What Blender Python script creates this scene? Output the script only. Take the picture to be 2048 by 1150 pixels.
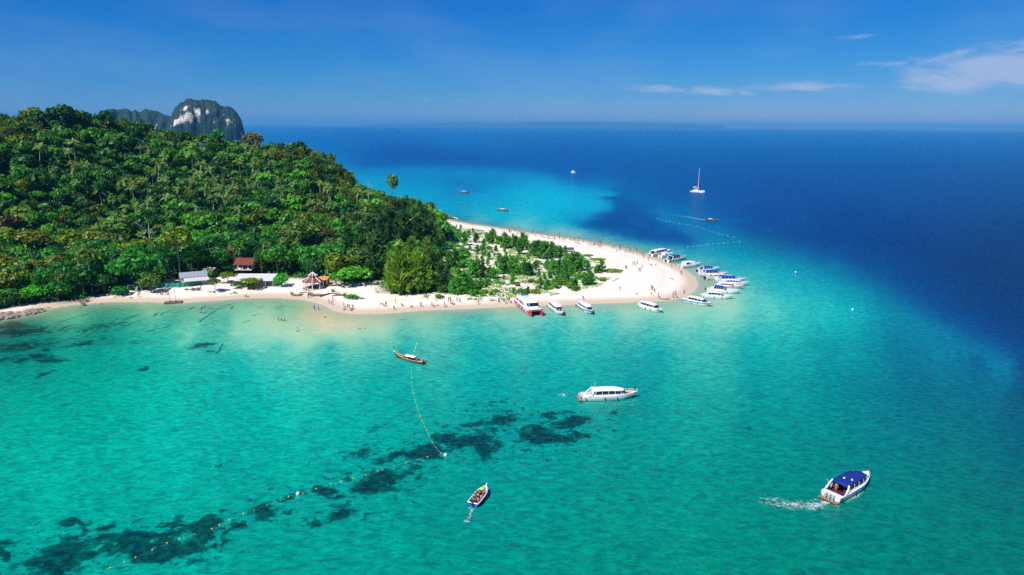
import bpy, math, random
import numpy as np
from mathutils import Vector, Matrix

random.seed(7)
RNG = np.random.default_rng(11)
sc = bpy.context.scene
for o in list(bpy.data.objects):
    bpy.data.objects.remove(o)
COL = sc.collection
R = math.radians

# ------------------------------------------------------------------ camera
CAM_H = 60.0
FPX = 1365.0                      # focal length in photo pixels (photo is 2048 wide)
PITCH, ROLL = 13.33, 0.45
cam_d = bpy.data.cameras.new('camera')
cam_d.sensor_width = 36.0
cam_d.lens = 36.0 * FPX / 2048.0
cam_d.clip_start = 0.5
cam_d.clip_end = 150000.0
cam = bpy.data.objects.new('camera', cam_d)
COL.objects.link(cam)
CAM_M = Matrix.Translation((0, 0, CAM_H)) @ Matrix.Rotation(R(90 - PITCH), 4, 'X') @ Matrix.Rotation(R(ROLL), 4, 'Z')
cam.matrix_world = CAM_M
sc.camera = cam

# ------------------------------------------------------------------ world, sun, exposure
SUN_EL, SUN_AZ = 51.0, -142.0      # azimuth clockwise from +Y (negative: from the left)
world = bpy.data.worlds.new('World')
sc.world = world
world.use_nodes = True
sun_d = bpy.data.lights.new('sun', 'SUN')
sun_d.energy = 4.4
sun_d.angle = R(0.53)
sun_d.color = (1.0, 0.955, 0.87)
sun = bpy.data.objects.new('sun', sun_d)
COL.objects.link(sun)
sdir = Vector((math.sin(R(SUN_AZ)) * math.cos(R(SUN_EL)), math.cos(R(SUN_AZ)) * math.cos(R(SUN_EL)), math.sin(R(SUN_EL))))
sun.rotation_euler = sdir.to_track_quat('Z', 'Y').to_euler()
sun.location = (-200, -50, 300)
sc.view_settings.view_transform = 'Standard'
sc.view_settings.look = 'None'
sc.view_settings.exposure = 0.42
sc.view_settings.gamma = 1.0
sc.view_settings.use_curve_mapping = False
sc.cycles.use_denoising = False
sc.cycles.max_bounces = 6
sc.cycles.diffuse_bounces = 2
sc.cycles.glossy_bounces = 2
sc.cycles.transmission_bounces = 3
sc.cycles.transparent_max_bounces = 12
sc.cycles.volume_bounces = 0
sc.cycles.caustics_reflective = False
sc.cycles.caustics_refractive = False


class NT:
    """tiny node-tree writer"""
    def __init__(self, tree):
        self.t = tree
        self.n = tree.nodes
        self.l = tree.links

    def add(self, kind, **kw):
        nd = self.n.new(kind)
        for k, v in kw.items():
            setattr(nd, k, v)
        return nd

    def put(self, sock, v):
        if hasattr(v, 'is_output') or isinstance(v, bpy.types.NodeSocket):
            self.l.new(v, sock)
        else:
            sock.default_value = v

    def math(self, op, a, b=None, c=None, clamp=False):
        nd = self.add('ShaderNodeMath', operation=op, use_clamp=clamp)
        self.put(nd.inputs[0], a)
        if b is not None:
            self.put(nd.inputs[1], b)
        if c is not None:
            self.put(nd.inputs[2], c)
        return nd.outputs[0]

    def mix(self, fac, a, b, blend='MIX'):
        nd = self.add('ShaderNodeMix', data_type='RGBA', blend_type=blend)
        self.put(nd.inputs[0], fac)
        for s, v in ((nd.inputs[6], a), (nd.inputs[7], b)):
            if isinstance(v, tuple):
                v = (v[0], v[1], v[2], 1.0)
            self.put(s, v)
        return nd.outputs[2]

    def noise(self, vec, scale, detail=3.0, rough=0.55, dist=0.0):
        nd = self.add('ShaderNodeTexNoise')
        if vec is not None:
            self.l.new(vec, nd.inputs['Vector'])
        nd.inputs['Scale'].default_value = scale
        nd.inputs['Detail'].default_value = detail
        nd.inputs['Roughness'].default_value = rough
        nd.inputs['Distortion'].default_value = dist
        return nd.outputs['Fac']

    def maprange(self, v, a, b, c=0.0, d=1.0, smooth=True):
        nd = self.add('ShaderNodeMapRange', interpolation_type='SMOOTHSTEP' if smooth else 'LINEAR')
        self.put(nd.inputs['Value'], v)
        nd.inputs['From Min'].default_value = a
        nd.inputs['From Max'].default_value = b
        nd.inputs['To Min'].default_value = c
        nd.inputs['To Max'].default_value = d
        return nd.outputs['Result']


def build_world():
    w = NT(world.node_tree)
    w.n.clear()
    out = w.add('ShaderNodeOutputWorld')
    bg = w.add('ShaderNodeBackground')
    sky = w.add('ShaderNodeTexSky', sky_type='NISHITA')
    sky.sun_disc = False
    sky.sun_elevation = R(SUN_EL)
    sky.sun_rotation = R(SUN_AZ)
    sky.altitude = 0.0
    sky.air_density = 1.0
    sky.dust_density = 0.0
    sky.ozone_density = 4.0
    # polarised, contrasty rendition of the clear sky: one curve per channel
    sc_ = w.add('ShaderNodeSeparateColor'); w.l.new(sky.outputs[0], sc_.inputs[0])
    cc_ = w.add('ShaderNodeCombineColor')
    for k, (a, g) in enumerate(SKY_CURVE):
        w.put(cc_.inputs[k], w.math('MINIMUM', w.math('MULTIPLY', w.math('POWER', w.math('MULTIPLY', sc_.outputs[k], 0.1), g), 10 * a), 9.0))
    graded = cc_.outputs[0]
    # low fair-weather clouds, by direction
    tc = w.add('ShaderNodeTexCoord')
    sep = w.add('ShaderNodeSeparateXYZ')
    w.l.new(tc.outputs['Generated'], sep.inputs[0])
    az = w.math('ARCTAN2', sep.outputs[0], sep.outputs[1])
    el = w.math('ARCSINE', sep.outputs[2])
    azd = w.math('MULTIPLY', az, 57.2958)
    eld = w.math('MULTIPLY', el, 57.2958)
    comb = w.add('ShaderNodeCombineXYZ')
    w.put(comb.inputs[0], w.math('MULTIPLY', azd, 0.42))
    w.put(comb.inputs[1], w.math('MULTIPLY', eld, 1.35))
    comb.inputs[2].default_value = 3.1
    n1 = w.noise(comb.outputs[0], 1.0, 6.0, 0.62, 0.3)

    def bump2(ca, sa, ce, se):
        a = w.math('DIVIDE', w.math('SUBTRACT', azd, ca), sa)
        e = w.math('DIVIDE', w.math('SUBTRACT', eld, ce), se)
        s = w.math('ADD', w.math('MULTIPLY', a, a), w.math('MULTIPLY', e, e))
        return w.math('POWER', 2.71828, w.math('MULTIPLY', s, -1.0))
    mask = None
    # (azimuth, half width, elevation, half height, weight) of each cloud seen in the photo
    for ca, sa, ce, se, wt in ((36.5, 7.4, 4.0, 1.35, 1.5), (32.0, 4.4, 3.0, .6, 1.15), (30.6, 2.8, 3.3, 0.5, 1.0), (11.2, 2.4, 2.9, 0.38, 1.0),
                               (15.4, 2.4, 2.75, 0.42, 1.0), (18.2, 0.9, 2.55, 0.28, .8), (22.0, 5.5, 3.0, 0.40, 0.9), (13.0, 4.5, 2.8, .3, .75), (25.4, 1.5, 6.4, 0.22, 0.62),
                               (-6.9, 1.2, 2.0, 0.22, 0.6), (-4.0, 0.8, 1.9, 0.2, 0.55), (-1.8, 0.6, 1.9, 0.2, 0.55), (27.7, 2.0, 4.5, .25, .85)):
        b = w.math('MULTIPLY', bump2(ca, sa, ce, se), wt)
        mask = b if mask is None else w.math('MAXIMUM', mask, b)
    dens = w.math('ADD', mask, w.math('MULTIPLY', w.math('SUBTRACT', n1, 0.5), 1.9))
    cov = w.math('MULTIPLY', w.maprange(dens, 0.22, 1.3), w.maprange(mask, 0.05, 0.35))
    haze_n = w.noise(comb.outputs[0], 0.25, 3.0, 0.5)
    cov = w.math('MULTIPLY', cov, 0.5)
    c2 = w.mix(cov, graded, CLOUD)
    veil = w.math('MULTIPLY', w.maprange(haze_n, 0.40, 0.72), 0.05)
    c3 = w.mix(veil, c2, CLOUD)
    w.l.new(c3, bg.inputs['Color'])
    bg.inputs['Strength'].default_value = 0.1
    w.l.new(bg.outputs[0], out.inputs[0])


SKY_CURVE = ((0.27, 2.6), (0.36, 1.22), (0.62, 0.72))
CLOUD = (5.0, 4.9, 5.8)
build_world()

# ------------------------------------------------------------------ survey helpers
M3 = np.array([[CAM_M[i][j] for j in range(3)] for i in range(3)])


def G(px, py, z=0.0):
    """ground position (world) of a point measured on the photograph, at height z"""
    d = M3 @ np.array([(px - 1024.0) / FPX, -(py - 575.0) / FPX, -1.0])
    t = (z - CAM_H) / d[2]
    return np.array([d[0] * t, d[1] * t, z])


def at_dist(px, py, dist):
    """world point on the ray of a photo pixel at horizontal distance dist"""
    d = M3 @ np.array([(px - 1024.0) / FPX, -(py - 575.0) / FPX, -1.0])
    t = dist / math.hypot(d[0], d[1])
    return np.array([d[0] * t, d[1] * t, CAM_H + d[2] * t])


def proj(p):
    q = M3.T @ (np.asarray(p, float) - np.array([0, 0, CAM_H]))
    return 1024 + FPX * q[0] / -q[2], 575 - FPX * q[1] / -q[2]


def mpp(px, py, z=0.0):
    """metres per photo pixel at that ground point"""
    g = G(px, py, z)
    return math.sqrt(g[0] ** 2 + g[1] ** 2 + (CAM_H - z) ** 2) / FPX


def lin(c):
    c = np.asarray(c, float) / 255.0
    return np.where(c <= 0.04045, c / 12.92, ((c + 0.055) / 1.055) ** 2.4)


def smooth(a, b, x):
    t = np.clip((np.asarray(x, float) - a) / (b - a), 0, 1)
    return t * t * (3 - 2 * t)


_perm = np.random.default_rng(3).permutation(512)
_vals = np.random.default_rng(4).random(512)


def vnoise(x, y):
    x = np.asarray(x, float); y = np.asarray(y, float)
    xi = np.floor(x).astype(int); yi = np.floor(y).astype(int)
    fx = x - xi; fy = y - yi
    fx = fx * fx * (3 - 2 * fx); fy = fy * fy * (3 - 2 * fy)

    def h(i, j):
        return _vals[_perm[(_perm[i & 511] + j) & 511]]
    a = h(xi, yi) * (1 - fx) + h(xi + 1, yi) * fx
    b = h(xi, yi + 1) * (1 - fx) + h(xi + 1, yi + 1) * fx
    return a * (1 - fy) + b * fy


def fbm(x, y, o=4):
    s = 0; a = 0.5
    for k in range(o):
        s = s + a * vnoise(x * 2 ** k + 17 * k, y * 2 ** k - 9 * k)
        a *= 0.5
    return s / (1 - 0.5 ** o)


# ------------------------------------------------------------------ tags and mesh building
def tag(o, label=None, cat=None, group=None, kind=None):
    if label: o['label'] = label
    if cat: o['category'] = cat
    if group: o['group'] = group
    if kind: o['kind'] = kind
    return o


def empty(name, loc, rz=0.0, scale=1.0):
    o = bpy.data.objects.new(name, None)
    COL.objects.link(o)
    o.location = tuple(float(v) for v in loc)
    o.rotation_euler = (0, 0, rz)
    o.scale = (scale,) * 3 if not isinstance(scale, tuple) else scale
    o.empty_display_size = 0.3
    return o


def link(name, me, parent=None):
    o = bpy.data.objects.new(name, me)
    COL.objects.link(o)
    if parent is not None:
        o.parent = parent
    return o


def np_mesh(name, verts, faces, mats=(), attrs=None, smooth_sh=False, mat_idx=None):
    """faces: (n,3) or (n,4) int array"""
    me = bpy.data.meshes.new(name)
    verts = np.asarray(verts, np.float32); faces = np.asarray(faces, np.int32)
    k = faces.shape[1]; n = len(faces)
    me.vertices.add(len(verts)); me.vertices.foreach_set('co', verts.ravel())
    me.loops.add(n * k); me.loops.foreach_set('vertex_index', faces.ravel())
    me.polygons.add(n)
    me.polygons.foreach_set('loop_start', np.arange(0, n * k, k, dtype=np.int32))
    if mat_idx is not None:
        me.polygons.foreach_set('material_index', np.asarray(mat_idx, np.int32))
    if smooth_sh:
        me.polygons.foreach_set('use_smooth', np.ones(n, bool))
    for m in mats:
        me.materials.append(m)
    for an, (dom, typ, data) in (attrs or {}).items():
        a = me.attributes.new(an, typ, dom)
        a.data.foreach_set('color' if typ == 'FLOAT_COLOR' else 'value', np.asarray(data, np.float32).ravel())
    me.update(calc_edges=True)
    return me


class MB:
    """collects simple solids; build() links them as ONE mesh object"""
    def __init__(self):
        self.v = []; self.f = []; self.mi = []

    def add(self, vs, fs, mi=0):
        b = len(self.v)
        self.v += [tuple(map(float, p)) for p in vs]
        self.f += [tuple(b + i for i in f) for f in fs]
        self.mi += [mi] * len(fs)
        return self

    def box(self, c, s, mi=0, rz=0.0, taper=1.0, bevel=0.0):
        hx, hy, hz = s[0] / 2, s[1] / 2, s[2] / 2
        vs = []
        if bevel > 0:
            b = bevel
            for z, k in ((-hz, b), (-hz + b, 0), (hz - b, 0), (hz, b)):
                for x, y in ((-hx + k + b * .3, -hy + k), (hx - k - b * .3, -hy + k), (hx - k, -hy + k + b * .3), (hx - k, hy - k - b * .3),
                             (hx - k - b * .3, hy - k), (-hx + k + b * .3, hy - k), (-hx + k, hy - k - b * .3), (-hx + k, -hy + k + b * .3)):
                    vs.append((x, y, z))
            fs = [tuple(reversed(range(8))), tuple(range(24, 32))]
            for r in range(3):
                for i in range(8):
                    j = (i + 1) % 8
                    fs.append((r * 8 + i, r * 8 + j, r * 8 + 8 + j, r * 8 + 8 + i))
        else:
            for z, k in ((-hz, 1.0), (hz, taper)):
                vs += [(-hx * k, -hy * k, z), (hx * k, -hy * k, z), (hx * k, hy * k, z), (-hx * k, hy * k, z)]
            fs = [(3, 2, 1, 0), (4, 5, 6, 7), (0, 1, 5, 4), (1, 2, 6, 5), (2, 3, 7, 6), (3, 0, 4, 7)]
        ca, sa = math.cos(rz), math.sin(rz)
        vs = [(c[0] + x * ca - y * sa, c[1] + x * sa + y * ca, c[2] + z) for x, y, z in vs]
        return self.add(vs, fs, mi)

    def tube(self, pts, rad, n=6, mi=0, cap=True):
        pts = [Vector(tuple(map(float, p))) for p in pts]
        if not hasattr(rad, '__len__'):
            rad = [rad] * len(pts)
        rad = [float(r) for r in rad]
        vs = []; fs = []
        for i, p in enumerate(pts):
            t = (pts[min(i + 1, len(pts) - 1)] - pts[max(i - 1, 0)])
            t = t.normalized() if t.length > 1e-9 else Vector((0, 0, 1))
            up = Vector((0, 0, 1)) if abs(t.z) < 0.9 else Vector((1, 0, 0))
            a = t.cross(up).normalized(); b = a.cross(t)
            for k in range(n):
                th = 2 * math.pi * k / n
                vs.append(p + rad[i] * (a * math.cos(th) + b * math.sin(th)))
        for i in range(len(pts) - 1):
            for k in range(n):
                j = (k + 1) % n
                fs.append((i * n + k, i * n + j, i * n + n + j, i * n + n + k))
        if cap:
            fs.append(tuple(reversed(range(n)))); fs.append(tuple(range((len(pts) - 1) * n, len(pts) * n)))
        return self.add(vs, fs, mi)

    def ball(self, c, r, n=8, m=5, mi=0):
        rx, ry, rz = r if hasattr(r, '__len__') else (r, r, r)
        vs = [(c[0], c[1], c[2] - rz)]
        for i in range(1, m):
            ph = -math.pi / 2 + math.pi * i / m
            for k in range(n):
                th = 2 * math.pi * k / n
                vs.append((c[0] + rx * math.cos(ph) * math.cos(th), c[1] + ry * math.cos(ph) * math.sin(th), c[2] + rz * math.sin(ph)))
        vs.append((c[0], c[1], c[2] + rz))
        fs = []
        for k in range(n):
            j = (k + 1) % n
            fs.append((0, 1 + j, 1 + k))
            for i in range(m - 2):
                fs.append((1 + i * n + k, 1 + i * n + j, 1 + (i + 1) * n + j, 1 + (i + 1) * n + k))
            fs.append((len(vs) - 1, 1 + (m - 2) * n + k, 1 + (m - 2) * n + j))
        return self.add(vs, fs, mi)

    def loft(self, rings, mi=0, closed=True, cap0=False, cap1=False):
        n = len(rings[0]); vs = [p for r in rings for p in r]; fs = []
        for i in range(len(rings) - 1):
            for k in range(n if closed else n - 1):
                j = (k + 1) % n
                fs.append((i * n + k, i * n + j, i * n + n + j, i * n + n + k))
        if cap0: fs.append(tuple(reversed(range(n))))
        if cap1: fs.append(tuple(range((len(rings) - 1) * n, len(rings) * n)))
        return self.add(vs, fs, mi)

    def mesh(self, name, mats, smooth_sh=False):
        me = bpy.data.meshes.new(name)
        me.from_pydata(self.v, [], self.f)
        for m in (mats if isinstance(mats, (list, tuple)) else [mats]):
            me.materials.append(m)
        if any(self.mi):
            me.polygons.foreach_set('material_index', self.mi)
        if smooth_sh:
            me.polygons.foreach_set('use_smooth', [True] * len(me.polygons))
        me.update()
        return me

    def build(self, name, mats, parent=None, smooth_sh=False):
        return link(name, self.mesh(name, mats, smooth_sh), parent)


# ------------------------------------------------------------------ materials
MATS = {}


def mat(name, col, rough=0.6, spec=0.3, var=0.12, scale=3.0, metal=0.0, bump=0.0):
    if name in MATS:
        return MATS[name]
    m = bpy.data.materials.new(name)
    m.use_nodes = True
    t = NT(m.node_tree)
    b = t.n['Principled BSDF']
    tc = t.add('ShaderNodeTexCoord')
    n = t.noise(tc.outputs['Object'], scale, 4.0, 0.6)
    lo = tuple(c * (1 - var) for c in col); hi = tuple(min(1, c * (1 + var)) for c in col)
    t.l.new(t.mix(n, lo, hi), b.inputs['Base Color'])
    b.inputs['Roughness'].default_value = rough
    b.inputs['Metallic'].default_value = metal
    b.inputs['Specular IOR Level'].default_value = spec
    if bump:
        bp = t.add('ShaderNodeBump')
        bp.inputs['Strength'].default_value = bump
        bp.inputs['Distance'].default_value = 0.05
        t.l.new(t.noise(tc.outputs['Object'], scale * 3, 4.0, 0.6), bp.inputs['Height'])
        t.l.new(bp.outputs[0], b.inputs['Normal'])
    MATS[name] = m
    return m


def leaf_mat(name, col, tip=None, var=0.45, hue=0.014, trans=0.32):
    """foliage: per-leaf variation (attribute v), per-plant variation (object random), thin-leaf translucency"""
    if name in MATS:
        return MATS[name]
    m = bpy.data.materials.new(name)
    m.use_nodes = True
    t = NT(m.node_tree)
    t.n.clear()
    out = t.add('ShaderNodeOutputMaterial')
    at = t.add('ShaderNodeAttribute', attribute_name='v')
    oi = t.add('ShaderNodeObjectInfo')
    tip = tip or tuple(min(1, c * 1.55) for c in col)
    base = t.mix(at.outputs['Fac'], tuple(c * (1 - var) for c in col), tip)
    hs = t.add('ShaderNodeHueSaturation')
    t.l.new(base, hs.inputs['Color'])
    t.put(hs.inputs['Hue'], t.maprange(oi.outputs['Random'], 0, 1, 0.5 - hue, 0.5 + hue, False))
    r2 = t.math('FRACT', t.math('MULTIPLY', oi.outputs['Random'], 7.31))
    t.put(hs.inputs['Value'], t.maprange(r2, 0, 1, 0.74, 1.24, False))
    d = t.add('ShaderNodeBsdfDiffuse'); tr = t.add('ShaderNodeBsdfTranslucent'); gl = t.add('ShaderNodeBsdfGlossy')
    t.l.new(hs.outputs[0], d.inputs['Color'])
    t.l.new(t.mix(1.0, hs.outputs[0], (1.08, 1.2, 0.5), 'MULTIPLY'), tr.inputs['Color'])
    mx = t.add('ShaderNodeMixShader'); mx.inputs[0].default_value = trans
    t.l.new(d.outputs[0], mx.inputs[1]); t.l.new(tr.outputs[0], mx.inputs[2])
    gl.inputs['Roughness'].default_value = 0.45
    gl.inputs['Color'].default_value = (0.9, 0.95, 1, 1)
    m2 = t.add('ShaderNodeMixShader'); m2.inputs[0].default_value = 0.015
    t.l.new(mx.outputs[0], m2.inputs[1]); t.l.new(gl.outputs[0], m2.inputs[2])
    t.l.new(m2.outputs[0], out.inputs[0])
    MATS[name] = m
    return m


WHITE = mat('white_gelcoat', (0.82, 0.82, 0.82), 0.28, 0.5, 0.05)
CREAM = mat('cream_gelcoat', (0.74, 0.71, 0.66), 0.35, 0.5, 0.06)
GREYW = mat('grey_white_paint', (0.62, 0.64, 0.67), 0.4, 0.4, 0.08)
BLUEC = mat('blue_canvas', (0.012, 0.07, 0.36), 0.75, 0.2, 0.2, 2.0, bump=0.3)
NAVY = mat('navy_canvas', (0.01, 0.03, 0.21), 0.7, 0.2, 0.15, 1.5, bump=0.3)
BLUEP = mat('blue_paint', (0.02, 0.13, 0.42), 0.35, 0.5, 0.08)
SKYP = mat('sky_blue_paint', (0.03, 0.3, 0.68), 0.35, 0.5, 0.08)
REDP = mat('red_pink_paint', (0.72, 0.03, 0.13), 0.3, 0.5, 0.08)
REDSTRIPE = mat('red_stripe_paint', (0.6, 0.12, 0.1), 0.35, 0.5, 0.08)
GLASS = mat('dark_tinted_glass', (0.012, 0.02, 0.035), 0.08, 0.8, 0.1)
BLACK = mat('black_rubber', (0.015, 0.016, 0.02), 0.6, 0.3)
ENGINE = mat('outboard_cowl_grey', (0.42, 0.44, 0.48), 0.35, 0.5)
ENGINED = mat('outboard_cowl_dark', (0.05, 0.05, 0.06), 0.35, 0.5)
STEEL = mat('brushed_steel', (0.6, 0.6, 0.62), 0.3, 0.5, 0.05, metal=0.9)
ORANGE = mat('orange_vinyl', (0.85, 0.22, 0.04), 0.6, 0.3)
TEAK = mat('teak_deck', (0.30, 0.13, 0.07), 0.6, 0.3, 0.25, 6.0)
WOODP = mat('varnished_orange_wood', (0.55, 0.17, 0.03), 0.4, 0.4, 0.25, 5.0)
WOODD = mat('dark_boat_wood', (0.11, 0.045, 0.02), 0.5, 0.3, 0.3, 5.0)
WOODL = mat('pale_boat_wood', (0.55, 0.42, 0.30), 0.6, 0.3, 0.2, 5.0)
DRIFT = mat('weathered_driftwood', (0.17, 0.13, 0.10), 0.9, 0.1, 0.5, 2.0, bump=0.8)
BARK = mat('grey_brown_bark', (0.16, 0.125, 0.09), 0.9, 0.1, 0.4, 2.0, bump=0.6)
BARKP = mat('pale_bark', (0.42, 0.37, 0.29), 0.85, 0.1, 0.3, 2.0, bump=0.5)
DEADW = mat('bleached_dead_wood', (0.42, 0.40, 0.38), 0.9, 0.1, 0.25, 2.0, bump=0.5)
YELLOW = mat('yellow_plastic', (0.8, 0.52, 0.02), 0.45, 0.4)
YGREEN = mat('yellow_green_ribbon', (0.62, 0.68, 0.08), 0.7, 0.2)
ROPE = mat('pale_rope', (0.42, 0.55, 0.45), 0.8, 0.1)
ROOFG = mat('grey_roof_sheet', (0.30, 0.33, 0.37), 0.5, 0.4, 0.12, 1.5)
ROOFW = mat('pale_roof_sheet', (0.58, 0.56, 0.56), 0.55, 0.3, 0.12, 1.2)
ROOFR = mat('red_brown_roof', (0.165, 0.05, 0.04), 0.7, 0.2, 0.25, 2.0)
ROOFR2 = mat('gazebo_red_roof', (0.21, 0.07, 0.06), 0.7, 0.2, 0.25, 2.0)
ROOFO = mat('orange_stall_roof', (0.60, 0.24, 0.08), 0.7, 0.2, 0.2)
WALLC = mat('cream_plaster', (0.74, 0.66, 0.50), 0.8, 0.1, 0.12, 1.2)
WALLT = mat('pale_timber_wall', (0.45, 0.42, 0.38), 0.8, 0.1, 0.2, 3.0)
DARKIN = mat('dark_timber', (0.06, 0.045, 0.035), 0.8, 0.1, 0.3, 3.0)
WPOST = mat('white_post_paint', (0.78, 0.78, 0.76), 0.6, 0.2, 0.06)
NETG = mat('green_shade_net', (0.03, 0.28, 0.19), 0.8, 0.1, 0.3, 1.2)
TEAL = mat('teal_tarpaulin', (0.02, 0.38, 0.36), 0.6, 0.3, 0.2)
TENTB = mat('blue_tent_cloth', (0.02, 0.06, 0.22), 0.7, 0.2, 0.2)
GREYT = mat('grey_tarpaulin', (0.45, 0.44, 0.46), 0.6, 0.3, 0.2)
PURPLE = mat('dark_purple_paint', (0.10, 0.02, 0.09), 0.4, 0.4)
ROCKM = mat('shore_rock', (0.30, 0.25, 0.20), 0.9, 0.1, 0.45, 0.6, bump=0.9)
LOGW = mat('algae_covered_log', (0.012, 0.15, 0.115), 0.8, 0.1, 0.4, 1.0)
TERRA = mat('terracotta', (0.45, 0.2, 0.1), 0.8, 0.1)


def foam_material():
    m = bpy.data.materials.new('sea_foam')
    m.use_nodes = True
    t = NT(m.node_tree); t.n.clear()
    out = t.add('ShaderNodeOutputMaterial')
    geo = t.add('ShaderNodeNewGeometry')
    at = t.add('ShaderNodeAttribute', attribute_name='foam')
    n = t.noise(geo.outputs['Position'], 1.5, 6.0, 0.72, 1.2)
    a = t.maprange(t.math('ADD', t.math('MULTIPLY', at.outputs['Fac'], 0.62), t.math('MULTIPLY', t.math('SUBTRACT', n, 0.5), 2.3)), 0.36, 0.9, 0.0, 0.9)
    a = t.math('MULTIPLY', a, t.maprange(at.outputs['Fac'], 0.0, 0.25))
    d = t.add('ShaderNodeBsdfDiffuse'); d.inputs['Color'].default_value = (0.72, 0.78, 0.78, 1)
    tr = t.add('ShaderNodeBsdfTransparent')
    mx = t.add('ShaderNodeMixShader')
    t.l.new(a, mx.inputs[0]); t.l.new(tr.outputs[0], mx.inputs[1]); t.l.new(d.outputs[0], mx.inputs[2])
    t.l.new(mx.outputs[0], out.inputs[0])
    return m


FOAM = foam_material()

# ================================================================== SETTING
# ------------------------------------------------------------------ shoreline (surveyed from the photo)
shore_px = [(-260, 676), (-100, 655), (0, 638), (60, 628), (100, 617), (150, 609), (220, 604), (300, 604), (360, 606), (430, 601), (500, 596),
            (560, 596), (610, 600), (648, 610), (668, 622), (700, 628), (760, 628), (850, 621), (950, 617), (1040, 612), (1100, 611),
            (1200, 607), (1290, 604), (1340, 601), (1370, 594), (1388, 583), (1396, 570), (1391, 555), (1375, 542), (1350, 530),
            (1320, 518), (1290, 509), (1250, 498), (1200, 487), (1150, 478), (1100, 471), (1050, 464), (1000, 456), (950, 449),
            (915, 443), (890, 438), (868, 433)]
shore = [G(x, y)[:2] for x, y in shore_px]
shore += [np.array(p) for p in ((-72, 470), (-110, 540), (-180, 610), (-280, 660), (-420, 690), (-560, 640), (-620, 500), (-560, 330), (-420, 230))]
SHORE = np.array(shore)


def poly_sd(P, X, Y):
    """signed distance to polygon, positive inside"""
    X = np.asarray(X, float); Y = np.asarray(Y, float)
    d2 = np.full(X.shape, 1e18); ins = np.zeros(X.shape, bool)
    n = len(P)
    for i in range(n):
        ax, ay = P[i]; bx, by = P[(i + 1) % n]
        ex, ey = bx - ax, by - ay
        t = np.clip(((X - ax) * ex + (Y - ay) * ey) / (ex * ex + ey * ey + 1e-12), 0, 1)
        d2 = np.minimum(d2, (X - ax - t * ex) ** 2 + (Y - ay - t * ey) ** 2)
        c = ((ay > Y) != (by > Y)) & (X < (bx - ax) * (Y - ay) / (by - ay + 1e-12) + ax)
        ins ^= c
    d = np.sqrt(d2)
    return np.where(ins, d, -d)


# ridge of the hill: photo column, canopy silhouette row, distance, tree height taken off
TREE_H = 11.5
ridge_src = [(-420, 246, 520), (-200, 240, 500), (0, 233, 490), (110, 222, 480), (250, 242, 490), (400, 266, 500), (520, 283, 500),
             (590, 288, 490), (640, 301, 480), (700, 346, 470), (760, 388, 455), (830, 418, 440), (865, 428, 435)]
RIDGE = []
for px, py, dd in ridge_src:
    p = at_dist(px, py, dd)
    RIDGE.append((p[0], p[1], max(1.2, p[2] - TREE_H)))
RIDGE = np.array(RIDGE)


def hill(X, Y):
    X = np.asarray(X, float); Y = np.asarray(Y, float)
    hr = np.interp(X, RIDGE[:, 0], RIDGE[:, 2], right=0.0)
    yr = np.interp(X, RIDGE[:, 0], RIDGE[:, 1])
    W = np.where(Y < yr, 60 + 2.75 * hr, 60 + 1.6 * hr)
    u = np.clip(1 - np.abs(Y - yr) / W, 0, 1)
    return hr * (0.35 * u + 0.65 * u * u * (3 - 2 * u))


forest_px = [(-260, 652), (-100, 632), (0, 614), (60, 603), (110, 598), (160, 594), (205, 584), (245, 574), (300, 570), (350, 563), (400, 553),
             (470, 551), (520, 556), (600, 556), (640, 560), (700, 566), (758, 560), (772, 584), (800, 588), (860, 584), (884, 572),
             (880, 535), (868, 515), (884, 500), (900, 470), (886, 452), (870, 440), (858, 434)]
forest_w = [G(x, y, 1.5)[:2] for x, y in forest_px] + [SHORE[k] + np.array((12, -8)) * 0 for k in range(42, 51)]
FOREST = np.array(forest_w)
scrub_px = [(862, 590), (890, 560), (872, 520), (905, 480), (880, 448), (905, 450), (960, 462), (1060, 484), (1130, 500), (1180, 520), (1215, 545),
            (1190, 568), (1130, 578), (1060, 590), (960, 594), (900, 596)]
SCRUB = np.array([G(x, y, 1.5)[:2] for x, y in scrub_px])


def ground_z(X, Y, sd=None):
    X = np.asarray(X, float); Y = np.asarray(Y, float)
    if sd is None:
        sd = poly_sd(SHORE, X, Y)
    n = fbm(X * 0.05, Y * 0.05, 3) - 0.5
    up = 0.085 * np.minimum(sd, 9) + 0.05 * np.clip(sd - 9, 0, 16) + 0.5 * n * smooth(6, 30, sd) + 0.1 * (fbm(X * .3, Y * .3, 2) - .5) * smooth(2, 8, sd)
    dn = 0.07 * np.clip(sd, -14, 0) + 0.05 * np.clip(sd + 14, -60, 0)
    z = np.where(sd > 0, up, dn)
    return z + hill(X, Y) * smooth(4, 45, sd)


def gz(x, y):
    return float(ground_z(np.array([x]), np.array([y]))[0])


def GG(px, py):
    """photo pixel -> point on the island's ground (iterated)"""
    z = 1.2
    for _ in range(5):
        p = G(px, py, z)
        z = gz(p[0], p[1])
    return np.array([p[0], p[1], z])


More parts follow.
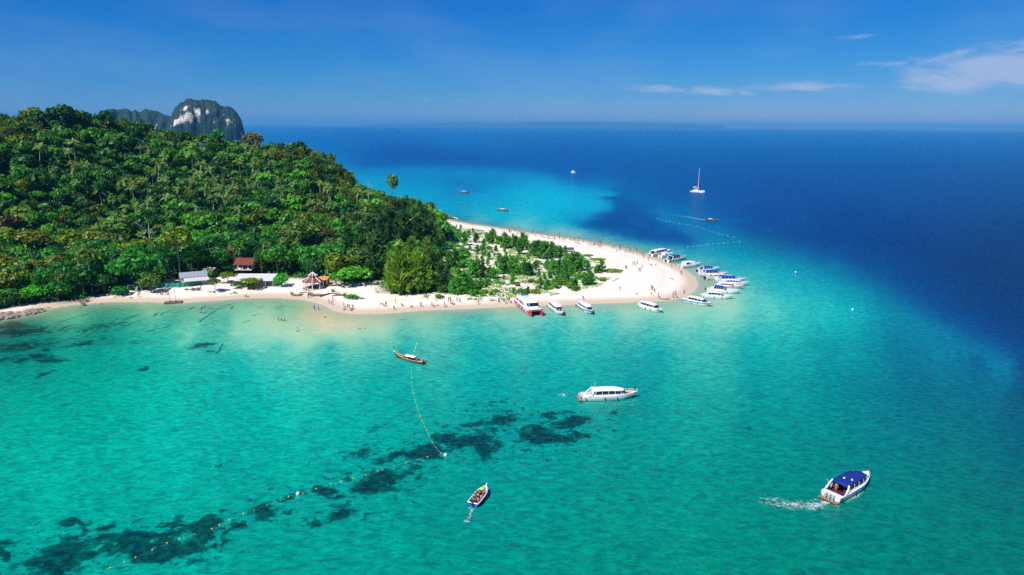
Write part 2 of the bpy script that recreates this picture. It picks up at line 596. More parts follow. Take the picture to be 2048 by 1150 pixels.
def build_ground():
    xs = np.arange(-640, 150.1, 2.5); ys = np.arange(170, 720.1, 2.5)
    X, Y = np.meshgrid(xs, ys)
    sd = poly_sd(SHORE, X, Y)
    Z = ground_z(X, Y, sd)
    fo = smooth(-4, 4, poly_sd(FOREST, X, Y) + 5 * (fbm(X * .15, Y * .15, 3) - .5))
    su = smooth(-5, 6, poly_sd(SCRUB, X, Y) + 8 * (fbm(X * .12 + 5, Y * .12, 3) - .5))
    keep_v = np.column_stack([X.ravel(), Y.ravel(), Z.ravel()])
    ny, nx = X.shape
    i = np.arange(ny * nx).reshape(ny, nx)
    q = np.stack([i[:-1, :-1], i[:-1, 1:], i[1:, 1:], i[1:, :-1]], -1).reshape(-1, 4)
    q = q[(sd.ravel()[q] > -70).any(1)]
    m = bpy.data.materials.new('beach_sand_and_forest_floor')
    m.use_nodes = True
    t = NT(m.node_tree)
    b = t.n['Principled BSDF']
    geo = t.add('ShaderNodeNewGeometry')
    pos = geo.outputs['Position']
    sp = t.add('ShaderNodeSeparateXYZ'); t.l.new(pos, sp.inputs[0])
    n0 = t.noise(pos, 0.06, 5, 0.6)
    n1 = t.noise(pos, 0.6, 5, 0.6)
    n2 = t.noise(pos, 3.0, 4, 0.65)
    dry = t.mix(n0, (0.75, 0.665, 0.555), (0.88, 0.815, 0.715))
    dry = t.mix(t.maprange(n1, .45, .75, 0, .3), dry, (0.60, 0.51, 0.41))
    zz = t.math('ADD', sp.outputs[2], t.math('MULTIPLY', t.math('SUBTRACT', n1, .5), .35))
    wet = t.maprange(zz, 0.72, 0.18)
    c = t.mix(t.math('MULTIPLY', wet, .85), dry, (0.52, 0.40, 0.275))
    line = t.math('MULTIPLY', t.maprange(t.math('ABSOLUTE', t.math('SUBTRACT', zz, 0.95)), 0.10, 0.0), 0.16)
    c = t.mix(line, c, (0.33, 0.26, 0.19))
    sa = t.add('ShaderNodeAttribute', attribute_name='scrub')
    litter = t.math('MULTIPLY', sa.outputs['Fac'], t.maprange(n1, 0.5, 0.66))
    c = t.mix(t.math('MULTIPLY', litter, .55), c, (0.34, 0.29, 0.22))
    moss = t.math('MULTIPLY', sa.outputs['Fac'], t.maprange(t.math('ADD', t.math('MULTIPLY', n0, .6), t.math('MULTIPLY', n2, .45)), 0.56, 0.66))
    c = t.mix(t.math('MULTIPLY', moss, .65), c, (0.12, 0.19, 0.03))
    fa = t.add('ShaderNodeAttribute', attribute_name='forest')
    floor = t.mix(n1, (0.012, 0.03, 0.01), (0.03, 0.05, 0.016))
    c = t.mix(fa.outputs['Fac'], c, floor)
    t.l.new(c, b.inputs['Base Color'])
    b.inputs['Roughness'].default_value = 0.95
    b.inputs['Specular IOR Level'].default_value = 0.1
    bp = t.add('ShaderNodeBump'); bp.inputs['Strength'].default_value = 0.5; bp.inputs['Distance'].default_value = 0.25
    t.l.new(t.math('ADD', n2, t.math('MULTIPLY', n1, 1.5)), bp.inputs['Height']); t.l.new(bp.outputs[0], b.inputs['Normal'])
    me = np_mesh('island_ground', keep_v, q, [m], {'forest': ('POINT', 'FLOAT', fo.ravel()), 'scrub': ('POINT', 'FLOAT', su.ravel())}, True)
    o = link('island_ground', me)
    tag(o, 'white sand beach and forested hill of the island', None, None, 'structure')


build_ground()

# ------------------------------------------------------------------ sea
# what the water looks like at points round the island (photo pixel; sRGB of the water body there)
WATER = [
 (560,262,0,98,175),(1000,262,0,96,173),(1500,270,0,94,170),(2000,278,0,92,165),
 (550,285,0,95,172),(900,285,0,92,168),(1300,288,0,88,164),(1700,292,0,85,158),(2030,300,0,82,152),
 (700,305,0,88,164),(1000,305,0,85,161),(1400,310,0,79,153),(1900,320,0,74,146),
 (760,327,0,95,168),(900,325,0,88,165),(1100,326,0,80,155),(1400,335,0,73,148),(1900,345,0,68,140),
 (720,338,0,120,180),(800,338,0,118,182),(950,341,0,124,186),(1040,342,0,115,180),(1140,345,0,86,160),
 (740,352,0,128,182),(820,362,0,118,177),(900,362,0,108,170),(1000,362,0,118,178),(1090,362,0,140,190),(1170,365,0,114,176),(1250,368,0,80,150),(1400,370,0,70,143),(1700,380,0,64,135),(2000,390,0,60,127),
 (780,380,0,138,182),(850,390,0,138,185),(950,380,0,112,172),(960,397,0,146,190),(1050,392,0,155,196),(1130,395,0,160,200),(1210,396,0,126,180),(1270,395,0,90,156),(1330,395,0,74,146),(1500,405,0,63,137),(1800,420,0,57,127),
 (880,418,0,146,184),(980,418,0,152,190),(1100,422,0,160,196),(1170,425,0,140,186),(1220,425,0,104,168),(1300,425,0,90,158),(1350,428,0,92,160),(1440,425,0,72,145),(1600,430,0,60,132),(1950,450,0,50,115),
 (930,436,30,160,186),(1000,440,8,155,187),(1100,446,0,157,188),(1150,446,0,118,170),(1200,446,0,76,142),(1270,446,0,76,143),(1325,444,0,106,164),(1390,446,0,98,160),(1490,450,0,66,137),
 (960,447,95,178,188),(1020,458,110,186,190),(1090,460,65,180,190),(1160,462,10,130,170),(1240,462,0,80,145),(1310,460,0,84,148),(1370,460,0,116,166),(1440,463,0,105,160),(1540,465,0,68,137),(1750,470,0,54,122),
 (1110,470,140,198,195),(1180,477,90,190,195),(1235,478,0,122,166),(1310,476,0,84,146),(1365,476,0,94,152),(1415,478,0,130,168),(1490,480,0,118,164),(1590,484,0,80,144),(1800,490,0,50,118),(2000,510,0,46,106),
 (1230,491,130,200,192),(1280,496,70,184,186),(1320,492,0,112,160),(1375,490,0,98,152),(1430,494,0,144,174),(1520,496,0,134,170),(1620,503,0,106,158),(1700,506,0,76,138),
 (1320,512,120,200,185),(1390,512,35,182,186),(1480,514,0,160,180),(1580,518,0,142,170),(1680,522,0,108,156),(1780,525,0,70,134),(1950,545,0,48,108),
 (1400,536,110,205,190),(1470,536,35,186,186),(1560,540,8,166,180),(1660,545,0,136,165),(1760,550,0,92,147),(1850,560,0,62,124),(2030,585,0,46,104),
 (1412,560,140,206,182),(1500,560,65,196,186),(1600,568,25,182,182),(1700,575,0,148,166),(1800,582,0,98,145),(1900,592,0,60,119),
 (1470,592,112,210,190),(1560,592,55,201,186),(1650,596,25,190,184),(1740,600,0,156,166),(1840,605,0,98,140),(1950,615,0,57,114),
 (1000,623,150,212,184),(1080,628,120,210,186),(1150,630,118,211,186),(1250,623,135,212,186),(1350,618,132,212,186),(1450,612,132,212,188),(1550,622,85,206,186),(1650,624,45,197,182),(1730,626,12,176,174),(1800,630,0,132,150),(1900,640,0,84,130),(2030,650,0,54,110),
 (700,645,180,216,180),(760,642,160,214,180),(850,636,125,208,180),(780,658,110,206,180),(900,652,75,200,180),(1000,652,60,200,180),(1100,655,45,197,180),(1200,655,52,200,180),(1400,655,62,202,182),(1550,658,50,201,182),(1680,660,12,184,175),(1800,665,0,134,150),(1900,675,0,100,136),(2030,690,0,66,115),
 (0,650,60,150,110),(50,660,20,135,104),(10,690,6,112,90),(100,642,80,180,138),(160,625,100,192,150),(200,655,16,142,112),(250,640,55,178,140),(300,618,112,200,160),(350,632,60,182,148),(400,622,85,192,156),(450,638,60,184,155),(500,612,100,198,158),(560,617,85,192,156),(600,617,120,200,158),(620,634,165,210,164),(550,645,150,210,170),(470,660,120,208,168),(380,672,88,205,168),(330,662,50,190,156),(650,648,190,218,174),(600,668,140,216,180),(500,682,96,210,180),(400,692,40,190,162),(300,700,10,178,150),(200,695,2,158,128),(100,690,4,140,112),(60,720,0,150,122),(0,740,0,160,130),
 (660,668,140,212,180),(720,670,100,206,180),(560,690,60,202,178),(150,730,0,170,138),(300,730,0,182,152),(480,715,12,188,166),(650,700,25,192,174),(800,690,25,188,172),(950,690,10,184,170),(1100,690,8,182,168),(1300,690,8,180,168),(1500,690,8,180,168),(1650,700,0,154,152),(1800,710,0,116,138),(1950,720,0,82,124),(2040,730,0,66,114),
 (50,790,0,172,138),(250,780,0,186,152),(500,770,0,186,166),(750,760,0,180,162),(1000,750,0,170,156),(1250,750,0,160,150),(1500,755,0,156,146),(1700,765,0,136,136),(1850,780,0,110,124),(2010,795,0,84,114),
 (50,870,0,182,148),(300,860,0,192,164),(550,860,0,190,164),(750,850,0,176,156),(1000,840,0,162,148),(1250,850,0,154,138),(1500,850,0,148,132),(1700,860,0,136,126),(1900,880,0,110,114),(2040,890,0,88,107),
 (100,960,0,188,158),(350,960,0,188,160),(600,940,0,178,152),(900,945,0,158,138),(1200,950,0,152,132),(1500,950,0,146,124),(1800,960,0,130,116),(2040,980,0,102,104),
 (50,1050,0,172,147),(300,1045,0,168,143),(600,1050,0,162,138),(900,1050,0,152,130),(1200,1050,0,149,124),(1500,1050,0,142,116),(1800,1060,0,130,108),(2040,1070,0,110,99),
 (100,1140,0,166,141),(500,1140,0,156,131),(850,1140,0,150,126),(1200,1140,0,146,117),(1600,1140,0,135,108),(2020,1140,0,114,97)]
WATER = [(a, b, (min(236, r * 1.2 + 10) if r >= 60 else r), (min(226, g * 1.03) if r >= 60 else g * (1.1 if a > 1890 and b > 770 else 1)), u) for a, b, r, g, u in WATER]
WATER = [(a, b, r, (min(225, g * 1.14 + 4) if b < 470 and r < 20 else g), (min(225, u * 1.07) if b < 470 and r < 20 else u)) for a, b, r, g, u in WATER]
WATER += [(950, 445, 120, 195, 195), (1060, 462, 140, 205, 198), (1150, 473, 150, 210, 198), (1210, 483, 150, 212, 198), (1260, 494, 130, 208, 195),
          (640, 638, 228, 218, 172), (690, 638, 222, 220, 180), (590, 655, 190, 218, 176), (740, 636, 205, 220, 182), (520, 655, 168, 215, 176), (470, 665, 150, 212, 172), (560, 668, 165, 218, 182)]
# edges of the shallow shelf and of the dark weed bed: (line, step in px, offset of the two sides, colour of each side)
for _L, _st, _o, _a, _b in (
        (((1490, 476), (1560, 490), (1620, 507), (1680, 528), (1740, 555), (1790, 585), (1835, 612), (1885, 642), (1950, 680), (2060, 735)), 26, (-20, 11), (0, 128, 156), (0, 74, 134)),
        (((730, 336), (820, 334), (900, 335), (980, 336), (1050, 340), (1110, 350), (1165, 364), (1205, 380)), 26, (-4, 5), (0, 132, 186), (0, 96, 168)),
        (((1225, 392), (1215, 405), (1225, 420), (1195, 433), (1160, 446)), 16, (-12, -3), (0, 162, 198), (0, 88, 152)),
        (((1165, 459), (1215, 470), (1265, 482), (1320, 491), (1385, 497)), 18, (-4, 5), (70, 186, 192), (0, 86, 148)),
        (((1300, 428), (1330, 448), (1362, 470), (1392, 490)), 16, (14, -3), (0, 122, 170), (0, 84, 148))):
    for (_x0, _y0), (_x1, _y1) in zip(_L[:-1], _L[1:]):
        _n = max(1, int(math.hypot(_x1 - _x0, _y1 - _y0) / _st))
        for _k in range(_n):
            _x = _x0 + (_x1 - _x0) * _k / _n; _y = _y0 + (_y1 - _y0) * _k / _n
            WATER += [(_x + _o[0], _y + _o[1], *_a), (_x - _o[0], _y - _o[1], *_b)]
# dark coral heads seen through the water (photo pixel, half sizes in pixels, strength)
REEF = [(100,1128,70,20,1),(20,1075,18,9,.9),(38,1127,26,8,.9),(10,1100,14,9,.9),(125,1054,18,7,1),(165,1050,14,4,.9),(168,1062,12,5,.9),(140,1078,18,6,1),(215,1065,13,8,1),
        (205,1092,28,11,1),(120,1106,40,16,1),(300,1082,46,17,1),(370,1045,32,6,1),(405,1050,28,9,1),(395,1088,24,22,1),(432,1056,24,10,1),(320,1108,66,12,1),
        (260,1100,30,14,.9),(350,1066,30,10,.8),(370,1030,14,5,.9),(385,1027,12,4,.9),(432,1032,17,6,1),(468,1015,10,5,1),(462,1030,8,4,.9),(485,1028,8,5,.9),(545,1022,23,16,1),(576,1015,10,6,.9),
        (483,1060,14,7,1),(445,1084,10,8,1),(465,1090,10,7,1),(690,1022,26,15,1),(635,1035,13,14,.95),(668,967,17,7,1),(620,985,14,6,.8),(600,992,10,5,.8),(770,957,36,20,1.05),(690,985,24,7,.85),
        (705,910,20,12,.85),(732,905,30,12,.8),(800,912,30,9,.9),(843,908,46,17,1),(870,918,22,8,1),(891,872,30,15,.95),(921,888,42,13,1.05),(963,870,28,11,1.05),(984,894,22,11,1.05),
        (1011,834,42,11,1),(987,846,35,9,1),(950,848,28,6,.8),(1095,873,38,16,1.1),(1110,828,20,9,1),(1143,846,34,8,1),(1172,850,10,6,1),(1151,870,14,8,1),(1172,876,8,4,.9),(1080,885,20,7,.9),
        (754,858,17,4,.75),(990,804,10,3,.7),(1056,861,9,4,.8),(1012,805,7,3,.7),(1118,878,12,5,.9),(1225,818,14,4,.85),(940,872,20,12,.9),(830,935,20,8,.7),(1500,855,9,4,.7),(1252,1003,8,4,.7),
        (40,662,60,9,.85),(10,652,34,6,.85),(150,655,60,8,.6),(180,680,50,8,.6),(60,690,60,12,.75),(230,648,60,5,.6),(120,716,34,6,.75),(56,716,18,6,.9),(10,720,20,5,.8),(185,683,20,4,.9),(90,703,12,3,.9),(270,682,14,3,.7),
        (410,693,22,6,.95),(90,748,8,3,.9),(295,732,8,3,.8),(165,830,8,3,.7),(140,802,7,3,.7),(495,766,7,3,.6),(365,855,6,3,.7),(450,932,6,3,.8),(700,955,6,3,.8)]


_keep = []
for _w in reversed(WATER):
    if all(abs(_w[0] - q[0]) > 16 or abs(_w[1] - q[1]) > 6 for q in _keep): _keep.append(_w)
WATER = _keep


def build_sea():
    az_f = np.radians(np.linspace(-47, 47, 560))
    az_b = np.radians(np.linspace(47, 313, 60)[1:-1])
    az = np.concatenate([az_f, az_b])
    r = np.concatenate([[0.5, 20, 50], np.exp(np.linspace(math.log(66), math.log(900), 430)), np.exp(np.linspace(math.log(920), math.log(45000), 70))])
    A, RR = np.meshgrid(az, r)
    X = np.sin(A) * RR; Y = np.cos(A) * RR
    Z = np.zeros_like(X)
    # chart: colour of the water body, looked up by bearing and dip with organic warping
    ca = np.array([(math.atan2(*G(w[0], w[1])[:2]), math.atan2(CAM_H, np.hypot(*G(w[0], w[1])[:2]))) for w in WATER])
    cc = np.array([lin(w[2:5]) for w in WATER])
    warp = np.clip(RR * 0.014, 1.5, 9)
    wx = X + (fbm(X * .022, Y * .022, 3) - .5) * warp * 2 + (fbm(X * .12, Y * .12, 2) - .5) * 3
    wy = Y + (fbm(X * .022 + 40, Y * .022 - 7, 3) - .5) * warp * 3 + (fbm(X * .12 + 9, Y * .12, 2) - .5) * 4
    wr = np.hypot(wx, wy)
    qa = np.arctan2(wx, wy).ravel(); qe = np.arctan2(CAM_H, wr).ravel()
    def chart(a, e):
        return np.column_stack([a * FPX, 260 * np.log1p(np.maximum(e, 0) * FPX / 30)])
    cs = np.array([np.array(w[2:5]) / 255.0 for w in WATER])
    P = chart(ca[:, 0], ca[:, 1])
    D = np.linalg.norm(P[:, None] - P[None], axis=2)
    wt = np.linalg.solve(D + np.eye(len(P)) * -4.0, cs - cs.mean(0))
    Q = chart(np.clip(qa, -.75, .75), qe)
    body = np.empty((len(Q), 3))
    for k in range(0, len(Q), 20000):
        body[k:k + 20000] = np.linalg.norm(Q[k:k + 20000, None] - P[None], axis=2) @ wt + cs.mean(0)
    body = lin(np.clip(body, 0, 1) * 255)
    sd = poly_sd(SHORE, X, Y)
    reef = np.zeros(X.shape); halo = np.zeros(X.shape)
    jx = X + (fbm(X * .2, Y * .2, 3) - .5) * 6; jy = Y + (fbm(X * .2 + 31, Y * .2, 3) - .5) * 9
    for px, py, rx, ry, s in REEF:
        g = G(px, py); m = np.linalg.norm(g - np.array([0, 0, CAM_H])) / FPX
        gl = G(px, py + ry)
        ly = max(0.6, abs(np.hypot(*gl[:2]) - np.hypot(*g[:2])))
        lx = rx * m
        d = ((jx - g[0]) / lx) ** 2 + ((jy - g[1]) / ly) ** 2
        reef = np.maximum(reef, s * np.exp(-0.55 * d))
        if py > 790: halo = np.maximum(halo, s * np.exp(-0.10 * d))
    ny, nx = X.shape
    i = np.arange(ny * nx).reshape(ny, nx)
    j = np.roll(i, -1, axis=1)
    q = np.stack([i[:-1], j[:-1], j[1:], i[1:]], -1).reshape(-1, 4)[:, ::-1]
    keep = (sd.ravel()[q] < 12).any(1)
    q = q[keep]
    col4 = np.column_stack([body, np.ones(len(body))])
    m = bpy.data.materials.new('clear_tropical_sea')
    m.use_nodes = True
    t = NT(m.node_tree); t.n.clear()
    out = t.add('ShaderNodeOutputMaterial')
    geo = t.add('ShaderNodeNewGeometry'); pos = geo.outputs['Position']
    at = t.add('ShaderNodeAttribute', attribute_name='body')
    ra = t.add('ShaderNodeAttribute', attribute_name='reef')
    sa = t.add('ShaderNodeAttribute', attribute_name='shore')
    n_big = t.noise(pos, 0.045, 4, 0.6)
    n_mid = t.noise(pos, 0.22, 5, 0.62, 0.4)
    n_fine = t.noise(pos, 0.75, 5, 0.62)
    # sand ripples and weed on the bottom, plus caustic light painted into the colour
    c = t.mix(1.0, at.outputs['Color'], (1.0 * WSCALE, 1.0 * WSCALE, 0.95 * WSCALE), 'MULTIPLY')
    k = t.math('ADD', t.math('MULTIPLY', n_mid, 0.75), t.math('ADD', t.math('MULTIPLY', n_big, 0.25), t.math('MULTIPLY', n_fine, 0.45)))
    bs = t.add('ShaderNodeSeparateColor'); t.l.new(at.outputs['Color'], bs.inputs[0])
    pale = t.maprange(bs.outputs[0], 0.03, 0.30, 1.0, 0.12)
    c = t.mix(t.math('MULTIPLY', pale, t.maprange(k, 0.45, 0.86, 0.34, 0.0)), c, (0.0, 0.09, 0.11))
    vo = t.add('ShaderNodeTexVoronoi', feature='F1')
    vw = t.add('ShaderNodeMapping'); vw.inputs['Scale'].default_value = (0.30, 0.42, 0.3)
    va = t.add('ShaderNodeVectorMath', operation='ADD')
    vn = t.add('ShaderNodeTexNoise'); vn.inputs['Scale'].default_value = 0.5; vn.inputs['Detail'].default_value = 3.0
    t.l.new(pos, vn.inputs['Vector'])
    vs = t.add('ShaderNodeVectorMath', operation='SCALE'); vs.inputs['Scale'].default_value = 5.0
    t.l.new(vn.outputs['Color'], vs.inputs[0])
    t.l.new(pos, va.inputs[0]); t.l.new(vs.outputs[0], va.inputs[1]); t.l.new(va.outputs[0], vw.inputs[0]); t.l.new(vw.outputs[0], vo.inputs['Vector'])
    caustic_cells = t.math('MULTIPLY', t.maprange(vo.outputs['Distance'], 0.15, 0.85), t.maprange(n_fine, .3, .7, .5, 1.0))  # cell pattern of refracted light, painted into the water colour
    c = t.mix(t.math('MULTIPLY', pale, t.math('MULTIPLY', t.math('SUBTRACT', 1.0, caustic_cells), 0.24)), c, t.mix(1.0, c, (0.2, 0.66, 0.70), 'MULTIPLY'))
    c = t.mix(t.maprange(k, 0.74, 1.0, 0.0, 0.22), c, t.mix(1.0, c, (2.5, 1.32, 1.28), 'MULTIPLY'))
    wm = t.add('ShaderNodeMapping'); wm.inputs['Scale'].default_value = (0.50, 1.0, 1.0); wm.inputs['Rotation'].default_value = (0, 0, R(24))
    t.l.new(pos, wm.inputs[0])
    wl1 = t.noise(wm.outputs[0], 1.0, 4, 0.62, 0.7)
    lens = t.maprange(wl1, 0.28, 0.72, 0.66, 1.26)  # wave-lensed light and bottom ripples, painted as brighter and darker water colour
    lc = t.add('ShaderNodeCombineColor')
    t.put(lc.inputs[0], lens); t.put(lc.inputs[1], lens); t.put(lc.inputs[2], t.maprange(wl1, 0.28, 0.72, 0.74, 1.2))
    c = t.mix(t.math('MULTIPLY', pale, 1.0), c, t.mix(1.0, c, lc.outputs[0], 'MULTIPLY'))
    rf = t.math('ADD', ra.outputs['Fac'], t.math('ADD', t.math('MULTIPLY', t.math('SUBTRACT', n_mid, .5), 1.55), t.math('MULTIPLY', t.math('SUBTRACT', n_fine, .5), 1.7)))
    rf = t.math('MULTIPLY', t.maprange(rf, 0.36, 0.70), t.maprange(ra.outputs['Fac'], 0.06, 0.35))
    rc = t.mix(1.0, c, t.mix(t.maprange(n_fine, .35, .65), (0.06, 0.075, 0.105), (0.2, 0.26, 0.24)), 'MULTIPLY')
    c = t.mix(t.math('MULTIPLY', rf, t.maprange(ra.outputs['Fac'], .2, .85, .62, .98)), c, rc)
    ha = t.add('ShaderNodeAttribute', attribute_name='halo')
    n_sp = t.noise(pos, 0.55, 4, 0.6, 0.3)
    spk = t.math('MULTIPLY', t.maprange(t.math('ADD', n_sp, t.math('MULTIPLY', ha.outputs['Fac'], 0.13)), 0.64, 0.72), t.maprange(ha.outputs['Fac'], 0.12, 0.5))
    c = t.mix(t.math('MULTIPLY', spk, 0.75), c, rc)
    # scattered small coral heads
    nv = t.noise(pos, 0.16, 2, 0.5)
    sp = t.math('MULTIPLY', t.maprange(t.math('ADD', t.math('MULTIPLY', nv, .75), t.math('MULTIPLY', n_fine, .35)), 0.735, 0.80), t.maprange(sa.outputs['Fac'], 18, 40))
    c = t.mix(t.math('MULTIPLY', sp, 0.5), c, (0.0, 0.05, 0.06))
    # waves
    wv = t.add('ShaderNodeMapping'); wv.inputs['Scale'].default_value = (0.45, 1.0, 1.0); wv.inputs['Rotation'].default_value = (0, 0, R(14))
    t.l.new(pos, wv.inputs[0])
    h1 = t.noise(wv.outputs[0], 0.55, 4, 0.62, 0.3)
    h2 = t.noise(wv.outputs[0], 2.2, 3, 0.6)
    h = t.math('ADD', t.math('MULTIPLY', h1, 0.8), t.math('MULTIPLY', h2, 0.22))
    bp = t.add('ShaderNodeBump'); bp.inputs['Strength'].default_value = 0.85; bp.inputs['Distance'].default_value = 0.55
    t.l.new(h, bp.inputs['Height'])
    bp2 = t.add('ShaderNodeBump'); bp2.inputs['Strength'].default_value = 0.55; bp2.inputs['Distance'].default_value = 0.5
    t.l.new(h, bp2.inputs['Height'])
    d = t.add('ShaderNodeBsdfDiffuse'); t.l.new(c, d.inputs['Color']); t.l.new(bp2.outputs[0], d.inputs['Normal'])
    tr = t.add('ShaderNodeBsdfTransparent'); tr.inputs['Color'].default_value = (0.80, 0.97, 0.93, 1)
    clear = t.math('POWER', 2.71828, t.math('MULTIPLY', t.math('MAXIMUM', t.math('ADD', sa.outputs['Fac'], t.math('MULTIPLY', t.math('SUBTRACT', n_mid, .5), 6.0)), 0.0), -0.14))
    m1 = t.add('ShaderNodeMixShader')
    t.l.new(clear, m1.inputs[0]); t.l.new(d.outputs[0], m1.inputs[1]); t.l.new(tr.outputs[0], m1.inputs[2])
    gl = t.add('ShaderNodeBsdfGlossy'); gl.inputs['Roughness'].default_value = 0.12
    t.l.new(bp.outputs[0], gl.inputs['Normal'])
    fr = t.add('ShaderNodeFresnel'); fr.inputs['IOR'].default_value = 1.16; t.l.new(bp.outputs[0], fr.inputs['Normal'])
    m2 = t.add('ShaderNodeMixShader')
    t.l.new(t.math('MINIMUM', t.math('MULTIPLY', fr.outputs[0], 0.5), 0.14), m2.inputs[0]); t.l.new(m1.outputs[0], m2.inputs[1]); t.l.new(gl.outputs[0], m2.inputs[2])
    t.l.new(m2.outputs[0], out.inputs[0])
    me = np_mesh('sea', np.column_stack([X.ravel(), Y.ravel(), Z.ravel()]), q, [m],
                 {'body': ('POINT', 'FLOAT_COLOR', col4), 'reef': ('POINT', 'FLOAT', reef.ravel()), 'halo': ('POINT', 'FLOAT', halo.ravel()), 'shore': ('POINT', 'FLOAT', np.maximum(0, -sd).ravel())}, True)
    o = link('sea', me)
    tag(o, 'clear turquoise sea deepening to navy blue', None, None, 'structure')


WSCALE = 0.83
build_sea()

# ------------------------------------------------------------------ far karst island and hills
def mountain_mat():
    m = bpy.data.materials.new('limestone_and_jungle')
    m.use_nodes = True
    t = NT(m.node_tree)
    b = t.n['Principled BSDF']
    geo = t.add('ShaderNodeNewGeometry'); pos = geo.outputs['Position']
    at = t.add('ShaderNodeAttribute', attribute_name='cliff')
    mp = t.add('ShaderNodeMapping'); mp.inputs['Scale'].default_value = (1, 1, .45)
    t.l.new(pos, mp.inputs[0])
    n1 = t.noise(mp.outputs[0], 0.048, 6, 0.68, .5)
    n2 = t.noise(pos, 0.13, 4, 0.6)
    rock = t.mix(t.maprange(n1, .34, .62), (0.26, 0.25, 0.23), (0.80, 0.71, 0.62))
    green = t.mix(n2, (0.010, 0.032, 0.03), (0.045, 0.085, 0.06))
    f = t.maprange(t.math('ADD', at.outputs['Fac'], t.math('MULTIPLY', t.math('SUBTRACT', n1, .5), 2.0)), 0.44, 0.72)
    t.l.new(t.mix(f, green, rock), b.inputs['Base Color'])
    b.inputs['Roughness'].default_value = 0.95
    b.inputs['Specular IOR Level'].default_value = 0.1
    bp = t.add('ShaderNodeBump'); bp.inputs['Strength'].default_value = 1.0; bp.inputs['Distance'].default_value = 10.0
    t.l.new(t.math('ADD', n1, t.math('MULTIPLY', n2, .7)), bp.inputs['Height']); t.l.new(bp.outputs[0], b.inputs['Normal'])
    return m


KARST = mountain_mat()


def massif(name, label, prof_px, dist, depth, cliffs=(), rough=1.0, edge=0.45):
    """a mountain whose skyline has the surveyed heights; depth = half extent away from us; cliffs = (u, height share, su, sh, strength)"""
    P = [at_dist(px, py, dist) for px, py in prof_px]
    a = P[0]; bq = P[-1]
    ux = bq[:2] - a[:2]; L = np.linalg.norm(ux); ux = ux / L; uy = np.array([-ux[1], ux[0]])
    us = [float(np.dot(p[:2] - a[:2], ux)) for p in P]; hs = [max(0.0, float(p[2])) for p in P]
    nu, nv = 150, 70
    U = np.linspace(0, L, nu); V = np.linspace(-1, 1, nv)
    UU, VV = np.meshgrid(U, V)
    H = np.interp(UU, us, hs) * (1 + .035 * rough * (fbm(UU / (L / 26), UU * 0 + 3.3, 4) - .5) * 2)
    W = depth * (0.55 + 0.45 * H / max(hs))
    prof = np.clip(1 - np.abs(VV) ** 3.2, 0, 1) ** edge
    sz = L / 6.5
    nz = (fbm(UU / sz, VV * depth / sz, 5) - .5)
    Z = H * prof * (1 + 0.22 * rough * nz * smooth(0, .3, np.abs(VV))) - 4
    push = (fbm(UU / sz * 1.5 + 30, Z / sz * 1.3, 4) - .5) * sz * .85 * rough
    Yo = VV * W + push * (np.abs(VV) > .05)
    X = a[0] + ux[0] * UU + uy[0] * Yo; Y = a[1] + ux[1] * UU + uy[1] * Yo
    cl = np.zeros_like(UU)
    for cu, ch, su, sh, st in cliffs:
        cl = np.maximum(cl, st * np.exp(-((UU / L - cu) / su) ** 2 - ((Z / np.maximum(H, 1) - ch) / sh) ** 2) * (VV < 0.1))
    i = np.arange(nu * nv).reshape(nv, nu)
    q = np.stack([i[:-1, :-1], i[:-1, 1:], i[1:, 1:], i[1:, :-1]], -1).reshape(-1, 4)
    me = np_mesh(name, np.column_stack([X.ravel(), Y.ravel(), Z.ravel()]), q, [KARST], {'cliff': ('POINT', 'FLOAT', cl.ravel())}, True)
    return tag(link(name, me), label, None, None, 'structure')


massif('mountain', 'rounded limestone karst with a pale bare cliff', [(330, 262), (338, 240), (344, 225), (350, 214), (360, 206), (374, 201), (392, 199.5), (412, 200), (428, 203),
        (440, 208), (449, 213), (456, 212.5), (464, 216), (474, 225), (481, 237), (486, 252), (489, 270)], 2900, 130,
       ((0.30, 0.55, 0.19, 0.19, 0.95), (0.40, 0.66, 0.08, 0.18, .85), (.18, .5, .12, .10, .85), (0.28, .80, .08, .10, .7), (.62, .5, .1, .25, .42), (.8, .55, .1, .25, .45), (0.55, 0.7, 0.03, 0.12, .72), (0.74, 0.72, 0.03, 0.1, .62), (0.86, .45, .05, .08, .55), (0.2, .55, .06, .05, .65)), 1.0, 0.5)
massif('mountain', 'lower jagged limestone ridge behind the jungle hill', [(150, 246), (178, 238), (200, 226), (214, 220), (232, 219), (246, 217), (256, 218), (262, 223), (270, 221), (278, 226), (290, 219), (305, 218.5),
        (316, 222), (328, 229), (340, 232), (352, 240), (366, 262)], 3300, 120,
       ((0.30, 0.35, 0.06, 0.3, .62), (0.72, 0.4, 0.04, 0.2, .5), (0.5, .3, .04, .15, .45)), 1.2, 0.55)
massif('hills', 'faint blue hills on the far horizon', [(720, 249.5), (760, 247.7), (800, 246.6), (840, 247.5), (880, 246.3), (915, 245.5), (950, 245.0), (985, 246.2), (1020, 245.9), (1060, 244.6), (1100, 243.9),
        (1150, 243.4), (1190, 243.9), (1220, 244.6), (1260, 245.2), (1300, 246.2), (1340, 247.3), (1400, 248.6), (1440, 250.4)], 39000, 1600, (), .3, 0.8)


def build_haze():
    mb = MB().box((0, 0, 142), (93000, 93000, 300))
    o = mb.build('haze', [])
    m = bpy.data.materials.new('sea_air')
    m.use_nodes = True
    t = NT(m.node_tree); t.n.clear()
    out = t.add('ShaderNodeOutputMaterial')
    v = t.add('ShaderNodeVolumePrincipled')
    v.inputs['Color'].default_value = (0.14, 0.54, 1.0, 1)
    v.inputs['Density'].default_value = HAZE
    v.inputs['Anisotropy'].default_value = 0.0
    t.l.new(v.outputs[0], out.inputs['Volume'])
    o.data.materials.append(m)
    tag(o, None, None, None, 'stuff')


HAZE = 5.5e-5
build_haze()

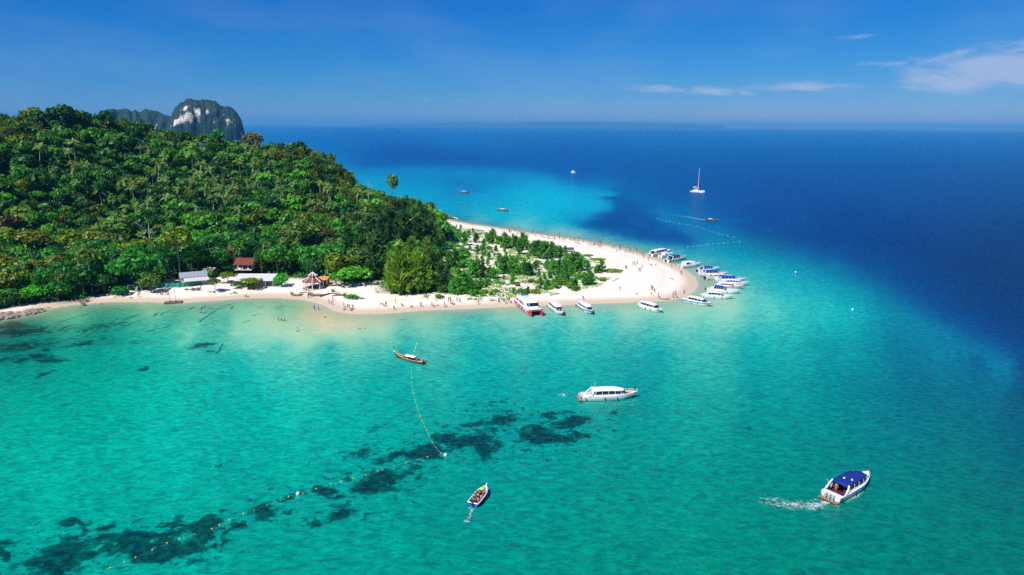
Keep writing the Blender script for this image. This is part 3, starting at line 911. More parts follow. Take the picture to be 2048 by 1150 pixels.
# ================================================================== VEGETATION
LEAF = {
    'dark': leaf_mat('dark_green_leaves', (0.026, 0.14, 0.02)),
    'mid': leaf_mat('mid_green_leaves', (0.052, 0.24, 0.022)),
    'bright': leaf_mat('bright_green_leaves', (0.078, 0.36, 0.02)),
    'lime': leaf_mat('lime_green_leaves', (0.17, 0.28, 0.012)),
    'olive': leaf_mat('olive_green_leaves', (0.115, 0.22, 0.03)),
    'gold': leaf_mat('golden_green_leaves', (0.19, 0.24, 0.02)),
    'brown': leaf_mat('brownish_leaves', (0.13, 0.115, 0.03)),
    'palm': leaf_mat('palm_fronds', (0.075, 0.2, 0.035), (0.27, 0.40, 0.10), hue=0.01),
    'cas': leaf_mat('grey_green_needles', (0.065, 0.17, 0.04), trans=.42),
    'casy': leaf_mat('yellow_green_needles', (0.24, 0.42, 0.04), trans=.5),
    'casb': leaf_mat('blue_green_needles', (0.14, 0.43, 0.075), trans=.5),
    'creep': leaf_mat('beach_creeper_leaves', (0.20, 0.38, 0.012)),
}


def quads(c, n, s, rng, aspect=1.0, axis=None, wid=.55):
    """leaf-shaped quads at centres c, facing n; s = size per leaf; axis = preferred long axis"""
    n = n / (np.linalg.norm(n, axis=1, keepdims=True) + 1e-9)
    a = axis if axis is not None else rng.normal(size=c.shape)
    a = a - n * (a * n).sum(1, keepdims=True)
    a /= (np.linalg.norm(a, axis=1, keepdims=True) + 1e-9)
    b = np.cross(n, a)
    s = s[:, None]
    bend = n * s * rng.uniform(-.25, .1, (len(c), 1))
    p = np.stack([c - a * s * aspect + bend, c - b * s * wid, c + a * s * aspect + bend, c + b * s * wid], 1)
    return p.reshape(-1, 3)


def leaf_mesh(name, verts, m, v=None, rng=RNG):
    nq = len(verts) // 4
    if v is None:
        v = rng.random(nq)
    return np_mesh(name, verts, np.arange(nq * 4).reshape(-1, 4), [m], {'v': ('FACE', 'FLOAT', v)})


def crown_verts(rng, rad, hgt, lobes, nq, size, base=0.25, flat=1.0, ragged=0.35):
    """lumpy crown, origin at the crown's foot; lobes carry shells of leaf clumps"""
    C = []; S = []
    for k in range(lobes):
        th = rng.uniform(0, 2 * math.pi); rr = rad * 0.68 * math.sqrt(rng.random())
        z = hgt * (base + (1 - base) * 0.72 * (1 - (rr / rad) ** 2 * .75) * rng.uniform(.55, 1.05))
        C.append((rr * math.cos(th), rr * math.sin(th), z)); S.append(rad * rng.uniform(.30, .50))
    C.append((0, 0, hgt * .72)); S.append(rad * .5)
    C = np.array(C); S = np.array(S)
    w = S ** 2; w /= w.sum()
    idx = rng.choice(len(C), nq * 2, p=w)
    d = rng.normal(size=(nq * 2, 3)); d[:, 2] += 0.35
    d /= np.linalg.norm(d, axis=1, keepdims=True)
    rr = S[idx] * (1 - ragged * rng.random(nq * 2) ** 2 + 0.12 * rng.normal(size=nq * 2))
    sq = np.array([1, 1, 0.78 * flat])
    p = C[idx] + d * rr[:, None] * sq
    inside = np.zeros(len(p), bool)
    for j in range(len(C)):
        q = (p - C[j]) / sq
        inside |= (np.linalg.norm(q, axis=1) < S[j] * 0.62)
    ok = ~inside & (p[:, 2] > -0.1 * hgt)
    p = p[ok][:nq]; d = d[ok][:nq]
    n = d + 0.45 * rng.normal(size=d.shape)
    s = size * rng.uniform(.55, 1.25, len(p))
    return quads(p, n, s, rng, 1.0)


def plume_verts(rng, hgt, wid, nb, per, size, droop=0.3, top=0.12, prof=1.0, lean=0.55):
    """feathery conifer-like crown (casuarina, bamboo): branches set round a stem carry long thin sprays"""
    P = []; A = []
    for k in range(nb):
        t = top * 0.0 + (k + rng.random()) / nb
        h = hgt * (0.06 + 0.94 * t)
        L = wid * ((1 - t) ** (0.75 * prof) * 0.95 + 0.06) * rng.uniform(.65, 1.15) * min(1, 0.55 + 2.2 * t)
        th = rng.uniform(0, 2 * math.pi)
        up = rng.uniform(lean * .5, lean * 1.2)
        s = rng.random(per) ** 0.6
        x = L * s
        pts = np.stack([np.cos(th) * x, np.sin(th) * x, h + up * x - droop * x * x / max(wid, .1) * .6], 1)
        pts += rng.normal(size=pts.shape) * 0.10 * wid * (0.25 + s[:, None])
        ax = np.stack([np.full(per, math.cos(th)), np.full(per, math.sin(th)), np.full(per, up + .35)], 1) + 0.45 * rng.normal(size=(per, 3))
        P.append(pts); A.append(ax)
    P = np.concatenate(P); A = np.concatenate(A)
    nrm = np.cross(A, rng.normal(size=A.shape))
    return quads(P, nrm, size * rng.uniform(.6, 1.3, len(P)), rng, 1.9, A, .36)


def trunk_mesh(name, rng, h, r0, r1, m, limbs=0, spread=1.5, crown_h=3.0, lean=0.5):
    mb = MB()
    n = 5
    dx, dy = rng.normal(size=2) * lean
    pts = [(dx * (i / n) ** 1.4 + rng.normal() * .06 * (i > 0), dy * (i / n) ** 1.4 + rng.normal() * .06 * (i > 0), -0.6 + (h + .6) * i / n) for i in range(n + 1)]
    mb.tube(pts, [r0 * 1.25] + [r0 + (r1 - r0) * i / n for i in range(1, n + 1)], 7)
    top = pts[-1]
    for k in range(limbs):
        th = 2 * math.pi * (k + rng.random() * .6) / max(1, limbs); s = rng.uniform(.6, 1.1) * spread
        st = pts[-1 - (k % 2)]
        mb.tube([st, (st[0] + math.cos(th) * s * .45, st[1] + math.sin(th) * s * .45, st[2] + crown_h * .3), (top[0] + math.cos(th) * s, top[1] + math.sin(th) * s, h + crown_h * rng.uniform(.45, .75))],
                [r1 * .75, r1 * .5, r1 * .2], 5)
    return mb.mesh(name, m, True)


# --- shared meshes -------------------------------------------------
r_ = np.random.default_rng(21)
BROAD = [crown_verts(r_, 4.2, 6.2, 9, 520, .62), crown_verts(r_, 4.6, 5.2, 11, 560, .62), crown_verts(r_, 3.6, 7.0, 9, 500, .60), crown_verts(r_, 4.4, 6.4, 7, 480, .66),
         crown_verts(r_, 4.0, 5.6, 13, 560, .55)]
LOWB = [crown_verts(r_, 4.2, 6.0, 8, 210, .95), crown_verts(r_, 4.5, 5.2, 9, 220, .95), crown_verts(r_, 3.7, 6.8, 8, 200, .95)]
CROWNS = {}
for cname in ('dark', 'mid', 'bright', 'lime', 'olive', 'gold', 'brown'):
    for k, v in enumerate(BROAD):
        CROWNS[(cname, k)] = leaf_mesh('crown', v, LEAF[cname])
TRUNKS = [trunk_mesh('trunk', r_, 5.2, .22, .13, BARK, 4, 2.2, 3.5), trunk_mesh('trunk', r_, 6.5, .2, .12, BARKP, 4, 2.0, 3.5), trunk_mesh('trunk', r_, 4.5, .2, .12, BARK, 5, 2.2, 3.0)]
CAS = [plume_verts(r_, 13, 3.6, 60, 15, .62, .3, prof=.8), plume_verts(r_, 14, 3.2, 64, 14, .60, .2, prof=.9), plume_verts(r_, 12, 4.0, 62, 15, .64, .35, prof=.75)]
YCAS = [plume_verts(r_, 4.0, 1.6, 38, 10, .36, .1, prof=1.0, lean=.8), plume_verts(r_, 4.0, 1.35, 38, 10, .34, .05, prof=1.2, lean=.9), plume_verts(r_, 3.8, 1.8, 40, 10, .36, .15, prof=.95, lean=.75)]
BAMB = [plume_verts(r_, 9, 3.6, 46, 13, .62, .75, prof=.45, lean=.9), plume_verts(r_, 8, 4.0, 46, 13, .62, .85, prof=.4, lean=.8)]
CASY = [plume_verts(r_, 12, 2.7, 70, 13, .56, .05, prof=1.15, lean=1.0), plume_verts(r_, 12, 2.3, 70, 13, .54, .0, prof=1.25, lean=1.1), plume_verts(r_, 11, 3.0, 70, 13, .56, .1, prof=1.1, lean=.9)]
CASM = {(c, k): leaf_mesh('crown', v, LEAF[c]) for c in ('cas', 'casy', 'casb') for k, v in enumerate(CASY if c == 'casy' else CAS)}
YCASM = {(c, k): leaf_mesh('crown', v, LEAF[c]) for c in ('casb', 'cas', 'casy') for k, v in enumerate(YCAS)}
BAMM = {(c, k): leaf_mesh('foliage', v, LEAF[c]) for c in ('olive', 'gold') for k, v in enumerate(BAMB)}
SHRUB = [crown_verts(r_, 1.5, 1.7, 8, 260, .26, .1), crown_verts(r_, 1.7, 1.4, 9, 280, .26, .1), crown_verts(r_, 1.3, 1.9, 7, 240, .27, .1)]
SHRUBM = {(c, k): leaf_mesh('foliage', v, LEAF[c]) for c in ('bright', 'mid', 'lime', 'dark') for k, v in enumerate(SHRUB)}
CTRUNK = trunk_mesh('trunk', r_, 11.5, .2, .05, BARK, 0, lean=.15)
YTRUNK = trunk_mesh('trunk', r_, 3.5, .07, .02, BARK, 0, lean=.05)
STEM = trunk_mesh('stem', r_, 0.9, .08, .04, BARK, 3, .6, .8, .1)
CULM = trunk_mesh('culm', r_, 6.0, .09, .04, BARKP, 3, 1.2, 2.5, .3)


def palm_meshes(rng):
    h = 9.0
    mb = MB(); dx, dy = rng.normal(size=2) * .8
    pts = [(dx * (i / 6) ** 1.6, dy * (i / 6) ** 1.6, -.5 + (h + .5) * i / 6) for i in range(7)]
    mb.tube(pts, [.22, .17, .15, .14, .13, .12, .13], 6)
    top = np.array(pts[-1]); V = []; vv = []
    nf = 19
    for k in range(nf):
        th = 2 * math.pi * k * 0.382 + rng.random() * .4
        L = rng.uniform(3.4, 4.9); el = rng.uniform(-.25, 1.25)
        d = np.array([math.cos(th), math.sin(th), 0]); sd_ = np.array([-math.sin(th), math.cos(th), 0])
        seg = 7; prev = None
        for j in range(seg + 1):
            s = j / seg
            p = top + d * L * (s * math.cos(el) * (1 - .12 * s)) + np.array([0, 0, L * (s * math.sin(el) - (0.40 + .2 * math.cos(el)) * s * s)])
            w = 0.56 * math.sin(math.pi * min(1, .12 + .9 * s)) ** .7 + .03
            if prev is not None:
                p0, w0 = prev
                for sg in (-1, 1):
                    drop = np.array([0, 0, -.38]) 
                    sl = d * .25
                    V += [p0, p0 * .35 + p * .65, p0 * .35 + p * .65 + (sd_ * sg + drop + sl) * w, p0 + (sd_ * sg + drop + sl) * w0]
                    vv.append(np.clip(.55 + .45 * math.sin(el) + rng.normal() * .15, 0, 1))
            prev = (p, w)
    return mb.mesh('trunk', BARKP, True), leaf_mesh('fronds', np.array(V), LEAF['palm'], np.array(vv))


PALMS = [palm_meshes(r_) for _ in range(3)]


def plant(name, label, cat, group, loc, scale, rz, parts, rnd_tilt=0.0):
    """a plant = empty at its foot with its parts (name, mesh, height)"""
    e = empty(name, loc, rz, scale)
    if rnd_tilt:
        e.rotation_euler = (random.gauss(0, rnd_tilt), random.gauss(0, rnd_tilt), rz)
    tag(e, label, cat, group)
    for nm, me, z in parts:
        o = link(nm, me, e)
        o.location = (0, 0, z)
    return e


COLWORD = {'dark': 'dark green', 'mid': 'mid green', 'bright': 'bright green', 'lime': 'lime green', 'olive': 'olive', 'gold': 'golden', 'brown': 'brownish'}


def broad_tree(loc, crown_w, height, colr, label, group=None, trunk=None, name='broadleaf_tree', stem_share=.45, k=None):
    """height = to the crown's top; crown_w = crown width in metres"""
    k = random.randrange(5) if k is None else k
    v = BROAD[k]
    cw = np.ptp(v[:, 0]); ch = v[:, 2].max()
    chm = height * (1 - stem_share)
    e = empty(name, loc, random.uniform(0, 6.28))
    tag(e, label, 'tree', group)
    c = link('crown', CROWNS[(colr, k)], e)
    c.scale = (crown_w / cw, crown_w / cw, chm / ch)
    c.location = (0, 0, height * stem_share)
    tm = TRUNKS[random.randrange(3)] if trunk is None else TRUNKS[trunk]
    tr = link('trunk', tm, e)
    hz = max(p.co.z for p in tm.vertices)
    s = height * (stem_share + .25 * (1 - stem_share)) / (hz * .72)
    tr.scale = (max(.6, crown_w / 9.0), max(.6, crown_w / 9.0), s)
    return e


def scrub_spot(px, py_base, py_top):
    p = GG(px, py_base)
    d = math.hypot(p[0], p[1])
    top = at_dist(px, py_top, d)
    return p, max(.3, top[2] - p[2])


TAKEN = []      # (x, y, radius) kept free of wild forest trees

# --- individually surveyed trees at the forest's front edge ------------------
front = [  # px, base y, top y, crown width px, colour, trunk, stem share, label
    (20, 530, 452, 46, 'lime', 1, .45, 'pale trunked yellow-green tree at the edge of the picture above the rocks'),
    (76, 540, 456, 58, 'gold', 1, .5, 'golden crowned tree with spreading pale branches left of the tall slim tree'),
    (110, 560, 510, 50, 'gold', 1, .3, 'low golden tree under the spreading golden crown'),
    (185, 588, 490, 36, 'olive', 1, .55, 'tall slim tree with long bare pale trunk near the beach'),
    (243, 520, 424, 66, 'olive', 1, .4, 'broad olive tree high on the slope behind the tents'),
    (152, 500, 468, 40, 'olive', 0, .4, 'small olive tree between the golden tree and the broad olive tree'),
    (278, 578, 497, 72, 'mid', 0, .15, 'big rounded bushy tree right behind the blue tents'),
    (302, 585, 545, 40, 'olive', 0, .15, 'olive bushy tree beside the green net fence'),
    (362, 556, 450, 66, 'lime', 1, .42, 'tall lime green tree with pale trunk behind the grey-roofed house'),
    (398, 545, 505, 46, 'olive', 1, .35, 'smaller olive tree just right of the tall lime tree'),
    (18, 612, 575, 52, 'mid', 0, .1, 'dark bushy tree hanging over the shore rocks'),
    (66, 604, 570, 50, 'bright', 0, .1, 'bright leafed bushy tree just right of the rocks'),
    (118, 602, 560, 50, 'mid', 0, .1, 'bushy tree overhanging the narrow left beach'),
    (150, 590, 535, 46, 'dark', 0, .15, 'dark tree at the forest edge beside the slim bare trunk'),
    (212, 588, 545, 42, 'dark', 0, .15, 'dark leaning tree left of the teal tarpaulin'),
    (237, 590, 570, 40, 'mid', 0, .05, 'low spreading bush tree at the foot of the beach forest'),
    (470, 545, 490, 40, 'brown', 1, .3, 'reddish-brown crowned tree above the small hut'),
    (437, 535, 500, 40, 'mid', 1, .35, 'leaning thin trunked tree left of the red-roofed bungalow'),
    (556, 548, 497, 46, 'lime', 1, .4, 'pale lime tree with a forked white trunk right of the bungalow'),
    (536, 542, 505, 44, 'bright', 0, .25, 'bright green tree touching the bungalow roof'),
    (604, 530, 437, 76, 'olive', 0, .4, 'large olive tree with a thick grey trunk behind the gazebo'),
    (645, 520, 452, 78, 'brown', 0, .4, 'large brownish spreading tree behind the gazebo'),
    (575, 500, 448, 60, 'olive', 0, .35, 'olive tree upslope left of the large brownish tree'),
    (622, 556, 515, 38, 'dark', 0, .1, 'dark rounded tree directly behind the gazebo'),
    (672, 568, 503, 62, 'lime', 0, .15, 'bright yellow-green tree behind the orange-roofed stall'),
    (706, 571, 530, 66, 'bright', 0, .1, 'layered bright green tree whose branches hang over the beach'),
    (735, 560, 528, 44, 'mid', 0, .1, 'green tree between the layered bright tree and the casuarinas'),
    (563, 573, 545, 33, 'bright', 0, .08, 'round bright green bush tree right of the long pale shed'),
    (880, 482, 440, 56, 'bright', 0, .15, 'bright green tree at the forest tip beside the far beach'),
    (893, 508, 482, 46, 'bright', 0, .05, 'rounded bright bush tree on the white sand path'),
    (868, 455, 424, 36, 'lime', 0, .2, 'yellow-green tree at the forest tip nearest the far boats'),
    (455, 566, 543, 30, 'lime', 0, .3, 'small yellow-green tree between the hut and the long shed'),
    (430, 584, 555, 24, 'olive', 0, .35, 'sparse small tree standing alone on the sand'),
    (503, 577, 556, 40, 'lime', 0, .5, 'flat-topped lime green tree in front of the long shed'),
    (477, 575, 563, 24, 'mid', 0, .05, 'low green bush left in front of the long shed'),
    (499, 578, 563, 22, 'dark', 0, .05, 'low dark bush in front of the long shed'),
    (420, 556, 540, 26, 'mid', 0, .1, 'low green bush between the house and the hut'),
    (465, 545, 525, 34, 'bright', 0, .1, 'green bush under the bungalow veranda'),
    (523, 545, 525, 30, 'lime', 0, .1, 'bright yellow-green bush right below the bungalow'),
]
for px, yb, yt, wpx, colr, tk, ss, lab in front:
    p, h = scrub_spot(px, yb, yt)
    w = wpx * np.linalg.norm(p - np.array([0, 0, CAM_H])) / FPX
    broad_tree(p, w, h, colr, lab, None, tk, stem_share=ss)
    TAKEN.append((p[0], p[1], w * .36))

# emergent trees on the skyline
for px, yt, wpx, colr, dd, lab in ((66, 212, 42, 'olive', 470, 'flat olive tree standing out on the hill crest at far left'),
                                   (120, 206, 46, 'dark', 468, 'tallest dark tree on the hill crest'),
                                   (150, 217, 44, 'dark', 472, 'dark crest tree just right of the tallest one'),
                                   (208, 220, 34, 'dark', 480, 'rounded dark crest tree left of the jagged ridge'),
                                   (506, 262, 34, 'brown', 490, 'rounded brownish crest tree right of the pale cliff island'),
                                   (434, 256, 28, 'mid', 485, 'upright green crest tree in front of the limestone dome')):
    q = at_dist(px, yt, dd)
    z = gz(q[0], q[1])
    h = max(8, q[2] - z); w = wpx * dd / FPX
    broad_tree((q[0], q[1], z), w, h, colr, lab, 'tall trees along the hill crest', stem_share=.35)

# lone tall tree and dead trees
p, h = scrub_spot(783, 425, 346)
p = at_dist(783, 346, 452); z = gz(p[0], p[1])
broad_tree((p[0], p[1], z), 9.0, p[2] - z, 'olive', 'lone tall tree with bare trunk against the blue lagoon', None, 0, stem_share=.55, k=1)


def dead_tree(px, yb, yt, label, dd=None):
    if dd:
        q = at_dist(px, yt, dd); p = np.array([q[0], q[1], gz(q[0], q[1])]); h = q[2] - p[2]
    else:
        p, h = scrub_spot(px, yb, yt)
    e = empty('dead_tree', p)
    tag(e, label, 'tree')
    mb = MB(); mb.tube([(0, 0, -.5), (.2, .1, h * .4), (.1, .3, h * .75), (.4, .2, h)], [.32, .26, .18, .05], 6)
    mb.build('trunk', DEADW, e, True)
    rg = np.random.default_rng(px)
    for k in range(7):
        z0 = h * rg.uniform(.4, .85); th = rg.uniform(0, 6.28); L = h * rg.uniform(.15, .32)
        b = MB(); b.tube([(.15, .15, z0), (math.cos(th) * L * .5, math.sin(th) * L * .5, z0 + L * .35), (math.cos(th) * L, math.sin(th) * L, z0 + L * rg.uniform(.5, 1.0))], [.12, .08, .03], 5)
        b.build('branch', DEADW, e, True)


dead_tree(303, 520, 446, 'bleached dead tree with bare forked branches behind the tents')
dead_tree(735, 0, 364, 'slim bleached dead tree on the right shoulder of the hill', 445)
dead_tree(640, 530, 462, 'grey bare-branched tree beside the large brownish tree')

# --- casuarinas -------------------------------------------------------------
prg_h = np.random.default_rng(2)
cas_list = []
for px, yb, yt, c, s in ((700, 545, 440, 'cas', 1), (725, 552, 432, 'cas', 1), (752, 558, 455, 'cas', 1), (742, 520, 415, 'cas', 1), (770, 535, 418, 'cas', 1), (790, 520, 402, 'cas', 1),
                         (815, 525, 408, 'cas', 1), (838, 515, 412, 'cas', 1), (860, 512, 425, 'cas', 1), (765, 500, 405, 'cas', 1), (795, 495, 392, 'cas', 1), (828, 490, 396, 'cas', 1),
                         (720, 500, 420, 'cas', 1), (690, 505, 430, 'cas', 1), (848, 478, 405, 'cas', 1), (752, 556, 500, 'cas', 1), (737, 562, 520, 'cas', .8), (815, 470, 388, 'cas', 1), (862, 470, 420, 'cas', .9),
                         (680, 530, 455, 'cas', 1), (838, 452, 392, 'cas', .9), (858, 440, 402, 'cas', .9)):
    cas_list.append((px, yb, yt, c, '%s grey-green casuarina in the %s of the dark stand' % ('tall' if yb - yt > 108 else 'shorter', ('rear ' if yb < 505 else 'front ') + ('left' if px < 750 else 'middle' if px < 815 else 'right')), 'dark casuarinas behind the beach'))
for px, yb, yt in ((782, 588, 505), (800, 590, 482), (818, 589, 492), (836, 588, 500), (852, 585, 498), (868, 582, 502), (790, 572, 478), (812, 570, 470), (834, 570, 474), (856, 568, 480),
                   (874, 570, 500), (806, 580, 500), (846, 580, 505), (884, 586, 512), (826, 552, 462), (800, 560, 470)):
    cas_list.append((px, yb, yt, 'casy' if px < 860 else 'cas', '%s feathery casuarina in the %s of the front beach clump' % ('yellow-green' if px < 860 else 'grey-green', ('front ' if yb > 577 else 'rear ') + ('left' if px < 815 else 'middle' if px < 850 else 'right')), 'casuarinas of the front beach clump'))
for n, (px, yb, yt, c, lab, grp) in enumerate(cas_list):
    p, h = scrub_spot(px, yb, yt)
    k = n % 3
    me = CASM[(c, k)]
    H = max(v.co.z for v in me.vertices)
    s = h / H
    e = plant('casuarina_tree', lab, 'tree', grp, p, (max(s, .7) * (1.0 if c == 'casy' else 1.0), max(s, .7) * (1.0 if c == 'casy' else 1.0), s * (prg_h.uniform(.68, 1.15) if c == 'casy' else prg_h.uniform(.88, 1.1))), random.uniform(0, 6.28), (('crown', me, 0), ('trunk', CTRUNK, 0)))
    TAKEN.append((p[0], p[1], 2.6))

# --- hillside forest ------------------------------------------------------
def species(px, py, x, y, rng):
    n = float(fbm(np.array([x * .018]), np.array([y * .018]), 3)[0])
    if px > 545 and py < 330 + (px - 560) * .45:        # bamboo shoulder of the hill
        return rng.choice(['bam', 'bam', 'bam', 'mid', 'dark', 'bright'])
    if py < 275 and n > .45:
        return rng.choice(['bam', 'bam', 'olive', 'dark', 'mid'])
    if 285 < py < 430 and 40 < px < 760:
        if rng.random() < (.34 if px > 200 else .2) * (1.4 if n < .52 else .55):
            return 'palm'
    if px < 320 and py > 425:
        return rng.choice(['dark', 'mid', 'gold', 'olive', 'brown', 'bright', 'lime'], p=[.2, .36, .08, .18, .02, .11, .05])
    if px > 620 and py > 390:
        return rng.choice(['mid', 'olive', 'bright', 'dark', 'bam'], p=[.34, .2, .2, .16, .1])
    if n > .56:
        return rng.choice(['bright', 'mid', 'lime', 'dark', 'olive'], p=[.42, .3, .08, .14, .06])
    if n < .45:
        return rng.choice(['dark', 'mid', 'olive', 'bright'], p=[.5, .3, .08, .12])
    return rng.choice(['dark', 'mid', 'bright', 'olive'], p=[.32, .38, .21, .09])


def scatter_forest():
    rng = np.random.default_rng(5)
    cand = []
    cell = {}
    sp = 5.2

    def free(x, y, rad):
        i, j = int(x // sp), int(y // sp)
        for a in range(i - 2, i + 3):
            for b in range(j - 2, j + 3):
                for (u, v) in cell.get((a, b), ()):
                    if (u - x) ** 2 + (v - y) ** 2 < rad * rad:
                        return False
        return True
    X = rng.uniform(-430, 10, 60000); Y = rng.uniform(190, 640, 60000)
    ok = (poly_sd(FOREST, X, Y) > 1.5)
    X = X[ok]; Y = Y[ok]
    Z = ground_z(X, Y)
    hx = hill(X, Y)
    HB = ground_z(X * .93, Y * .93)
    tk = np.array(TAKEN)
    n = 0
    for x, y, z, hh, hb in zip(X, Y, Z, hx, HB):
        px, py = proj((x, y, z + 6))
        if not (-120 < px < 905 and 150 < py < 660):
            continue
        if ((tk[:, 0] - x) ** 2 + (tk[:, 1] - y) ** 2 < tk[:, 2] ** 2).any():
            continue
        pyb = proj((x, y, z))[1]
        if 350 < px < 570 and pyb > 556 or (470 < px < 520 and pyb > 545) or (405 < px < 445 and pyb > 550):
            continue
        # facing the camera side only (beyond the crest nothing shows)
        slope_up = z - hb
        if slope_up < -5.0 and hh > 8:
            continue
        if not free(x, y, sp * rng.uniform(.85, 1.25)):
            continue
        cell.setdefault((int(x // sp), int(y // sp)), []).append((x, y))
        cand.append((x, y, z, px, py))
    return cand, rng


cand, frng = scatter_forest()
cand.sort(key=lambda c: math.hypot(c[0], c[1]))
n_broad = n_palm = n_bam = 0
far_v = {}
PART = lambda px: ('far left' if px < 130 else 'left' if px < 270 else 'centre' if px < 430 else 'right' if px < 600 else 'far right')
ZONE = lambda px, py: ('lower left forest edge' if px < 340 and py > 440 else 'hill foot behind the huts' if py > 440 else 'middle of the jungle hillside' if py > 330 else 'upper jungle hillside')
FAR = []
for (x, y, z, px, py) in cand:
    sps = species(px, py, x, y, frng)
    d = math.hypot(x, y)
    if sps == 'palm' and n_palm < 150:
        k = frng.integers(3); tm, fm = PALMS[k]
        s = frng.uniform(.85, 1.35)
        zn = ZONE(px, py) + (', left part' if px < 260 else ', right part' if px > 500 else ', central part')
        sw = 'tall' if s > 1.2 else 'low' if s < 1.02 else 'medium'
        plant('coconut_palm', '%s coconut palm with pale arching fronds in the %s' % (sw, zn), 'palm tree', '%s coconut palms, %s' % (sw, zn), (x, y, z - 1.8), s, frng.uniform(0, 6.28), (('trunk', tm, 0), ('fronds', fm, 0)), .09)
        n_palm += 1
    elif sps == 'bam' and n_bam < 140:
        c = 'gold' if frng.random() < .35 else 'olive'; k = int(frng.integers(2))
        plant('bamboo_clump', 'feathery %s bamboo clump on the %s' % (COLWORD[c], 'right shoulder of the hill' if px > 540 else 'hill crest' if py < 290 else 'jungle slope'), 'bamboo', '%s bamboo clumps, %s' % (COLWORD[c], 'shoulder' if px > 540 else 'crest' if py < 290 else 'slope'),
              (x, y, z), frng.uniform(.8, 1.25), frng.uniform(0, 6.28), (('foliage', BAMM[(c, k)], 0), ('culm', CULM, 0)))
        n_bam += 1
    elif sps not in ('palm', 'bam') and n_broad < 300 - 48:
        w = 5.4 + 7.2 * frng.random() ** 1.7; h = 6.5 + w * .45 + frng.uniform(-1, 2.2)
        zn = ZONE(px, py)
        sw = 'big' if w > 9.2 else 'small' if w < 6.4 else 'medium'
        broad_tree((x, y, z), w, h, sps, '%s %s broadleaf tree at the %s, %s part' % (sw, COLWORD[sps], zn, PART(px)), '%s %s trees, %s, %s' % (sw, COLWORD[sps], zn, PART(px)), stem_share=.22)
        n_broad += 1
    else:
        FAR.append((x, y, z, sps if sps in CROWNS or sps in COLWORD else 'olive'))
print('trees', n_broad, n_palm, n_bam, 'far', len(FAR))
# the rest of the canopy, too many to count: one object
V = []; VC = []; MI = []
names = list(COLWORD)
for x, y, z, c in FAR:
    v = LOWB[frng.integers(3)]
    th = frng.uniform(0, 6.28); s = .68 + .85 * frng.random() ** 1.8; sz = s * frng.uniform(.85, 1.25)
    ca, sa = math.cos(th) * s, math.sin(th) * s
    q = np.column_stack([v[:, 0] * ca - v[:, 1] * sa + x, v[:, 0] * sa + v[:, 1] * ca + y, v[:, 2] * sz + z + frng.uniform(0.5, 3.2)])
    V.append(q); nq = len(q) // 4
    VC.append(np.clip(frng.random(nq) * .8 + frng.normal() * .22 + .1, 0, 1)); MI.append(np.full(nq, names.index(c)))
if V:
    V = np.concatenate(V)
    me = np_mesh('jungle_canopy', V, np.arange(len(V)).reshape(-1, 4), [LEAF[c] for c in names], {'v': ('FACE', 'FLOAT', np.concatenate(VC))}, mat_idx=np.concatenate(MI))
    tag(link('jungle_canopy', me), 'dense jungle canopy covering the upper hillside', None, None, 'stuff')
# undergrowth: low leaf clumps over the forest floor
ux = RNG.uniform(-430, 10, 60000); uy = RNG.uniform(190, 520, 60000)
fs = poly_sd(FOREST, ux, uy)
k = (fs > 0.5); ux = ux[k]; uy = uy[k]
pp = np.column_stack([ux, uy, ground_z(ux, uy)])
pr = np.array([proj(p) for p in pp])
k = (pr[:, 0] > -120) & (pr[:, 0] < 920) & ~((pr[:, 0] > 360) & (pr[:, 0] < 560) & (pr[:, 1] > 535) & (RNG.random(len(pr)) < .75))
pp = pp[k]
c = np.repeat(pp, 4, 0) + RNG.normal(size=(len(pp) * 4, 3)) * np.array([.8, .8, .4]) + np.array([0, 0, .8])
me = leaf_mesh('undergrowth', quads(c, RNG.normal(size=c.shape) + np.array([0, 0, .8]), RNG.uniform(.35, .95, len(c)), RNG), LEAF['mid'])
tag(link('undergrowth', me), 'low undergrowth on the forest floor', None, None, 'stuff')

# --- scrub on the sand spit ------------------------------------------------
def Z5(X, Y):
    return 860 + X * .1957, 430 + Y * .1957


def SZONE(px, py):
    return 'in the %s scrub, %s' % ('near-beach edge of the' if py > 568 else 'far-beach side of the' if py < 505 else 'middle of the', 'left end' if px < 950 else 'right end' if px > 1110 else 'central part')


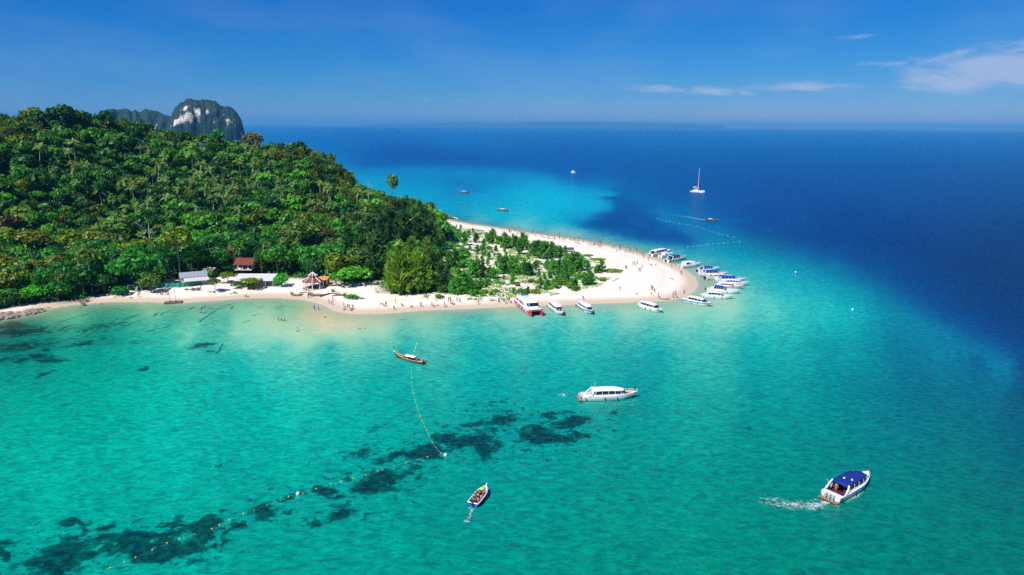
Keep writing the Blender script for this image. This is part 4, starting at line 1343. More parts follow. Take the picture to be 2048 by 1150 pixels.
young = [(170, 230, 110), (230, 262, 110), (285, 275, 120), (345, 312, 130), (390, 232, 70), (470, 284, 90), (545, 342, 90), (578, 262, 80), (642, 292, 140), (602, 292, 100), (692, 302, 80),
         (722, 332, 110), (772, 342, 150), (812, 322, 100), (852, 302, 80), (882, 342, 120), (942, 362, 170), (972, 332, 120), (912, 402, 150), (1062, 422, 150), (1102, 442, 170), (1152, 452, 170),
         (1192, 442, 160), (1242, 422, 140), (1292, 432, 110), (1332, 422, 90), (1382, 402, 80), (482, 402, 90), (672, 372, 60), (762, 392, 50), (1085, 400, 120), (1125, 400, 130), (1170, 405, 120), (1020, 385, 90),
         (190, 522, 150), (262, 542, 170), (332, 542, 210), (382, 502, 150), (432, 642, 180), (482, 642, 170), (542, 642, 150), (612, 632, 100), (642, 652, 110), (735, 600, 150), (765, 602, 170), (795, 605, 160), (825, 612, 180),
         (872, 612, 140), (942, 612, 120), (965, 614, 150), (1012, 622, 130), (1082, 562, 90), (1112, 632, 70), (1202, 562, 100), (1262, 612, 150), (1312, 602, 130), (1375, 560, 120), (1402, 562, 160), (1430, 560, 150), (1452, 582, 180),
         (1480, 575, 160), (1502, 572, 170), (1552, 572, 140), (1602, 557, 90), (1352, 662, 110), (1402, 692, 90), (1320, 640, 100), (1390, 620, 120), (1450, 630, 110),
         (132, 762, 170), (175, 740, 150), (232, 805, 150), (262, 812, 150), (295, 805, 170), (322, 802, 190), (352, 800, 180), (382, 802, 190), (415, 800, 150), (432, 802, 120), (470, 795, 130), (502, 792, 110), (542, 742, 80),
         (842, 712, 110), (852, 805, 60), (932, 802, 40), (1002, 792, 60), (1172, 767, 60), (1262, 732, 60), (1322, 722, 70), (1452, 757, 110), (1480, 750, 90), (1572, 722, 130), (1600, 715, 110), (1652, 712, 120), (1700, 592, 80), (1722, 592, 70), (1755, 582, 120),
         (300, 640, 90), (345, 650, 80), (70, 690, 150), (110, 640, 120), (60, 560, 110), (530, 500, 80), (590, 520, 80), (600, 455, 70), (130, 180, 120), (90, 150, 90), (200, 200, 90), (255, 210, 80), (310, 210, 70), (1240, 500, 50), (1330, 500, 60), (930, 470, 40), (1000, 450, 50)]
for n, (X, Yb, H) in enumerate(young):
    px, py = Z5(X, Yb)
    p, h = scrub_spot(px, py, py - H * .1957)
    c = 'casb' if n % 5 else 'cas'
    me = YCASM[(c, n % 3)]
    s = h / 4.0
    big = H > 120
    zn = SZONE(px, py)
    plant('young_casuarina', ('tall bushy young casuarina %s' if big else 'small young casuarina %s') % zn, 'tree', ('tall young casuarinas %s' if big else 'small young casuarinas %s') % zn,
          p, (s * 1.02, s * 1.02, s), random.uniform(0, 6.28), (('crown', me, 0), ('trunk', YTRUNK, 0)))
rg2 = np.random.default_rng(31)
nb_ = 0
while nb_ < 150:
    x, y = rg2.uniform(-45, 62), rg2.uniform(228, 420)
    if float(poly_sd(SCRUB, np.array([x]), np.array([y]))[0]) < 2 or float(fbm(np.array([x * .07 + 3]), np.array([y * .07]), 2)[0]) < .42: continue
    s = rg2.uniform(.28, .75); c = 'casb' if nb_ % 4 else 'casy'
    zn = SZONE(*proj((x, y, 1.0))); cw = 'yellow-green' if c == 'casy' else 'green'
    plant('young_casuarina', 'very small %s casuarina seedling %s' % (cw, zn), 'tree', 'very small %s casuarina seedlings %s' % (cw, zn), (x, y, gz(x, y)), (s * 1.1, s * 1.1, s), rg2.uniform(0, 6.28), (('crown', YCASM[(c, nb_ % 3)], 0), ('trunk', YTRUNK, 0)))
    nb_ += 1
shr = [(690, 700, 38), (742, 706, 28), (882, 728, 42), (1042, 690, 36), (1122, 696, 44), (1292, 744, 60), (1362, 712, 60), (1382, 690, 60), (1512, 660, 60), (932, 796, 46), (1082, 798, 46), (1122, 750, 34), (1216, 760, 36),
       (672, 786, 36), (622, 816, 40), (552, 796, 36), (292, 808, 60), (162, 784, 56), (202, 776, 40), (92, 846, 44), (400, 806, 50), (460, 812, 56), (530, 800, 46), (640, 640, 70), (690, 600, 60), (1240, 720, 50), (1420, 740, 56), (1490, 770, 44),
       (600, 350, 40), (700, 420, 36), (900, 440, 40), (1100, 500, 44), (1180, 540, 40), (1000, 420, 40), (1500, 420, 50), (1640, 700, 36), (250, 600, 60), (210, 650, 60), (980, 800, 44), (1300, 700, 50), (1540, 640, 44)]
for n, (X, Yb, H) in enumerate(shr):
    px, py = Z5(X, Yb)
    p, h = scrub_spot(px, py, py - H * .1957)
    c = ('bright', 'bright', 'lime', 'mid')[n % 4]
    me = SHRUBM[(c, n % 3)]
    s = h / 1.9
    zn = SZONE(px, py)
    plant('beach_shrub', '%s leafy shrub %s' % (COLWORD[c], zn), 'shrub', '%s shrubs %s' % (COLWORD[c], zn), p, (s * 1.5, s * 1.5, s), random.uniform(0, 6.28), (('foliage', me, 0), ('stem', STEM, 0)))
for px, yb, yt, c, lab in ((697, 597, 588, 'bright', 'pair of small green shrubs on the sand right of the driftwood'), (706, 598, 587, 'bright', 'fuller green shrub on the sand right of the driftwood'),
                           (373, 580, 576, 'mid', 'small green tuft below the green net fence'), (386, 580, 575, 'mid', 'second small green tuft left of the grey stump')):
    p, h = scrub_spot(px, yb, yt); s = h / 1.9
    plant('beach_shrub', lab, 'shrub', None, p, (s * 1.3, s * 1.3, s), 0.4, (('foliage', SHRUBM[(c, 1)], 0), ('stem', STEM, 0)))

# ground cover: creepers and grass tufts
gx = RNG.uniform(-60, 75, 60000); gy = RNG.uniform(225, 440, 60000)
sdv = poly_sd(SCRUB, gx, gy)
dn = fbm(gx * .16, gy * .16, 4)
k = (sdv > -3 + 0) & (dn > .455 + .07 * RNG.random(len(gx)) + .14 * (sdv < 2))
gx = gx[k][:15000]; gy = gy[k][:15000]
c = np.column_stack([gx, gy, ground_z(gx, gy) + .12])
c = np.repeat(c, 3, 0) + RNG.normal(size=(len(c) * 3, 3)) * np.array([.35, .35, .06])
dn3 = fbm(c[:, 0] * .1 + 50, c[:, 1] * .1, 3)
for kk, nm in (((dn3 > .52), 'creep'), ((dn3 <= .52), 'mid')):
    cc = c[kk]
    me = leaf_mesh('ground_creeper', quads(cc, RNG.normal(size=cc.shape) * .5 + np.array([0, 0, 1.0]), RNG.uniform(.14, .40, len(cc)), RNG), LEAF[nm])
    tag(link('ground_creeper', me), 'low green creeper spreading over the sand', None, None, 'stuff')


def creeper_patch(px, py, rx_px, ry_px, label, seed):
    rg = np.random.default_rng(seed)
    p = GG(px, py); m = np.linalg.norm(p - np.array([0, 0, CAM_H])) / FPX
    a = rx_px * m; b = abs(np.hypot(*GG(px, py - ry_px)[:2]) - np.hypot(*p[:2]))
    n = 900
    th = rg.uniform(0, 6.28, n); r = np.sqrt(rg.random(n)) * (1 + .12 * np.sin(th * 5))
    c = np.column_stack([p[0] + a * r * np.cos(th), p[1] + b * r * np.sin(th), np.zeros(n)])
    c[:, 2] = ground_z(c[:, 0], c[:, 1]) + .06 + .16 * (1 - r) + rg.random(n) * .08
    v = quads(c - p, rg.normal(size=c.shape) * .45 + np.array([0, 0, 1.0]), rg.uniform(.2, .42, n), rg)
    o = link('creeper_patch', leaf_mesh('creeper_patch', v, LEAF['creep']))
    o.location = p
    tag(o, label, 'plant')


creeper_patch(1226, 542, 20, 4.2, 'largest bright green creeper mat on the open white sand', 1)
creeper_patch(1205, 560, 7, 2.6, 'small round creeper mat below the largest one', 2)
creeper_patch(1177, 511, 9, 1.8, 'thin creeper mat nearest the crowded far beach', 3)
creeper_patch(1196, 519, 16, 2.6, 'patchy creeper mat above the two small casuarinas', 4)

# ================================================================== BOATS
def heading(a, b):
    d = b - a
    return math.atan2(d[1], d[0]), float(np.hypot(d[0], d[1]))


def hull_rings(L, B, sheer0, sheer1, bow_rake=.12, inset=0.0, n=13, fine=2.1, full=.5, keel=-.35):
    """half sections from stern (x=0) to stem (x=L): returns outer skin rings and sheer line points"""
    rings = []; sheer = []
    for i in range(n):
        t = i / (n - 1)
        b = B / 2 * (1.0 if t < full else max(0.015, 1 - ((t - full) / (1 - full)) ** fine)) * (0.94 + .06 * min(1, t * 4))
        zs = sheer0 + (sheer1 - sheer0) * t ** 2
        xs = L * (1 - bow_rake) * t + L * bow_rake * t * 1.0
        xk = xs - L * bow_rake * 1.1 * max(0, (t - .55) / .45) ** 2
        zc = 0.08 + .35 * max(0, (t - .5) / .5) ** 2
        rings.append([(xs, b, zs), (xs * .6 + xk * .4, b * .93, zc + (zs - zc) * .45), (xk, b * .80, zc), (xk, 0, keel + .25 * t * t), (xk, -b * .80, zc),
                      (xs * .6 + xk * .4, -b * .93, zc + (zs - zc) * .45), (xs, -b, zs)])
        sheer.append((xs, b, zs))
    return rings, sheer


def speedboat(label, stern, bow, roof='hard', roof_m=None, hull_m=None, band=None, roof_span=(.16, .74), roof_h=2.15, engines=3, beam=None, group=None, cushion=None, tall=False, arch=False, name='speedboat', seats=None,
              fenders=True, platform=None, fine=2.1, eng_m=None, antenna=False):
    a = G(*stern); b = G(*bow)
    ang, L = heading(a, b)
    B = beam or min(3.4, .27 * L)
    hull_m = hull_m or WHITE
    e = empty(name, (a[0], a[1], 0), ang)
    tag(e, label, 'boat', group)
    s0, s1 = (1.15, 1.6)
    rings, sheer = hull_rings(L, B, s0, s1, fine=fine)
    mb = MB()
    mb.loft(rings, 0, closed=False)
    mb.add([rings[0][k] for k in range(7)], [(6, 5, 4, 3, 2, 1, 0)])
    w = .2                                                     # gunwale
    inner = [(x - (.05 * L * (i / 12.0) ** 3), max(0.0, y - w), z) for i, (x, y, z) in enumerate(sheer)]
    n = len(sheer)
    vs = sheer + inner + [(x, -y, z) for x, y, z in sheer] + [(x, -y, z) for x, y, z in inner]
    fs = [(i, i + 1, n + i + 1, n + i) for i in range(n - 1)] + [(2 * n + i + 1, 2 * n + i, 3 * n + i, 3 * n + i + 1) for i in range(n - 1)]
    mb.add(vs, fs)
    hull = mb.build('hull', hull_m, e)
    # cockpit: sole and inner walls, foredeck
    fz = .42
    k0, k1 = 1, 11
    sole = MB()
    ins = inner[k0:k1 + 1]
    m_ = len(ins)
    vs = [(x, y, z) for x, y, z in ins] + [(x, y * .97, fz) for x, y, z in ins] + [(x, -y, z) for x, y, z in ins] + [(x, -y * .97, fz) for x, y, z in ins]
    fs = []
    for i in range(m_ - 1):
        fs += [(i, i + 1, m_ + i + 1, m_ + i), (2 * m_ + i + 1, 2 * m_ + i, 3 * m_ + i, 3 * m_ + i + 1), (m_ + i, m_ + i + 1, 3 * m_ + i + 1, 3 * m_ + i)]
    fs += [(0, m_, 3 * m_, 2 * m_), (m_ - 1, 2 * m_ - 1 + 0, 4 * m_ - 1, 3 * m_ - 1)]
    sole.add(vs, fs)
    sole.build('cockpit', GREYW if cushion is None else cushion, e)
    fd = MB()
    ff = inner[k1:]
    fd.add([(x, y, z - .01) for x, y, z in ff] + [(x, -y, z - .01) for x, y, z in ff], [(i, i + 1, len(ff) + i + 1, len(ff) + i) for i in range(len(ff) - 1)])
    aft = inner[:k0 + 1]
    fd.add([(x, y, z - .01) for x, y, z in aft] + [(x, -y, z - .01) for x, y, z in aft], [(0, 1, 3, 2)])
    fd.build('foredeck', hull_m, e)
    if band is not None:
        bd = MB()
        for sg in (1, -1):
            pts = []
            for i in range(n):
                x, y, z = sheer[i]
                pts.append(((x, sg * (y + .03), z - .12), (x * .8 + rings[i][1][0] * .2, sg * (y * .985 + .03), z - .42)))
            for i in range(n - 1):
                bd.add([pts[i][0], pts[i + 1][0], pts[i + 1][1], pts[i][1]], [(0, 1, 2, 3) if sg < 0 else (3, 2, 1, 0)])
        bd.build('side_stripe', band, e)
    # bow cushions
    if seats is not None:
        cu = MB()
        for sg in (1, -1):
            cu.box((L * .83, sg * B * .19, fz + .62), (L * .15, .5, .4), 0, -sg * .26, bevel=.06)
        cu.box((L * .82, 0, fz + .42), (L * .14, B * .3, .16), 0, bevel=.05)
        cu.build('bow_seat', seats, e)
    # engines
    for k in range(engines):
        y = (k - (engines - 1) / 2) * .62
        en = MB().box((-.35, y, 1.05), (.62, .42, .62), 0, bevel=.1)
        en.box((-.42, y, .45), (.28, .2, .75))
        en.build('outboard_engine', eng_m or ENGINE, e)
    if platform is not None:
        MB().box((-.5, 0, .32), (.95, B * .92, .09), 0, bevel=.02).build('swim_platform', platform, e)
    # superstructure
    x0, x1 = L * roof_span[0], L * roof_span[1]
    hw = B * .41
    zb = s0 + .02
    rz = roof_h + (.25 if tall else 0)
    rm = roof_m or WHITE

    def roof_outline(x0, x1, hw, k=14):
        pts = []
        for i in range(k):
            t = i / (k - 1)
            x = x0 + (x1 - x0) * t
            w_ = hw * min(1, (1 - ((t - .72) / .28) ** 2 * .45 if t > .72 else 1)) * min(1.0, .86 + t * 1.4)
            pts.append((x, w_, t))
        return pts
    ro = roof_outline(x0, x1, hw)
    if roof in ('hard', 'canvas'):
        rings_r = []
        for x, w_, t in ro:
            camber = .16 if roof == 'hard' else .24
            sag = (.05 if roof == 'canvas' and (int(t * 13) % 3 == 1) else 0)
            zt = rz + .10 * math.sin(math.pi * min(1, t * 1.2)) - (.16 * max(0, (t - .8) / .2))
            rings_r.append([(x, -w_, zt - .08), (x, -w_ * .985, zt + .03), (x, -w_ * .55, zt + camber * .8 - sag), (x, 0, zt + camber - sag), (x, w_ * .55, zt + camber * .8 - sag), (x, w_ * .985, zt + .03), (x, w_, zt - .08), (x, 0, zt - .04)])
        MB().loft(rings_r, 0, True, True, True).build('roof' if roof == 'hard' else 'canopy', rm, e, roof == 'canvas')
        # side windows in a dark band, and pillars
        for sg in (1, -1):
            nb = 4
            for q in range(nb):
                ta = .10 + .80 * q / nb + .012; tb = .10 + .80 * (q + 1) / nb - .012
                xa, xb = x0 + (x1 - x0) * ta, x0 + (x1 - x0) * tb
                ya = np.interp(xa, [p[0] for p in ro], [p[1] for p in ro]); yb = np.interp(xb, [p[0] for p in ro], [p[1] for p in ro])
                wm = MB()
                za = zb + .40; zt = rz - .04
                P = [(xa, sg * ya * 1.0, zt), (xb, sg * yb * 1.0, zt), (xb, sg * yb * 1.06, za), (xa, sg * ya * 1.06, za)]
                Q = [(x, y - sg * .05, z) for x, y, z in P]
                wm.add(P + Q, [(0, 1, 2, 3), (7, 6, 5, 4), (0, 4, 5, 1), (1, 5, 6, 2), (2, 6, 7, 3), (3, 7, 4, 0)])
                wm.build('side_window', GLASS, e)
            pm = MB()
            for q in range(nb + 1):
                tq = .10 + .80 * q / nb
                xq = x0 + (x1 - x0) * tq
                yq = np.interp(xq, [p[0] for p in ro], [p[1] for p in ro])
                pm.tube([(xq, sg * yq * 1.05, zb - .1), (xq, sg * yq * .99, rz)], .05, 5)
            # coaming below the windows
            xs = [x0 + (x1 - x0) * f for f in (.0, .25, .5, .75, 1.0)]
            cm = []
            for xq in xs:
                yq = np.interp(xq, [p[0] for p in ro], [p[1] for p in ro]) * 1.06
                cm.append([(xq, sg * (yq + .03), zb - .12), (xq, sg * (yq + .03), zb + .42), (xq, sg * (yq - .06), zb + .42), (xq, sg * (yq - .06), zb - .12)])
            pm.loft(cm, 0, True, True, True)
            pm.build('window_frame', hull_m, e)
        xw = x1 - .05
        wf = ro[-1][1]
        ws = MB()
        P = [(xw, -wf, rz - .1), (xw, wf, rz - .1), (xw + .75, wf * 1.15, zb + .3), (xw + .75, -wf * 1.15, zb + .3)]
        ws.add(P + [(x - .05, y, z - .03) for x, y, z in P], [(0, 1, 2, 3), (7, 6, 5, 4), (0, 4, 5, 1), (1, 5, 6, 2), (2, 6, 7, 3), (3, 7, 4, 0)])
        ws.build('windscreen', GLASS, e)
        if arch or roof == 'canvas':
            two = roof == 'canvas' and engines >= 3
            ar = MB()
            for sg in (1, -1):
                if two and sg < 0:
                    ar.build('roof_strut', hull_m, e); ar = MB()
                ar.tube([(x0 - .9, sg * B * .46, zb - .05), (x0 - .1, sg * B * .45, rz * .8), (x0 + .45, sg * hw * .95, rz + .18)], [.17, .14, .12], 6)
            if not two: ar.tube([(x0 + .45, -hw * .95, rz + .18), (x0 + .45, 0, rz + .34), (x0 + .45, hw * .95, rz + .18)], .11, 6)
            ar.build('roof_strut' if two else 'radar_arch', hull_m, e)
        else:
            rp = MB()
            for sg in (1, -1):
                rp.tube([(x0 - .8, sg * B * .44, zb), (x0 + .3, sg * hw * .95, rz)], [.16, .1], 6)
            rp.build('roof_strut', hull_m, e)
    elif roof == 'cabin':
        cab = MB()
        rr = []
        for x, w_, t in ro:
            zt = rz * (1 - .25 * max(0, (t - .6) / .4) ** 2)
            rr.append([(x, -w_ * 1.05, zb - .1), (x, -w_ * .92, zt - .08), (x, -w_ * .6, zt + .1), (x, w_ * .6, zt + .1), (x, w_ * .92, zt - .08), (x, w_ * 1.05, zb - .1)])
        cab.loft(rr, 0, False, False, False)
        cab.add(rr[0], [(5, 4, 3, 2, 1, 0)]); cab.add(rr[-1], [(0, 1, 2, 3, 4, 5)])
        cab.build('cabin', hull_m, e, False)
        for sg in (1, -1):
            for f0, f1 in ((.08, .42), (.5, .93)):
                wm = MB(); P = []
                for f, zf in ((f0, .9), (f1 - .08, .86), (f1, .25), (f0, .25)):
                    xq = x0 + (x1 - x0) * f
                    yq = np.interp(xq, [p[0] for p in ro], [p[1] for p in ro])
                    zt = rz * (1 - .25 * max(0, (f - .6) / .4) ** 2) - .08
                    zz = zb + (zt - zb) * zf
                    P.append((xq, sg * (yq * (1.05 - .13 * zf) + .035), zz))
                Q = [(x, y - sg * .06, z) for x, y, z in P]
                wm.add(P + Q, [(0, 1, 2, 3), (7, 6, 5, 4), (0, 4, 5, 1), (1, 5, 6, 2), (2, 6, 7, 3), (3, 7, 4, 0)])
                wm.build('side_window', GLASS, e)
    # fenders along the sides
    if fenders:
        for sg in (1, -1):
            for f in (.05, .38, .6):
                x = L * f
                y = np.interp(x, [p[0] for p in sheer], [p[1] for p in sheer])
                MB().tube([(x, sg * (y + .1), .95), (x, sg * (y + .1), .3)], .09, 6).build('fender', BLACK, e)
    rl = MB()
    for sg in (1, -1):
        pts = [(x - .1, sg * max(.02, y - .1), z + .38) for x, y, z in sheer[8:]]
        rl.tube(pts, .025, 4)
        for x, y, z in sheer[8::2]:
            rl.tube([(x - .1, sg * max(.02, y - .1), z), (x - .1, sg * max(.02, y - .1), z + .38)], .02, 4)
    rl.build('bow_rail', STEEL, e)
    if antenna:
        am = MB().tube([(x0 + .9, .3, rz), (x0 + .8, .3, rz + 1.5)], .03, 4)
        am.box((x0 + 1.0, -.2, rz + .32), (.35, .5, .18), bevel=.05)
        am.build('antenna', WHITE, e)
    return e, L, B


def on_boat(e, x, y, z):
    c, s = math.cos(e.rotation_euler[2]), math.sin(e.rotation_euler[2])
    return (e.location[0] + x * c - y * s, e.location[1] + x * s + y * c, e.location[2] + z)


# near boats
B1 = speedboat('long white speedboat with white hardtop and orange bow seats cruising mid-water', (1163, 799), (1276, 795), roof_span=(.17, .73), roof_h=2.35, engines=3, seats=ORANGE, arch=True, antenna=True, beam=3.3, eng_m=ENGINE, platform=TEAK)
e1, L1, Bm1 = B1


def hull_text(e, txt, x, y, z, size, m):
    c = bpy.data.curves.new('hull_lettering', 'FONT')
    c.body = txt; c.size = size; c.align_x = 'CENTER'; c.extrude = .004
    o = bpy.data.objects.new('tmp', c); COL.objects.link(o)
    dg = bpy.context.evaluated_depsgraph_get()
    me = bpy.data.meshes.new_from_object(o.evaluated_get(dg))
    bpy.data.objects.remove(o)
    me.materials.clear(); me.materials.append(m)
    t = link('hull_lettering', me, e)
    t.location = (x, y, z)
    t.rotation_euler = (R(90 - 6), 0, 0)
    return t


hull_text(e1, 'The Tomorrow', L1 * .5, -Bm1 * .5 - .03, .52, .55, GREYW if False else mat('slate_lettering', (0.16, 0.17, 0.2), .5))
fl = MB().tube([(L1 * .955, .25, 1.3), (L1 * .955, .25, 2.55)], .03, 5)
fl.box((L1 * .955 - .16, .25, 2.25), (.34, .04, .55))
fl.build('bow_flag', BLACK, e1)
B2 = speedboat('white speedboat with a navy blue canopy trailing foam in the right foreground', (1660, 1001), (1737, 958), roof='canvas', roof_m=NAVY, roof_span=(.19, .77), roof_h=2.25, engines=3, seats=REDSTRIPE, beam=3.6, platform=TEAK, arch=True, cushion=PURPLE, eng_m=ENGINE)
e2, L2, Bm2 = B2
for x, y in ((L2 * .36, .35), (L2 * .40, -.75)):
    MB().box((x, y, 2.55), (.4, .28, .22), 0, .4, bevel=.06).build('roof_light', WHITE, e2)
# boats drawn up along the near beach
B3 = speedboat('white speedboat with people crowding its bow, bow pointing away from the near beach', (1102, 613), (1126, 634), roof_span=(.1, .66), roof_h=2.3, engines=2, beam=3.4, cushion=TERRA)
B4 = speedboat('white and blue speedboat with white roof, right of the boat with people on its bow', (1159, 613), (1185, 631), roof_span=(.12, .74), roof_h=2.2, engines=2, beam=3.2, band=BLUEP)
B5 = speedboat('plain white speedboat with white roof floating alone off the near beach', (1281, 614), (1325, 627), roof_span=(.08, .7), roof_h=2.3, engines=3, seats=REDSTRIPE, beam=3.3)
B6 = speedboat('white speedboat with a blue side stripe, nearest the sand tip', (1366, 602), (1424, 614.5), roof_span=(.2, .72), roof_h=2.3, engines=3, seats=REDSTRIPE, band=SKYP, beam=3.4)
B7 = speedboat('tall plain white speedboat with white roof, lowest in the moored row', (1403, 594.5), (1469, 598.5), roof_span=(.16, .6), roof_h=2.3, engines=3, beam=3.6)
B8 = speedboat('white speedboat with bright blue canopy second lowest in the moored row', (1413, 582.5), (1482, 588), roof='canvas', roof_m=BLUEC, roof_span=(.18, .52), roof_h=2.3, engines=2, beam=3.4, eng_m=ENGINED)
B9 = speedboat('white speedboat with a thin red stripe tucked behind the second lowest one', (1432, 575), (1488, 579), roof_span=(.12, .55), roof_h=2.1, engines=2, beam=3.2, band=REDSTRIPE)
B10 = speedboat('long white speedboat reaching farthest right in the moored row', (1437, 569), (1499, 571.5), roof_span=(.2, .66), roof_h=2.15, engines=3, beam=3.3)
B11 = speedboat('white speedboat with long blue canopy in the middle of the moored row', (1430, 563.5), (1492, 563.5), roof='canvas', roof_m=BLUEC, roof_span=(.12, .66), roof_h=2.2, engines=3, beam=3.2)
B12 = speedboat('cream white speedboat with pale roof between two blue canopies', (1411, 559), (1466, 557), roof_m=CREAM, hull_m=CREAM, roof_span=(.2, .68), roof_h=2.0, engines=3, beam=3.1, eng_m=ENGINED)
B13 = speedboat('white speedboat with blue canopy below the uppermost blue canopied one', (1396, 552), (1456, 551.5), roof='canvas', roof_m=BLUEC, roof_span=(.18, .66), roof_h=2.2, engines=3, beam=3.3)
B14 = speedboat('white speedboat with blue canopy at the upper end of the moored row', (1395, 545), (1439, 540.5), roof='canvas', roof_m=BLUEC, roof_span=(.16, .62), roof_h=2.1, engines=2, beam=3.0, eng_m=ENGINED)
B15 = speedboat('all-white cabin cruiser with two dark side windows above the moored row', (1360, 535.5), (1402, 531), roof='cabin', roof_span=(.14, .72), roof_h=2.5, engines=2, beam=3.6, fenders=False)
B16 = speedboat('speedboat with dark blue canopy and blue striped hull near the far beach', (1332, 525), (1372, 517.5), roof='canvas', roof_m=NAVY, roof_span=(.2, .62), roof_h=2.4, engines=2, beam=3.4, band=BLUEP, eng_m=ENGINED)
B17 = speedboat('white speedboat with long white roof, farthest moored at the far beach', (1300, 513), (1341, 504), roof_span=(.12, .72), roof_h=2.5, engines=2, beam=3.6)
B18 = speedboat('small white cabin boat between the farthest moored boat and the dark blue canopy', (1320, 515.5), (1346, 510.5), roof='cabin', roof_span=(.2, .66), roof_h=2.0, engines=1, beam=2.8, fenders=False)
B19 = speedboat('white speedboat half hidden by trees at the far end of the far beach', (858, 431), (882, 424.5), roof_span=(.15, .65), roof_h=2.3, engines=1, beam=3.4)
B20 = speedboat('tiny white motorboat heading left on the far blue sea', (1151, 346.5), (1141, 346), roof='cabin', roof_span=(.2, .7), roof_h=3.2, engines=1, beam=4.0, fenders=False)


def longtail(label, bow, stern, canopy=True, hull_m=WOODD, deck_m=WOODP, group=None, ribbon=True, beam=None, sheet=False):
    a = G(*stern); b = G(*bow)
    ang, L = heading(a, b)
    B = beam or .17 * L
    e = empty('longtail_boat', (a[0], a[1], 0), ang)
    tag(e, label, 'boat', group)
    n = 15; rings = []; sh = []
    for i in range(n):
        t = i / (n - 1)
        w = B / 2 * max(.03, math.sin(math.pi * min(1, .28 + .72 * t)) ** .75 if t > .3 else .88 + .12 * t / .3)
        z = .62 + .25 * (1 - t) ** 3 + 1.0 * max(0, (t - .55) / .45) ** 2.4
        x = L * t
        k = -.3 + .75 * max(0, (t - .7) / .3) ** 2
        rings.append([(x, w, z), (x - .1, w * .8, z * .45 + k * .3), (x - .15, 0, k), (x - .1, -w * .8, z * .45 + k * .3), (x, -w, z)])
        sh.append((x, w, z))
    hb = MB().loft(rings, 0, False)
    hb.add(rings[0], [(4, 3, 2, 1, 0)])
    hb.build('hull', hull_m, e)
    gw = MB()
    for sg in (1, -1):
        gw.tube([(x, sg * w, z + .03) for x, w, z in sh], .07, 5)
    gw.build('gunwale', WOODL, e)
    dk = MB()
    for i in range(n - 1):
        (x0, w0, z0), (x1, w1, z1) = sh[i], sh[i + 1]
        dz = .16 if i >= 10 else .34
        dk.add([(x0, w0 * .93, z0 - dz), (x1, w1 * .93, z1 - dz), (x1, -w1 * .93, z1 - dz), (x0, -w0 * .93, z0 - dz)], [(3, 2, 1, 0)], 1 if i >= 10 else 0)
    dk.build('deck', [WOODL, deck_m], e)
    for i in (6, 9):
        x, w, z = sh[i]
        MB().box((x, 0, z - .05), (.3, w * 1.85, .08)).build('thwart', WOODD, e)
    x, w, z = sh[-1]
    MB().tube([(x - .15, 0, z - .35), (x + .25, 0, z + .35), (x + .3, 0, z + 1.5)], [.14, .11, .07], 6).build('prow_post', BLACK, e)
    if ribbon:
        rb = MB().tube([(x + .15, 0, z - .02), (x + .27, 0, z + .38)], [.26, .2], 7)
        rb.box((x + .3, 0, z - .3), (.06, .25, .8))
        rb.build('prow_ribbon', YGREEN, e)
    if canopy:
        x0, x1 = L * .28, L * .60
        cn = MB(); rr = []
        for k in range(6):
            xx = x0 + (x1 - x0) * k / 5
            rr.append([(xx, -B * .42, 1.40), (xx, -B * .25, 1.56), (xx, 0, 1.6), (xx, B * .25, 1.56), (xx, B * .42, 1.40), (xx, 0, 1.5)])
        cn.loft(rr, 0, True, True, True); cn.build('canopy', WHITE, e)
        ps = MB()
        for xx in (x0 + .1, (x0 + x1) / 2, x1 - .1):
            for sg in (1, -1):
                ps.tube([(xx, sg * B * .42, .4), (xx, sg * B * .40, 1.42)], .045, 5)
        ps.build('canopy_post', DARKIN, e)
    if sheet:
        MB().add([(L * .27, -B * .4, 1.9), (L * .27, B * .4, 1.9), (L * .12, B * .36, 2.75), (L * .12, -B * .36, 2.75), (L * .27, -B * .4, 1.85), (L * .27, B * .4, 1.85), (L * .12, B * .36, 2.7), (L * .12, -B * .36, 2.7)],
                 [(0, 1, 2, 3), (7, 6, 5, 4), (0, 4, 5, 1), (1, 5, 6, 2), (2, 6, 7, 3), (3, 7, 4, 0)]).build('raised_sheet', WHITE, e)
    en = MB().box((L * .05, 0, 1.15), (.9, .5, .5), bevel=.08)
    en.build('engine', TERRA if sheet else ENGINED, e)
    MB().tube([(L * .03, 0, 1.1), (-L * .32, .4, .02)], .035, 5).build('propeller_shaft', STEEL, e)
    return e, L, B


LT1 = longtail('wooden longtail boat with white canopy and yellow ribbon at its prow', (790, 714.5), (848, 729), sheet=True)
LT2 = longtail('longtail boat anchored far out on the lagoon near the deep blue edge', (918, 384.5), (938, 386), ribbon=False, beam=2.2)
LT3 = longtail('longtail boat with pink prow ribbon anchored in the pale far lagoon', (993, 420.5), (1016, 422.5), ribbon=False, beam=2.2)
LT4 = longtail('larger wooden longtail beached at the far end of the far beach', (880, 436), (907, 437), ribbon=False, sheet=True, beam=2.8)
LT5 = longtail('dark longtail speeding right on the deep blue water with a white wake', (1434, 443.5), (1412, 440.5), ribbon=False, canopy=True, beam=2.0)


